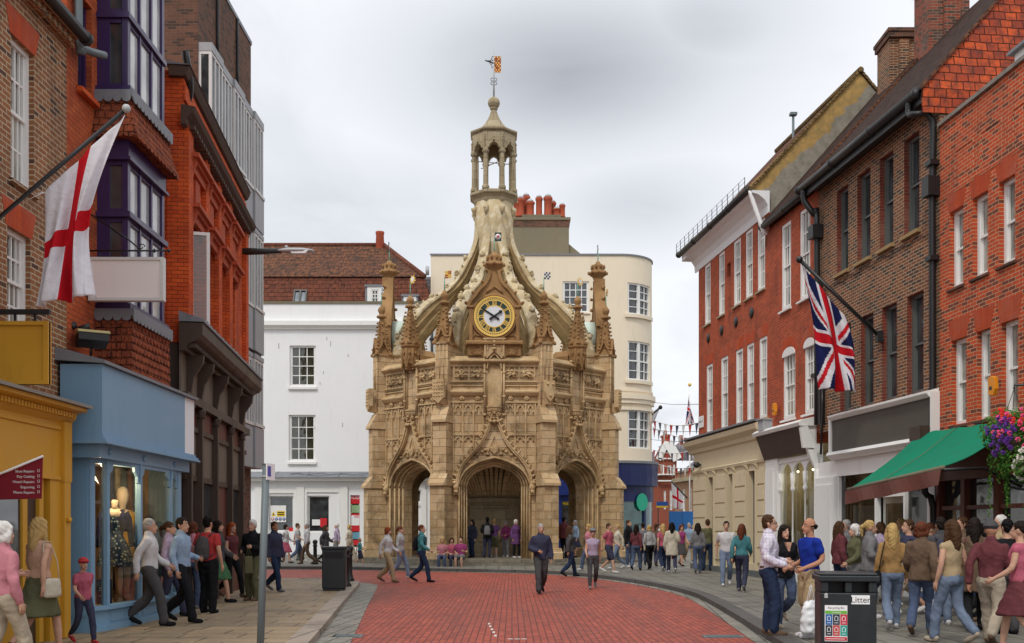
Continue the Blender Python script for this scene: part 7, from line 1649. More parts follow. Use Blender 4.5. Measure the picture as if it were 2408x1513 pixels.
mb = MB(); a, b = P(2066,790,24.0), P(1880,611,d); mb.tube([a, b], .045, 8); mb.box(a.x-.05,a.x+.08,a.y-.1,a.y+.1,a.z-.15,a.z+.1); mb.build('pole', M['iron'], t)
mb = MB(); mb.blob(b, .085, 0, 10); mb.build('finial', M['iron'], t)
H0, H1, L0, L1 = P(1885,622,d), P(1984,742,d), P(1934,915,d), P(2018,922,d)
def gridu(u, v):
    p = H0.lerp(H1, v).lerp(L0.lerp(L1, v), u); sag = math.sin(math.pi*u); p = p+Vector((.04*sag*(1-v)+.1*sag*v, 0, 0))
    p.y += (.14*math.sin(v*11+u*2.5)+.06*math.sin(v*23-u*4))*(.2+u); p.x += .05*math.sin(v*14+u*5)*u; return p
flag_cloth('cloth', gridu, lambda u, v: union(min(1,max(0,u*1.12-.12)), v), [M['flag_white'], M['flag_red'], M['flag_blue']], t, 110, 70)
# far flags down the side street
fp = bpy.data.objects['flagpole']
H0, H1, L0, L1 = P(1622,915,86), P(1622,955,86), P(1612,1002,86), P(1633,1000,86)
def gridf(u, v):
    p = H0.lerp(H1, v).lerp(L0.lerp(L1, v), u); p.y += .3*math.sin(v*9+u*3)*u; p -= Vector(fp.location); return p
flag_cloth('flag_cloth', gridf, lambda u, v: union(u, v), [M['flag_white'], M['flag_red'], M['flag_blue']], fp, 40, 24)
d = 70; t = thing('flag', 'small St George flag leaning on a slanted pole over the far crowd', 'flag', (0,0,0))
def zz4(zx, zy, dd): return P((1560+zx*.357)/1.0631, (900+zy*.357)/1.0631, dd)
mb = MB(); mb.tube([zz4(445,970,d), zz4(330,850,d)], .05, 6); mb.build('pole', M['iron'], t)
H0, H1, L0, L1 = zz4(331,858,d), zz4(418,945,d), zz4(345,1040,d), zz4(408,1048,d)
def gridh(u, v):
    p = H0.lerp(H1, v).lerp(L0.lerp(L1, v), u); p.y += .15*math.sin(v*9+u*3)*u; return p
flag_cloth('cloth', gridh, george, [M['flag_white'], M['flag_red']], t, 24, 24, .02)
d = 64; t = thing('flag', 'plain white flag on a short black pole at the cream bow front', 'flag', (0,0,0)); mb = MB(); mb.tube([zz4(180,395,d), zz4(255,333,d)], .06, 6); mb.blob(zz4(255,333,d), .14, 0, 8); mb.build('pole', M['iron'], t)
H0, H1, L0, L1 = zz4(250,340,d), zz4(192,388,d), zz4(208,440,d), zz4(190,450,d)
flag_cloth('cloth', lambda u, v: H0.lerp(H1, v).lerp(L0.lerp(L1, v), u)+Vector((0,.12*math.sin(v*8)*u,0)), lambda u, v: 0, [M['flag_white']], t, 12, 12, .02)

# --- litter bin in the right foreground
d = 12.0; p = P(1918,0,d); t = thing('litter_bin', 'black recycling and litter bin with stickers in the right foreground', 'litter bin', (0,0,0))
M['bin'] = paint('black_bin_plastic', (.012,.016,.018), .35, .3, (.03,.035,.035), .4, 2, .002, .5)
x0, x1 = P(1930,0,d).x, P(2056,0,d).x; zt = 1.115; base = thing('litter_bin_base', None, None) if False else None
Mx = Matrix.Translation((x0, d, PZ)) @ Matrix.Rotation(R(-10),4,'Z'); t.matrix_world = Mx
w = (x1-x0); dp = .62; h = zt-PZ
mb = MB(); mb.box(0,w,0,dp,.04,h-.23); mb.box(.0,.09,.0,dp,h-.23,h-.1); mb.box(w-.09,w,0,dp,h-.23,h-.1); mb.box(.09,w-.09,.2,dp,h-.23,h-.1); mb.box(w*.5-.04,w*.5+.04,0,.2,h-.23,h-.1); mb.box(.03,w-.03,.03,dp-.03,0,.04); mb.build('body', M['bin'], t, bevel=.015)
mb = MB(); mb.box(-.03,w+.03,-.03,dp+.03,h-.1,h-.03); mb.box(-.01,w+.01,-.01,dp+.01,h-.03,h); mb.build('lid', M['bin'], t, bevel=.012)
mb = MB(); mb.box(.09,w*.5-.04,.19,.199,h-.23,h-.1); mb.box(w*.5+.04,w-.09,.19,.199,h-.23,h-.1); mb.build('aperture', M['black'], t)
mb = MB(); mb.box(w*.5+.03,w*.5+.235,-.004,-.0005,h-.36,h-.255); lp = mb.build('litter_plate', M['white'], t); text('lettering','Litter', .098, M['black'], lp, Matrix.Translation((w*.5+.1325,-.0045,h-.34)), .0008)
mb = MB(); mb.box(.03,.335,-.004,-.0005,h-.92,h-.415); st = mb.build('recycling_sticker', M['white'], t); st.location = (.02,0,-.015+.155); st.scale = (.83,1,.83); text('lettering','Recycling Bin', .042, M['iron'], st, Matrix.Translation((.185,-.0045,h-.465)), .0005)
mb = MB(); mb.box(.035,.33,-.006,-.0041,h-.535,h-.49); mb.build('green_band', plain('leaf_green', (.15,.42,.05), .5), st); text('lettering','Yes please', .03, M['white'], st, Matrix.Translation((.185,-.0065,h-.522)), .0005)
cols6 = [(.02,.12,.36),(.02,.03,.05),(.55,.03,.06),(.03,.035,.045),(.5,.06,.05),(.02,.33,.26)]
for i in range(6):
    cx, cz = .04+.1*(i%3), h-.54-.155*(i//3); mb = MB(); mb.box(cx,cx+.093,-.006,-.0041,cz-.15,cz); q = mb.build('picture_square', plain('sticker_square', cols6[i], .5), st)
    mb = MB(); mb.strip([(cx+.025,cz-.04),(cx+.025,cz-.09),(cx+.068,cz-.09),(cx+.068,cz-.04),(cx+.045,cz-.025),(cx+.025,cz-.04)], .008, -.0075, -.0061); mb.box(cx+.02,cx+.073,-.0075,-.0061,cz-.125,cz-.118); mb.build('symbol', M['white'], q)
mb = MB(); mb.box(.035,.33,-.006,-.0041,h-.91,h-.86); mb.build('red_band', M['red'], st)
mb = MB(); mb.box(.05,.30,-.0075,-.0061,h-.89,h-.882); mb.build('print', M['white'], st)
mb = MB(); mb.blob((.06,-.004,h-.255), (.022,.003,.022), 0, 10); mb.box(.04,.08,-.005,-.001,h-.29,h-.27); mb.build('round_badge', M['steel_light'], t)
# --- dark bin and bollards on the left pavement
d = 24.8; a, b = P(757,0,d), P(812,0,d); t = thing('litter_bin', 'plain dark litter bin beside a bollard on the tan left pavement', 'litter bin', (a.x,d,PZ), R(6)); w = b.x-a.x
mb = MB(); mb.box(.0,w,0,.5,.05,1.0); mb.box(.02,w-.02,.02,.48,0,.05); mb.build('body', M['bin'], t, bevel=.02)
mb = MB(); mb.box(-.02,w+.02,-.02,.52,1.0,1.07); mb.build('lid', M['bin'], t, bevel=.015)
mb = MB(); mb.box(.06,w-.06,-.006,-.001,.78,.93); mb.build('aperture', M['black'], t)
def bollard(px, d, label):
    p = P(px,0,d); t = thing('bollard', label, 'bollard', (p.x,d,PZ), 0, 'black iron bollards'); mb = MB()
    mb.lathe([(.14,0),(.14,.06),(.11,.1),(.1,.16),(.085,.2),(.075,.72),(.095,.74),(.095,.78),(.075,.8),(.085,.86),(.11,.9),(.11,.94),(.085,.99),(.03,1.02)], 14); mb.build('post', M['iron'], t)
bollard(822, 29.3, 'black iron bollard standing free just right of the dark bin, near the kerb corner'); bollard(814, 26.6, 'black iron bollard half hidden behind the dark bin, by the tan pavement edge')
bollard(648, 42.6, 'far black bollard before the white house windows, behind the grey post'); bollard(741, 42.9, 'far black bollard in front of the white house door'); bollard(703, 47.5, 'farthest black bollard close to the white house wall')
# --- grey sign post, leaning a little
d = 12.0; p = P(611,0,d); t = thing('sign_post', 'leaning grey steel post with a small plate at its top', 'post', (p.x,d,PZ)); q = P(626,1093,d)
mb = MB(); mb.tube([(0,0,-.05),(q.x-p.x,0,q.z-PZ)], .043, 14); mb.tube([(q.x-p.x-.003,0,q.z-PZ-.005),(q.x-p.x,0,q.z-PZ+.012)], .048, 14); mb.build('post', M['steel'], t)
mb = MB(); mb.M = Matrix.Translation((q.x-p.x+.05,0,q.z-PZ+.01)) @ Matrix.Rotation(R(72),4,'Z'); mb.box(-.09,.09,-.005,.005,-.19,-.0); pl_ = mb.build('plate', M['white'], t); mb2 = MB(mb.M); mb2.box(-.07,.0,-.0075,-.0051,-.15,-.03); mb2.build('print', plain('plate_blue', (.1,.1,.4), .5), pl_)
mb = MB(); mb.tube([(q.x-p.x-.001,0,q.z-PZ-.15),(q.x-p.x,0,q.z-PZ-.13)], .05, 12); mb.build('clip', M['steel_light'], t)
# --- hanging basket
d = 16.8; c = P(2382,1030,d); t = thing('hanging_basket', 'overflowing flower basket of pink, red, purple and white blooms beside the awning', 'flower basket', c)
rng = random.Random(11)
M['leaf'] = cloth('leaf_green', (.035,.11,.018), .5); M['leaf2'] = cloth('light_leaf_green', (.09,.19,.03), .4)
for nm, col in (('pink',(.75,.06,.2)),('scarlet',(.65,.02,.015)),('violet',(.09,.015,.22)),('cream',(.72,.70,.6))): M['petal_'+nm] = plain(nm+'_petal', col, .7)
def leafquad(mb, p, n, s):
    n = Vector(n).normalized(); a = n.orthogonal().normalized(); a.rotate(Matrix.Rotation(rng.uniform(0,6.28),3,n)); b = n.cross(a)
    mb.add([p-a*s*.5, p+b*s*.35+n*s*.12, p+a*s*.6, p-b*s*.35+n*s*.1], [(0,1,2),(0,2,3)])
def inball():
    while True:
        v = Vector((rng.uniform(-1,1),rng.uniform(-1,1),rng.uniform(-1,1)))
        if v.length < 1: return v
mb = MB(); mb.lathe([(.05,-.38),(.2,-.32),(.3,-.15),(.33,0),(.3,.02)], 16); mb.build('bowl', M['brown_paint'], t)
mb = MB()
for i in range(2600):
    v = inball(); r_ = v.length; p = Vector((v.x*.52, v.y*.48, .1+v.z*.42)) if i < 1700 else Vector((v.x*.5+.08, v.y*.4-.1, -.35+v.z*.4)); mb.c = rng.random() < .4; leafquad(mb, p, v+Vector((0,-.3,.3)), rng.uniform(.035,.075))
for k in range(16):                # trailing ivy
    x, y = rng.uniform(-.42,.35), rng.uniform(-.35,.2); L = rng.uniform(.35,1.1); px = x
    for j in range(int(L/.022)): px += rng.uniform(-.01,.01); mb.c = rng.random() < .4; leafquad(mb, Vector((px+rng.uniform(-.03,.03), y+rng.uniform(-.03,.03), -.25-j*.022)), (rng.uniform(-1,1),-1,rng.uniform(-.5,.5)), rng.uniform(.025,.05))
mb.build('foliage', [M['leaf'], M['leaf2']], t, recalc=False)
def blooms(name, mat, n, cfun, s):
    mb = MB()
    for i in range(n):
        c = cfun()
        for k in range(6): a = k*math.pi/3+rng.uniform(-.3,.3); leafquad(mb, c+Vector((math.cos(a)*s*.5, rng.uniform(-.02,.02)-.01, math.sin(a)*s*.5)), (math.cos(a)*.5,-1,math.sin(a)*.5+.2), s*rng.uniform(.75,1.0))
        mb.blob(c+Vector((0,-.01,0)), s*.22, .2, 5)
    mb.build(name, mat, t, recalc=False)['kind'] = 'stuff'
def shellpt(cx, cz, rx, rz_):
    a = rng.uniform(0, 6.28); q = math.sqrt(rng.random()); x, z = cx+rx*q*math.cos(a), cz+rz_*q*math.sin(a); y = -.46*math.sqrt(max(.05, 1-min(1,(x/.6)**2+((z-.0)/.6)**2)))-.03
    return Vector((x, y, z))
blooms('pink_flowers', M['petal_pink'], 34, lambda: shellpt(-.08,.12,.42,.34), .048); blooms('red_flowers', M['petal_scarlet'], 26, lambda: shellpt(.02,.34,.4,.2), .048)
blooms('purple_flowers', M['petal_violet'], 44, lambda: shellpt(-.36,.0,.2,.32), .05); blooms('white_flowers', M['petal_cream'], 90, lambda: shellpt(.14,-.42,.28,.34), .046)
mb = MB(); 
for k in range(3): a = k*2.09; mb.tube([(.3*math.cos(a),.3*math.sin(a),0),(.02,0,.8)], .006, 4)
mb.tube([(.02,0,.8),(.02,0,.86),(1.15,.1,.9)], .02, 6); mb.tube([(.55,.05,.87),(1.15,.1,.45)], .014, 6); mb.build('bracket', M['iron'], t)
# ================================================================== people
def remesh(mb, name, voxel, smooth=4):
    me = bpy.data.meshes.new(name); me.from_pydata(mb.v, [], mb.f)
    bm = bmesh.new(); bm.from_mesh(me); bmesh.ops.recalc_face_normals(bm, faces=bm.faces); bm.to_mesh(me); bm.free()
    o = bpy.data.objects.new(name, me); C.objects.link(o)
    m = o.modifiers.new('r', 'REMESH'); m.mode = 'VOXEL'; m.voxel_size = voxel
    s = o.modifiers.new('s', 'SMOOTH'); s.factor = .5; s.iterations = smooth
    dg = bpy.context.evaluated_depsgraph_get(); out = bpy.data.meshes.new_from_object(o.evaluated_get(dg)); out.name = name
    C.objects.unlink(o); bpy.data.objects.remove(o); bpy.data.meshes.remove(me)
    out.polygons.foreach_set('use_smooth', [True]*len(out.polygons)); return out
def rings(mb, rs, n=16, lean=(0,0)):
    'closed loft through level ellipses (cx, cy, z, rx, ry)'
    vs = [(cx+rx*math.cos(2*math.pi*k/n), cy+ry*math.sin(2*math.pi*k/n), z) for cx,cy,z,rx,ry in rs for k in range(n)]; m = len(rs)
    mb.add(vs, [(i*n+k,i*n+(k+1)%n,(i+1)*n+(k+1)%n,(i+1)*n+k) for i in range(m-1) for k in range(n)]+[tuple(range(n-1,-1,-1)), tuple((m-1)*n+k for k in range(n))], True)
def ball(mb, c, r, n=12):
    if not isinstance(r, (tuple,list)): r = (r,r,r)
    m = 8; rings(mb, [(c[0],c[1],c[2]+r[2]*math.sin(a),r[0]*max(.05,math.cos(a)),r[1]*max(.05,math.cos(a))) for a in [-1.5+3.0*i/m for i in range(m+1)]], n)
def limb(mb, pts, rad, grow=0, n=10):
    p = smooth_path(pts, 4); k = len(rad)-1; rr = []
    for i in range(len(p)): t = i/(len(p)-1)*k; j = min(int(t), k-1); rr.append(lerp(rad[j], rad[j+1], t-j)+grow)
    mb.tube(p, rr, n)
    ball(mb, p[0], rr[0]*.98, 10); ball(mb, p[-1], rr[-1]*.98, 10)
import numpy as np
PIECES = {}
def crease(me, k, hair=False):
    'folds and sag: push the surface along its normals by a few crossing waves'
    n = len(me.vertices); co = np.empty(n*3, 'f'); no = np.empty(n*3, 'f'); me.vertices.foreach_get('co', co); me.vertices.foreach_get('normal', no); co.shape = no.shape = (n, 3); x, y, z = co.T
    if hair: d = .0035*np.sin(95*x+40*y+9*np.sin(13*z))+.002*np.sin(140*y-60*x+6*z)
    else: d = k*(.006+.0045*np.sin(26*x+9*z+2.6*np.sin(8*y+5*z))+.0035*np.sin(19*z-37*x+2.2*np.sin(13*x+9*z)+15*y)+.002*np.sin(40*z+43*y-51*x+2.5*np.sin(15*z)))
    co += no*d[:,None]; me.vertices.foreach_set('co', co.ravel()); me.update()
# arms: side -> (shoulder, elbow, wrist); the person faces -y
ARM = {'down': ((.172,.0,1.395),(.25,.04,1.14),(.26,-.04,.89)), 'back': ((.172,.01,1.395),(.24,.15,1.16),(.25,.16,.90)), 'fore': ((.172,-.01,1.395),(.23,-.05,1.14),(.22,-.26,1.00)),
       'bent': ((.172,0,1.395),(.26,.04,1.15),(.12,-.24,1.08)), 'hip': ((.172,0,1.395),(.30,.12,1.17),(.17,.0,1.02)), 'hold': ((.172,0,1.395),(.24,.02,1.14),(.17,-.25,1.17)), 'phone': ((.172,0,1.395),(.25,-.08,1.16),(.12,-.22,1.36)),
       'talk': ((.172,0,1.395),(.235,.05,1.15),(.20,-.22,1.03))}
LEG = {'stand': ((.09,0,.92),(.10,-.015,.5),(.105,.02,.09)), 'fwd': ((.09,0,.92),(.10,-.17,.52),(.10,-.24,.10)), 'rear': ((.09,0,.92),(.10,.03,.50),(.10,.33,.20)), 'wide': ((.09,0,.92),(.14,-.02,.5),(.17,.02,.09)), 'ease': ((.09,0,.92),(.12,-.09,.5),(.13,-.06,.09)),
       'sit': ((.09,0,.5),(.12,-.42,.52),(.12,-.40,.09)), 'lift': ((.09,0,.92),(.09,-.1,.53),(.09,.22,.30))}
def figure(sex='m', arms=('down','down'), legs=('stand','stand'), hair='short', top='tee', bottom='trousers', h=1.72, voxel=.015, belly=0.0, turn=0.0, fine=False):
    'body, hair, eyes, clothes and shoes as meshes for one build of person'
    s = h/1.75; mb = MB(); f = sex == 'f'; sw = .9 if f else 1.0; sit = legs[0] == 'sit'; dz = -.42 if sit else 0
    sh = lambda p, sd: Vector((p[0]*sd*(sw if p[2] > 1 or True else 1), p[1], p[2]+(dz if p[2] > .85 or not sit else 0)))
    armp = {sd: [Vector((p[0]*sd*sw, p[1], p[2]+dz)) for p in ARM[a]] for sd, a in zip((-1,1), arms)}
    legp = {sd: [Vector((p[0]*sd, p[1], p[2])) for p in LEG[l]] for sd, l in zip((-1,1), legs)}
    wa = .125 if f else .15
    torso = [(0,.01,.86,.10,.08),(0,.01,.92,.165 if f else .155,.115),(0,.005,1.0,.155 if f else .15,.11+belly),(0,0,1.1,wa,.095+belly*1.2),(0,-.005,1.22,.15 if f else .165,.11+belly*.6),(0,-.012 if f else 0,1.31,.165*sw,.12),(0,.0,1.385,.172*sw,.10),(0,.006,1.425,.145*sw,.085),(0,.012,1.46,.085,.07),(0,.012,1.49,.058,.058)]
    torso = [(a,b,c+dz,d_,e) for a,b,c,d_,e in torso]; hz = dz
    def arm_g(mb, g, upto=1.0):
        for sd in (-1,1):
            a, e, w = armp[sd]
            if upto >= 1: limb(mb, [a,e,w], [.05*sw,.048*sw,.042,.037,.028], g)
            else: q = a.lerp(e, upto); limb(mb, [a,a.lerp(q,.5),q], [.05*sw,.05*sw,.051*sw], g)
    def leg_g(mb, g, upto=1.0):
        for sd in (-1,1):
            a, k, n_ = legp[sd]
            if upto >= 1: limb(mb, [a,k,n_], [.088,.074,.058,.054,.038], g)
            else: q = a.lerp(k, upto) if upto < .98 else k; limb(mb, [a,a.lerp(q,.5),q], [.088,.08,.072 if upto < .8 else .06], g)
    rings(mb, torso); limb(mb, [(0,.012,1.44+hz),(0,.0,1.54+hz)], [.056 if f else .062,.052 if f else .058])
    hc = Vector((0,-.01,1.635+hz)); ball(mb, hc+Vector((0,.01,.02)), (.076,.096,.105), 16); ball(mb, hc+Vector((0,-.03,-.045)), (.058,.062,.07), 14); limb(mb, [hc+Vector((0,-.09,.01)), hc+Vector((0,-.112,-.028))], [.012,.018]); ball(mb, hc+Vector((0,-.088,-.058)), (.026,.014,.012)); ball(mb, hc+Vector((0,-.078,-.098)), (.03,.024,.022))
    for sd in (-1,1): ball(mb, hc+Vector((sd*.078,.015,-.005)), (.012,.022,.034))
    arm_g(mb, 0); leg_g(mb, 0)
    hands = MB()
    for sd in (-1,1):
        a, e, w = armp[sd]; dr = (w-e).normalized(); inward = Vector((-sd,0,0)); inward = (inward-dr*inward.dot(dr)).normalized(); side = dr.cross(inward)
        if side.y > 0 or (abs(side.y) < .3 and side.z < 0): side = -side       # thumb side forwards or up
        limb(mb, [w, w+dr*.045, w+dr*.085], [.026,.034,.03])
        tgt = hands
        for k, L in enumerate((.068,.078,.072,.058)):
            o_ = side*(.027-.018*k); b_ = w+dr*.085+o_; c1 = b_+dr*L*.5+inward*.010; c2 = b_+dr*L*.82+inward*.030; tgt.tube([b_-dr*.02, b_, c1, c2], [.0098,.0098,.009,.0075], 6)
        b_ = w+dr*.03+side*.028; tgt.tube([b_-side*.012, b_+side*.012+dr*.02, b_+side*.022+dr*.052+inward*.012], [.012,.0115,.009], 6)
    for sd in (-1,1):
        n_ = legp[sd][2]; tilt = .0 if n_.z < .15 else .09; limb(mb, [n_+Vector((0,.03,-.03)), n_+Vector((0,-.07,-.055-tilt*.5)), n_+Vector((0,-.15,-.065-tilt))], [.036,.036,.026])
    sc = Matrix.Diagonal((s,s,s,1)); out = {}
    key = ('body', sex, arms, legs, voxel)
    if key not in PIECES:
        me = PIECES[key] = remesh(mb, 'person', voxel)
        bm = bmesh.new(); bm.from_mesh(me); hm = bpy.data.meshes.new('h'); hm.from_pydata(hands.v, [], hands.f); hm.polygons.foreach_set('use_smooth', [True]*len(hm.polygons)); bm.from_mesh(hm); bm.to_mesh(me); bm.free(); me.transform(sc)
    out['body'] = PIECES[key]
    def piece(nm, mb, *key):
        key = (nm, voxel)+key
        if key not in PIECES:
            q = remesh(mb, nm, voxel*(.75 if nm in ('hair','hat') else 1.1), 4); q.transform(sc); PIECES[key] = q
            if nm == 'hair': crease(q, 1, True)
            elif nm[:4] != 'shoe' and nm != 'hat': crease(q, .6 if nm in ('leggings','top') else 1.0)
        out[nm] = PIECES[key]
    # clothes
    if top in ('tee','shirt','jacket','coat','dress','top'):
        g = {'tee':.012,'shirt':.014,'jacket':.026,'coat':.03,'dress':.012,'top':.013}[top]; mb = MB(); lowz = {'tee':.90,'shirt':.93,'jacket':.86,'coat':.62,'dress':.9,'top':.95}[top]+dz
        rs = [(a,b,c,d_+g,e+g) for a,b,c,d_,e in torso if c >= max(lowz, .9+dz) and c < 1.46+dz]
        z0 = rs[0]; rs = [(z0[0],z0[1],lowz,z0[3]+(.03 if top == 'coat' else .004),z0[4]+(.03 if top == 'coat' else .004))]+rs
        rs.append((0,.012,1.47+dz,.085+g,.07+g)); rings(mb, rs)
        if top == 'top': arm_g(mb, .006, .12)
        elif top in ('tee','dress'): arm_g(mb, g+.004, .55)
        else:
            arm_g(mb, g)
            limb(mb, [(0,.015,1.46+dz),(0,.012,1.505+dz)], [.068+g*.6,.066+g*.5])
        if top == 'dress': rings(mb, [(0,.02,.52+dz,.27,.32),(0,.01,.7+dz,.23,.18),(0,.01,.9+dz,.19,.14),(0,.01,1.0+dz,.17,.125)])
        piece(top, mb, sex, arms, sit)
    if bottom in ('trousers','jeans','shorts','leggings'):
        g = {'trousers':.02,'jeans':.013,'shorts':.03,'leggings':.009}[bottom]; mb = MB()
        if sit: rings(mb, [(0,.02,.42,.15,.12),(0,.02,.5,.185,.15),(0,.01,.6,.165,.12)])
        else: rings(mb, [(0,.01,.84,.12,.10),(0,.01,.9,.17+g*.3,.125+g*.3),(0,.008,.96,.163+g*.3,.118+belly*.6+g*.3),(0,.006,1.02,.152,.11+belly)])
        leg_g(mb, g, 1.0 if bottom != 'shorts' else .95)
        if bottom in ('trousers','jeans'):
            for sd in (-1,1): n_ = legp[sd][2]; k = legp[sd][1]; limb(mb, [k.lerp(n_,.4), n_+Vector((0,0,.0))], [.056+g,.050+g])
        piece(bottom, mb, sex, legs)
    elif bottom == 'skirt':
        mb = MB(); rings(mb, [(0,.03,.5,.235,.33),(0,.0,.7,.21,.23),(0,.01,.9,.185,.135),(0,.01,1.02,.155,.112)]); piece('skirt', mb, sex)
    for sd in (-1,1):
        mb = MB(); n_ = legp[sd][2]; tilt = .0 if n_.z < .15 else .09
        limb(mb, [n_+Vector((0,.045,-.035)), n_+Vector((0,-.06,-.055-tilt*.5)), n_+Vector((0,-.165,-.062-tilt))], [.046,.046,.036]); 
        if tilt == 0: rings(mb, [(n_.x,n_.y-.055,n_.z-.09,.043,.13),(n_.x,n_.y-.055,n_.z-.065,.045,.135)])
        piece('shoe.%d' % sd, mb, legs)
    # hair
    mb = MB()
    if hair in ('short','crop','grey'):
        ball(mb, hc+Vector((0,.024,.045)), (.084,.098,.098), 16); ball(mb, hc+Vector((0,.055,-.01)), (.078,.06,.075), 14)
        for sd in (-1,1): limb(mb, [hc+Vector((sd*.07,0,.04)), hc+Vector((sd*.077,0,-.01))], [.02,.012])
    elif hair == 'long':
        ball(mb, hc+Vector((0,.022,.042)), (.09,.102,.104), 16); limb(mb, [hc+Vector((0,.06,.02)), hc+Vector((0,.085,-.1)), hc+Vector((0,.10,-.26))], [.085,.085,.06])
        for sd in (-1,1): limb(mb, [hc+Vector((sd*.055,-.035,.075)), hc+Vector((sd*.086,.0,-.03)), hc+Vector((sd*.092,-.005,-.17)), hc+Vector((sd*.085,-.05,-.28))], [.03,.032,.034,.02])
    elif hair == 'bob':
        ball(mb, hc+Vector((0,.022,.04)), (.094,.106,.106), 16); ball(mb, hc+Vector((0,.06,-.06)), (.085,.06,.07), 12)
        for sd in (-1,1): limb(mb, [hc+Vector((sd*.06,-.03,.07)), hc+Vector((sd*.088,.01,-.02)), hc+Vector((sd*.085,.01,-.085))], [.03,.034,.028])
    elif hair == 'tail':
        ball(mb, hc+Vector((0,.022,.042)), (.086,.1,.1), 16); limb(mb, [hc+Vector((0,.1,.05)), hc+Vector((0,.16,.0)), hc+Vector((0,.15,-.16))], [.03,.04,.015])
    elif hair == 'bald':
        limb(mb, [hc+Vector((-.072,-.01,.0)), hc+Vector((-.062,.06,.0)), hc+Vector((0,.098,-.005)), hc+Vector((.062,.06,.0)), hc+Vector((.072,-.01,.0))], [.014,.034,.04,.034,.014])
    elif hair == 'hat':
        ball(mb, hc+Vector((0,.01,.07)), (.098,.112,.085), 16); rings(mb, [(0,-.02,hc.z+.06,.12,.15),(0,-.02,hc.z+.075,.11,.14)])
    piece('hair' if hair != 'hat' else 'hat', mb, hair, sit)
    if ('face', sit) in PIECES: out['face_features'] = PIECES['face', sit]; return out
    mb = MB()
    for sd in (-1,1):
        mb.c = 0; mb.blob(hc+Vector((sd*.031,-.079,.012)), (.013,.006,.007), 0, 8); mb.c = 1; mb.blob(hc+Vector((sd*.031,-.0845,.012)), (.006,.003,.006), 0, 6); mb.tube([hc+Vector((sd*.016,-.088,.03)), hc+Vector((sd*.033,-.089,.034)), hc+Vector((sd*.05,-.08,.029))], .0045, 5)
    mb.c = 2; mb.tube([hc+Vector((-.023,-.094,-.058)), hc+Vector((0,-.101,-.058)), hc+Vector((.023,-.094,-.058))], [.004,.0065,.004], 6)
    e = mb.build('face_features', [M['white'], M['iron'], plain('lip_colour', (.36,.12,.1), .6)]); me = e.data; me.transform(sc); C.objects.unlink(e); bpy.data.objects.remove(e); out['face_features'] = PIECES['face', sit] = me
    return out
SKIN = [cloth('fair_skin', (.52,.30,.21), .06, .6), cloth('tanned_skin', (.42,.21,.13), .06, .6), cloth('brown_skin', (.22,.10,.06), .08, .6)]
HAIRC = {'brown': (.06,.03,.015), 'dark': (.016,.011,.009), 'black': (.008,.007,.007), 'blond': (.42,.28,.11), 'grey': (.30,.29,.28), 'white': (.6,.58,.55), 'red': (.22,.05,.015), 'auburn': (.11,.035,.018)}
for k, v in HAIRC.items(): M['hair_'+k] = cloth(k+'_hair', v, .35, .6)
COL = {'white': (.68,.67,.68), 'pale grey': (.42,.42,.43), 'grey': (.18,.18,.19), 'charcoal': (.05,.05,.055), 'black': (.014,.014,.016), 'navy': (.018,.024,.07), 'royal blue': (.012,.03,.24), 'pale blue': (.3,.42,.58), 'teal': (.04,.22,.25), 'green': (.04,.16,.06), 'olive': (.10,.10,.04),
       'pink': (.60,.22,.27), 'rose': (.48,.09,.15), 'magenta': (.34,.03,.17), 'red': (.48,.02,.025), 'maroon': (.13,.015,.025), 'purple': (.14,.04,.19), 'lilac': (.47,.37,.52), 'mustard': (.42,.25,.04), 'ochre': (.36,.2,.06), 'peach': (.62,.36,.24), 'khaki': (.36,.27,.16), 'beige': (.48,.4,.3), 'brown': (.13,.075,.04), 'denim': (.05,.085,.17), 'faded denim': (.16,.22,.33), 'dark denim': (.022,.034,.07), 'cream': (.62,.56,.44), 'turquoise': (.06,.36,.38)}
for k, v in list(COL.items()):
    if k not in ('royal blue','black','khaki','dark denim'): COL[k] = tuple(lerp(x, y, .25) for x, y in zip(v, (.12,.11,.105)))
for k, v in COL.items(): M['c_'+k] = cloth(k.replace(' ','_')+'_cloth', v, .22)
VAR = {}
def variant(key):
    if key not in VAR: VAR[key] = figure(*key[:1], arms=key[1], legs=key[2], hair=key[3], top=key[4], bottom=key[5], h=1.75, voxel=key[6])
    return VAR[key]
SHOE = ['black','brown','white','navy','grey']
def person(px, d, h, yaw, spec, label, group='people walking and standing in the street', z=PZ, voxel=None, x=None):
    'spec = (sex, arms, legs, hair style, hair colour, top, top colour, bottom, bottom colour, shoe colour, skin)'
    sex, arms, legs, hs, hcol, tp, tc_, bt_, bc, shc, sk = spec
    voxel = voxel or (.016 if d < 23 else .022)
    v = variant((sex, arms, legs, hs, tp, bt_, voxel)); s = h/1.75
    b = bpy.data.objects.new('person', v['body']); C.objects.link(b); b.location = ((px-CX)/F*d if x is None else x, d, z); b.rotation_euler = (0,0,R(yaw)); b.scale = (s,s,s)
    tag(b, label, 'person', group)
    def put(o, m):
        if not o.data.materials: o.data.materials.append(m)
        o.material_slots[0].link = 'OBJECT'; o.material_slots[0].material = m
    put(b, SKIN[sk])
    for nm, me in v.items():
        if nm == 'body': continue
        o = bpy.data.objects.new(nm.split('.')[0], me); C.objects.link(o); o.parent = b
        if nm in ('hair',): put(o, M['hair_'+hcol])
        elif nm == 'hat': put(o, M['c_'+hcol])
        elif nm[:4] == 'shoe': put(o, M['c_'+shc])
        elif nm == tp: put(o, M['c_'+tc_] if isinstance(tc_, str) else tc_)
        elif nm == bt_: put(o, M['c_'+bc])
    return b
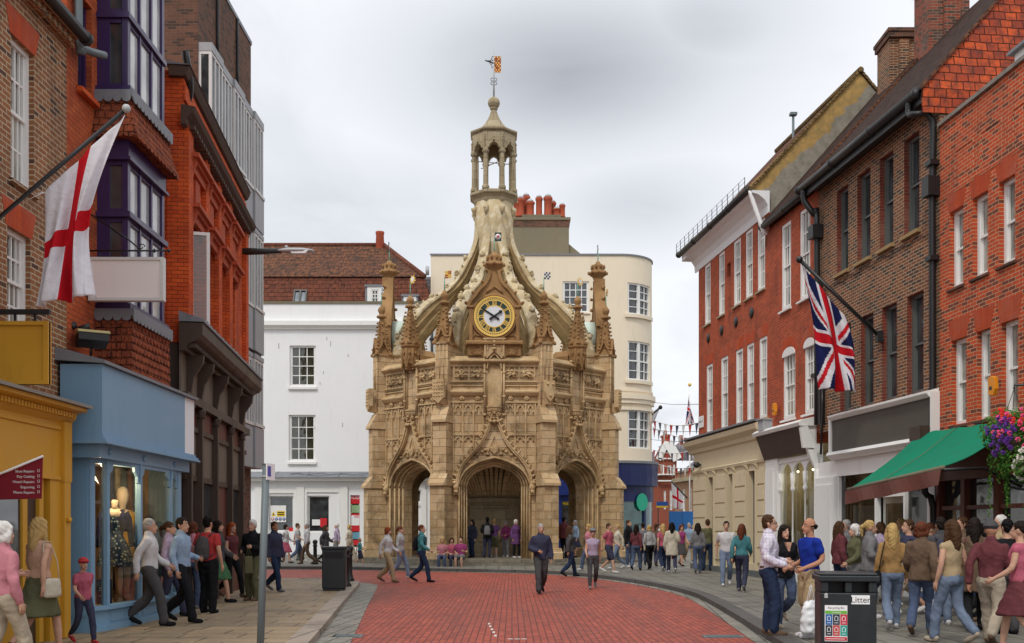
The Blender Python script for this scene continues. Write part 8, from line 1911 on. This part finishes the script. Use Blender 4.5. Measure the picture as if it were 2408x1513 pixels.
# --- the three who stand still and talk by the bin
def check_shirt():
    t = NT('lilac_check_shirt'); o = t.obj(); sp = t.n('ShaderNodeSeparateXYZ'); t.l(o, sp.inputs[0])
    def line(v, k): return t.m('LESS_THAN', t.m('FRACT', t.m('MULTIPLY', v, k)), .16)
    g = t.m('MAXIMUM', line(sp.outputs[2], 22), t.m('MAXIMUM', line(sp.outputs[0], 22), line(sp.outputs[1], 22))); n = t.noise(o, 8, 4)
    c = t.mixc(t.m('MULTIPLY', g, .55), t.mixc(n, (.60,.58,.64), (.72,.70,.74)), (.30,.22,.42)); t.bump(n, .02); return t.fin(c, .9, .1)
TG = 'three people talking by the black bin'
pa = person(1806, 14.75, 1.70, 78, ('m',('talk','bent'),('ease','stand'),'short','brown','shirt',check_shirt(),'trousers','dark denim','brown',0), 'man in lilac check shirt, glasses and dark jeans facing the man in blue', TG, x=3.69, voxel=.010)
pa.children[0].name
mb = MB(); s = 1.70/1.75
hc = Vector((0,-.01,1.635))
for sd in (-1,1): mb.tube([hc+Vector((sd*.033+.022*math.cos(k*.7), -.094, .01+.017*math.sin(k*.7))) for k in range(10)], .0028, 4); mb.tube([hc+Vector((sd*.056,-.09,.012)), hc+Vector((sd*.08,.0,.012))], .0028, 4)
mb.tube([hc+Vector((-.012,-.096,.014)), hc+Vector((.012,-.096,.014))], .0028, 4); mb.build('glasses', M['iron'], pa)
mb = MB(); n = 20; vs = []
rings(mb, [(0,.006,.985,.172,.132),(0,.006,1.02,.168,.130)], 20); mb.build('belt', M['c_brown'], pa)
pb_ = person(1836, 15.7, 1.56, 14, ('f',('hold','bent'),('stand','lift'),'long','dark','jacket','black','jeans','denim','beige',0), 'woman with long dark hair, black jacket and jeans between the two talking men', TG, x=4.16, voxel=.010)
mb = MB(); mb.prism([(-.055,1.47),(.055,1.47),(.012,1.3),(-.012,1.3)], -.158, -.10); mb.build('neckline', SKIN[0], pb_)
pc = person(1902, 14.4, 1.66, -72, ('m',('talk','talk'),('stand','ease'),'bald','dark','tee','royal blue','shorts','khaki','white',1), 'balding man in royal blue t-shirt and khaki shorts, back half turned', TG, x=4.17, voxel=.010)
t = thing('carrier_bag', 'large white plastic carrier bag hanging beside the man in khaki shorts', 'bag', (4.10,14.1,PZ+.08), R(20))
mb = MB(); rng = random.Random(3); rs = [(0,0,0,.12,.06),(0,0,.04,.155,.085),(0,0,.2,.16,.095),(0,0,.36,.14,.075),(0,0,.46,.08,.03)]; rings(mb, rs, 18)
me = remesh(mb, 'bag_body', .014, 2)
for v_ in me.vertices: v_.co += v_.normal*.022*noise.noise(v_.co*14)
me.materials.append(paint('white_carrier_plastic', (.66,.67,.68), .35, .06, None, .1)); o = bpy.data.objects.new('bag_body', me); C.objects.link(o); o.parent = t
mb = MB()
for q in (-1,1): mb.tube([(-.05,q*.02,.44),(0,q*.015,.66),(.05,q*.02,.44)], .008, 5)
mb.build('handles', M['white'], t)
# --- the crowd. Each line: column, distance, height, facing, build, clothes, and where it is
W1, W2 = ('fwd','rear'), ('rear','fwd'); A1, A2 = ('back','fore'), ('fore','back'); SS = ('stand','ease'); DD_ = ('down','down')
CROWD = [
 # left foreground, by the yellow shop
 (8, 10.2, 1.58, 150, ('f',('down','hold'),W1,'bob','white','shirt','pink','trousers','beige','white',0), 'white haired woman in pink shirt at the left edge, walking away past the yellow shop'),
 (92, 12.4, 1.64, 160, ('f',A1,W1,'long','blond','top','peach','skirt','olive','brown',0), 'blond woman in peach top and olive skirt passing the yellow shop pilaster'),
 (196, 13.6, 1.12, 50, ('f',A2,W2,'hat','red','tee','rose','leggings','navy','red',0), 'child in red sun hat and rose t-shirt below the blue shop panel'),
 (352, 16.0, 1.66, 100, ('m',A1,W1,'short','grey','shirt','white','trousers','charcoal','black',0), 'grey haired man in white shirt walking right past the blue shop window'),
 (398, 17.6, 1.62, 95, ('f',DD_,W2,'tail','brown','shirt','lilac','jeans','navy','black',0), 'woman with brown ponytail and lilac blouse by the end post of the blue shop'),
 (428, 16.6, 1.68, 80, ('m',('down','bent'),W1,'short','dark','shirt','pale blue','trousers','black','black',0), 'dark haired man in pale blue shirt and black trousers before the brown shop'),
 (452, 19.4, 1.63, 170, ('f',DD_,SS,'bob','auburn','shirt','pink','jeans','denim','grey',0), 'auburn haired woman in pink blouse seen from behind at the brown shop door'),
 (489, 18.4, 1.72, 165, ('m',DD_,SS,'short','black','tee','red','trousers','black','black',0), 'man in red t-shirt and black trousers seen from behind by the brown shop'),
 (512, 21.0, 1.66, 95, ('f',A1,W1,'long','dark','jacket','charcoal','skirt','green','black',0), 'dark haired woman in charcoal jacket and green skirt left of the grey post'),
 (545, 22.5, 1.63, 60, ('f',A2,W2,'long','red','top','maroon','leggings','black','brown',0), 'red haired woman in maroon top and black leggings left of the grey post'),
 (594, 21.6, 1.68, -20, ('m',('bent','hold'),SS,'short','white','jacket','black','trousers','olive','brown',0), 'white haired man in black jacket just left of the grey post'),
 (646, 24.5, 1.66, 60, ('m',DD_,W1,'short','brown','jacket','navy','jeans','dark denim','grey',1), 'brown haired man in navy jacket just right of the grey post'),
 # before the white house
 (672, 44, 1.64, 80, ('f',A1,W1,'bob','dark','shirt','white','skirt','rose','black',0), 'woman in white blouse and rose skirt under the yellow safety notice'),
 (700, 46, 1.7, 100, ('m',A2,W2,'short','brown','tee','pale grey','jeans','denim','white',0), 'man in pale grey t-shirt between the two white house doors'),
 (722, 42.5, 1.68, -80, ('m',DD_,W1,'short','grey','shirt','white','trousers','brown','brown',0), 'grey haired man in white shirt and brown trousers by the white house door'),
 (766, 43.5, 1.62, 85, ('f',A1,W2,'long','brown','coat','charcoal','leggings','black','black',0), 'woman in charcoal coat under the red notice on the white house door'),
 (792, 48, 1.7, -90, ('m',A2,W1,'short','white','shirt','lilac','trousers','grey','black',0), 'white haired man in lilac shirt right of the white house door'),
 (822, 45, 1.64, 70, ('f',DD_,W2,'bob','blond','shirt','cream','trousers','beige','white',0), 'blond woman in cream blouse under the red flight posters'),
 (846, 40.6, 1.1, 90, ('m',A1,W1,'short','blond','tee','turquoise','shorts','navy','white',0), 'blond child in turquoise t-shirt at the foot of the left buttress'),
 # before the cross
 (912, 30.5, 1.63, 75, ('f',A1,W1,'bob','red','shirt','white','trousers','khaki','brown',0), 'red haired woman in white blouse and khaki trousers before the left arch'),
 (942, 33.0, 1.66, 80, ('f',DD_,W2,'tail','auburn','shirt','pale grey','jeans','faded denim','white',0), 'auburn woman with ponytail and pale grey blouse before the left arch'),
 (992, 30.6, 1.70, 85, ('m',A2,W1,'short','auburn','shirt','teal','jeans','dark denim','black',0), 'auburn haired man in teal shirt right of the left arch'),
 (1040, 40.4, 1.62, 0, ('f',('hold','bent'),('sit','sit'),'long','blond','tee','pink','jeans','denim','white',0), 'blond woman in pink t-shirt sitting on the steps at the left front buttress'),
 (1062, 40.5, 1.62, 15, ('f',('bent','bent'),('sit','sit'),'bob','brown','tee','rose','leggings','navy','white',0), 'brown haired woman in rose t-shirt sitting left of the central arch'),
 (1084, 40.4, 1.66, -10, ('m',('bent','hold'),('sit','sit'),'short','dark','tee','magenta','shorts','grey','white',0), 'dark haired youth in magenta t-shirt sitting at the central arch jamb'),
 (1110, 44.3, 1.62, -40, ('f',DD_,SS,'long','dark','jacket','navy','jeans','dark denim','black',0), 'dark haired woman in navy jacket inside the central arch, at its left'),
 (1146, 44.0, 1.72, 180, ('m',('hold','hold'),SS,'short','black','jacket','black','jeans','navy','black',0), 'man in black jacket with his back turned in the middle of the central arch'),
 (1162, 44.6, 1.66, 200, ('m',('down','hold'),SS,'short','blond','tee','purple','shorts','olive','white',0), 'blond boy in purple t-shirt beside the man in black, central arch'),
 (1190, 45.2, 1.56, -20, ('f',('bent','bent'),SS,'bob','grey','jacket','magenta','trousers','grey','white',0), 'grey haired woman in magenta jacket inside the central arch, right of the tablet'),
 (1213, 43.7, 1.62, 40, ('f',DD_,SS,'bob','white','coat','purple','leggings','black','white',0), 'white haired woman in purple coat at the right jamb of the central arch'),
 (1272, 25.5, 1.71, 10, ('m',('bent','down'),W1,'short','grey','jacket','navy','trousers','charcoal','black',0), 'grey haired man in navy jacket striding over red paving towards the camera'),
 (1326, 43.5, 1.72, 150, ('m',DD_,SS,'short','black','jacket','maroon','jeans','black','black',1), 'tall black haired man in maroon jacket inside the right arch'),
 (1352, 44.5, 1.60, -60, ('f',('hold','down'),SS,'bob','grey','shirt','pale blue','skirt','navy','black',0), 'grey haired woman in pale blue blouse inside the right arch'),
 (1340, 34.0, 1.66, 110, ('f',A1,W2,'long','brown','jacket','charcoal','jeans','dark denim','black',0), 'woman in charcoal jacket walking right, below the right front buttress'),
 (1394, 27.5, 1.60, 0, ('f',A2,W1,'hat','grey','top','lilac','leggings','charcoal','grey',0), 'woman in grey hat and lilac top walking towards the camera by the dark kerb'),
 (1384, 36.5, 1.64, -70, ('f',DD_,W1,'long','blond','tee','pink','jeans','denim','white',0), 'blond woman in pink t-shirt in front of the right arch'),
 (1432, 34.5, 1.66, 60, ('m',A1,W1,'short','brown','tee','rose','shorts','navy','white',0), 'man in rose t-shirt and navy shorts at the far right buttress'),
 (1452, 37.8, 1.63, -80, ('f',A2,W2,'tail','blond','shirt','cream','jeans','faded denim','white',0), 'blond woman with ponytail and cream blouse at the far right buttress'),
 # the crowd between the cream house and the corner house
 (1478, 39.5, 1.80, 60, ('m',DD_,SS,'short','brown','jacket','black','jeans','denim','white',0), 'tall brown haired man in open black jacket below the round green sign'),
 (1496, 36.5, 1.62, 160, ('f',A1,W1,'long','dark','shirt','maroon','jeans','denim','black',0), 'dark haired woman in maroon blouse below the round green sign'),
 (1512, 41.0, 1.70, 170, ('m',A2,W2,'short','dark','tee','grey','jeans','dark denim','black',0), 'dark haired man in grey t-shirt in the thick of the side street crowd'),
 (1527, 37.5, 1.60, 190, ('f',DD_,W1,'bob','blond','shirt','pale grey','trousers','black','black',0), 'blond woman in pale grey blouse seen from behind in the side street crowd'),
 (1543, 40.0, 1.66, 150, ('f',A1,W2,'tail','brown','jacket','brown','jeans','navy','brown',0), 'woman with brown ponytail and brown jacket below the blue and yellow sign'),
 (1559, 36.0, 1.64, 185, ('f',A2,W1,'long','blond','tee','rose','jeans','dark denim','white',0), 'blond woman in rose t-shirt below the far St George flag'),
 (1580, 34.5, 1.68, 175, ('f',('bent','down'),W2,'long','black','coat','cream','jeans','navy','white',0), 'black haired woman in cream coat below the far St George flag'),
 (1602, 40.5, 1.62, 20, ('f',A1,W1,'bob','auburn','top','magenta','skirt','charcoal','black',0), 'auburn woman in magenta top facing us before the blue hoarding'),
 (1620, 46, 1.72, 10, ('m',DD_,W2,'short','grey','shirt','pale blue','trousers','khaki','brown',0), 'grey haired man in pale blue shirt before the blue hoarding'),
 (1641, 34.0, 1.66, 175, ('f',DD_,W1,'long','dark','shirt','grey','jeans','denim','grey',0), 'dark haired woman in grey blouse at the end of the cream shop front'),
 (1664, 36.2, 1.80, 180, ('m',A1,SS,'short','brown','tee','olive','jeans','dark denim','black',0), 'tall man in olive t-shirt with his back turned at the cream corner pier'),
 (1552, 58, 1.68, 0, ('m',A1,W1,'short','dark','shirt','white','trousers','navy','black',0), 'far man in white shirt deep in the side street'),
 (1584, 62, 1.66, 20, ('f',A2,W2,'long','brown','dress','teal','none','teal','brown',0), 'far woman in teal dress deep in the side street'),
 (1606, 56, 1.70, -20, ('m',DD_,W1,'short','black','jacket','olive','jeans','denim','black',2), 'far man in olive jacket deep in the side street'),
 (1630, 66, 1.65, 10, ('f',A1,W1,'bob','blond','shirt','red','jeans','navy','white',0), 'far blond woman in red blouse deep in the side street'),
 # along the right pavement
 (1708, 27.0, 1.68, -10, ('m',A1,W1,'short','dark','tee','white','jeans','faded denim','white',0), 'dark haired man in white t-shirt passing the cream shop windows'),
 (1744, 24.5, 1.60, 160, ('f',A2,W2,'long','auburn','shirt','teal','jeans','navy','grey',0), 'auburn woman in teal blouse walking away by the cream shop'),
 (1975, 20.6, 1.64, 95, ('f',DD_,W1,'long','brown','jacket','maroon','jeans','dark denim','black',0), 'brown haired woman in maroon jacket at the white shop pier behind the bin'),
 (2010, 18.6, 1.58, -80, ('f',A1,W2,'bob','white','shirt','olive','trousers','grey','beige',0), 'white haired woman in olive blouse before the white shop window'),
 (2046, 17.4, 1.64, 85, ('f',('bent','down'),SS,'tail','blond','jacket','grey','jeans','denim','white',0), 'blond woman with ponytail and grey jacket left of the white shop door'),
 (2098, 15.4, 1.58, 170, ('f',DD_,W1,'long','blond','shirt','ochre','jeans','faded denim','white',0), 'blond woman in ochre blouse and faded jeans right of the black bin'),
 (2136, 18.0, 1.66, -90, ('m',A2,W2,'short','brown','tee','navy','shorts','beige','white',0), 'brown haired man in navy t-shirt and beige shorts at the white shop door'),
 (2166, 14.6, 1.60, 150, ('f',A1,W1,'bob','auburn','jacket','brown','jeans','denim','brown',0), 'auburn woman in brown jacket and blue jeans under the awning edge'),
 (2212, 16.2, 1.68, 175, ('m',DD_,SS,'short','dark','jacket','charcoal','jeans','faded denim','white',0), 'dark haired man in charcoal jacket with his back turned under the awning'),
 (2238, 13.6, 1.62, 200, ('f',('hold','down'),W2,'long','brown','top','khaki','jeans','faded denim','beige',0), 'brown haired woman in khaki top and faded jeans under the awning'),
 (2292, 15.2, 1.66, 160, ('f',A1,W1,'long','dark','coat','brown','leggings','black','black',0), 'dark haired woman in long brown coat under the flower basket'),
 (2330, 13.4, 1.60, 140, ('m',A2,W2,'hat','charcoal','shirt','maroon','trousers','beige','brown',1), 'man in charcoal hat and maroon shirt below the flower basket'),
 (2368, 14.8, 1.64, 185, ('m',DD_,SS,'short','black','tee','black','trousers','charcoal','black',0), 'black haired man in black t-shirt before the dark brown shop'),
 (2398, 12.6, 1.60, -130, ('f',A1,W1,'tail','dark','top','rose','skirt','maroon','black',0), 'woman with dark ponytail, rose top and maroon skirt at the right edge'),
 (1990, 21.5, 1.68, -85, ('m',A1,W2,'short','grey','jacket','grey','trousers','charcoal','black',0), 'grey haired man in grey jacket passing the white pier, behind the woman in maroon'),
 (2072, 20.2, 1.62, 90, ('f',A2,W1,'bob','brown','shirt','lilac','jeans','navy','white',0), 'brown haired woman in lilac blouse in front of the white shop door frame'),
 (2118, 21.0, 1.70, -90, ('m',DD_,W1,'short','blond','shirt','pale blue','trousers','beige','brown',0), 'blond man in pale blue shirt behind the crowd at the white shop'),
 (2188, 18.4, 1.60, 90, ('f',A1,W2,'tail','auburn','tee','peach','jeans','denim','white',0), 'auburn woman with ponytail and peach t-shirt below the awning valance'),
 (2262, 17.6, 1.70, -85, ('m',A2,W1,'short','brown','jacket','brown','jeans','dark denim','black',0), 'brown haired man in brown jacket at the brown shop window'),
 (2310, 17.2, 1.58, 95, ('f',DD_,W2,'long','black','shirt','purple','trousers','black','black',1), 'black haired woman in purple blouse at the brown shop window'),
 (2352, 16.6, 1.72, -95, ('m',A1,W1,'short','white','shirt','khaki','trousers','navy','brown',0), 'white haired man in khaki shirt behind the man in black t-shirt'),
]
assert len({c[-1] for c in CROWD}) == len(CROWD)
WHO = {}
for px, d, h, yaw, spec, lab in CROWD:
    z = PZ
    if 42 < d < 46 and 1090 < px < 1380: z = .34
    x_ = (px-CX)/F*d
    if spec[2][0] == 'sit': z = .0; d += .0
    on_road = (d < 29.5 and -4.0 < x_ < 4.0) or (29.5 < d < 35 and x_ < 2.6)
    if on_road: z = .005
    WHO[lab] = person(px, d, h, yaw, spec, lab, z=z), spec
# --- what some of them carry
def carry(start, side, kind, col, label):
    b, spec = next(v for k, v in WHO.items() if k.startswith(start)); sw = .9 if spec[0] == 'f' else 1; Mx = Matrix.Translation(b.location) @ b.rotation_euler.to_matrix().to_4x4() @ Matrix.Diagonal((*b.scale,1))
    t = thing('bag' if kind != 'backpack' else 'backpack', label, 'bag' if kind != 'backpack' else 'backpack', Mx.to_translation(), b.rotation_euler.z, 'bags carried by people in the street'); s = b.scale.x; m = M['c_'+col]
    a, e, w = [Vector((p[0]*side*sw, p[1], p[2])) for p in ARM[spec[1][0 if side < 0 else 1]]]
    mb = MB(); h2 = MB()
    if kind == 'shopper':
        c = w+(w-e).normalized()*.11; rings(mb, [(c.x,c.y,c.z-.58,.055,.14),(c.x,c.y,c.z-.56,.06,.15),(c.x,c.y,c.z-.35,.055,.15),(c.x,c.y,c.z-.2,.03,.14)], 12)
        for q in (-.06,.06): h2.tube([(c.x,c.y+q-.04,c.z-.2),(c.x,c.y+q*.4,c.z-.0),(c.x,c.y+q+.04,c.z-.2)], .006, 4)
    elif kind == 'shoulder':
        x = side*.235; rings(mb, [(x,.02,.74,.04,.12),(x,.02,.77,.06,.15),(x,.02,.92,.055,.14),(x,.02,.99,.03,.12)], 12)
        h2.tube([(x,-.1,.97),(side*.2,-.1,1.2),(side*.13,-.06,1.45),(side*.13,.06,1.46),(side*.2,.14,1.2),(x,.13,.97)], .009, 4)
    else:
        rings(mb, [(0,.19,.98,.11,.06),(0,.2,1.02,.14,.085),(0,.2,1.2,.145,.09),(0,.18,1.36,.11,.06),(0,.17,1.4,.06,.035)], 14)
        for q in (-1,1): h2.tube([(q*.1,.13,1.4),(q*.115,.03,1.475),(q*.125,-.13,1.36),(q*.15,-.11,1.15),(q*.13,.12,1.04)], .014, 5)
    q = remesh(mb, 'bag_body', .016, 2); q.transform(Matrix.Diagonal((s,s,s,1))); q.materials.append(m); o = bpy.data.objects.new('bag_body', q); C.objects.link(o); o.parent = t
    o = h2.build('strap', m, t); o.scale = (s,s,s)
for a in (('woman with brown ponytail and lilac',1,'shoulder','brown','brown shoulder bag of the woman in lilac blouse at the blue shop end post'),
          ('dark haired woman in charcoal jacket and green',-1,'shopper','green','green shopping bag held left of the grey post'),
          ('white haired man in black jacket',1,'shopper','olive','olive shopping bag of the white haired man by the grey post'),
          ('man in red t-shirt and black',1,'backpack','charcoal','charcoal backpack on the man in red t-shirt'),
          ('man in black jacket with his back',1,'backpack','grey','grey backpack in the middle of the central arch'),
          ('dark haired woman in maroon blouse',-1,'shoulder','black','black shoulder bag of the woman in maroon blouse under the green sign'),
          ('blond woman in pale grey blouse',1,'shoulder','beige','beige shoulder bag in the side street crowd'),
          ('black haired woman in cream coat',-1,'shopper','red','red shopping bag beside the cream coat'),
          ('auburn woman in teal blouse',1,'shoulder','brown','brown shoulder bag of the woman in teal by the cream shop'),
          ('blond woman in ochre blouse',1,'shoulder','black','black shoulder bag of the blond woman in ochre beside the bin'),
          ('dark haired man in charcoal jacket with',1,'backpack','navy','navy backpack under the green awning'),
          ('auburn woman in brown jacket and blue',-1,'shopper','white','white shopping bag of the auburn woman under the awning edge'),
          ('dark haired woman in long brown coat',1,'shoulder','maroon','maroon shoulder bag under the flower basket'),
          ('auburn haired man in teal shirt',1,'backpack','black','black backpack on the man in teal before the cross'),
          ('blond woman in peach top',-1,'shoulder','cream','cream shoulder bag of the blond woman at the yellow shop')): carry(*a)
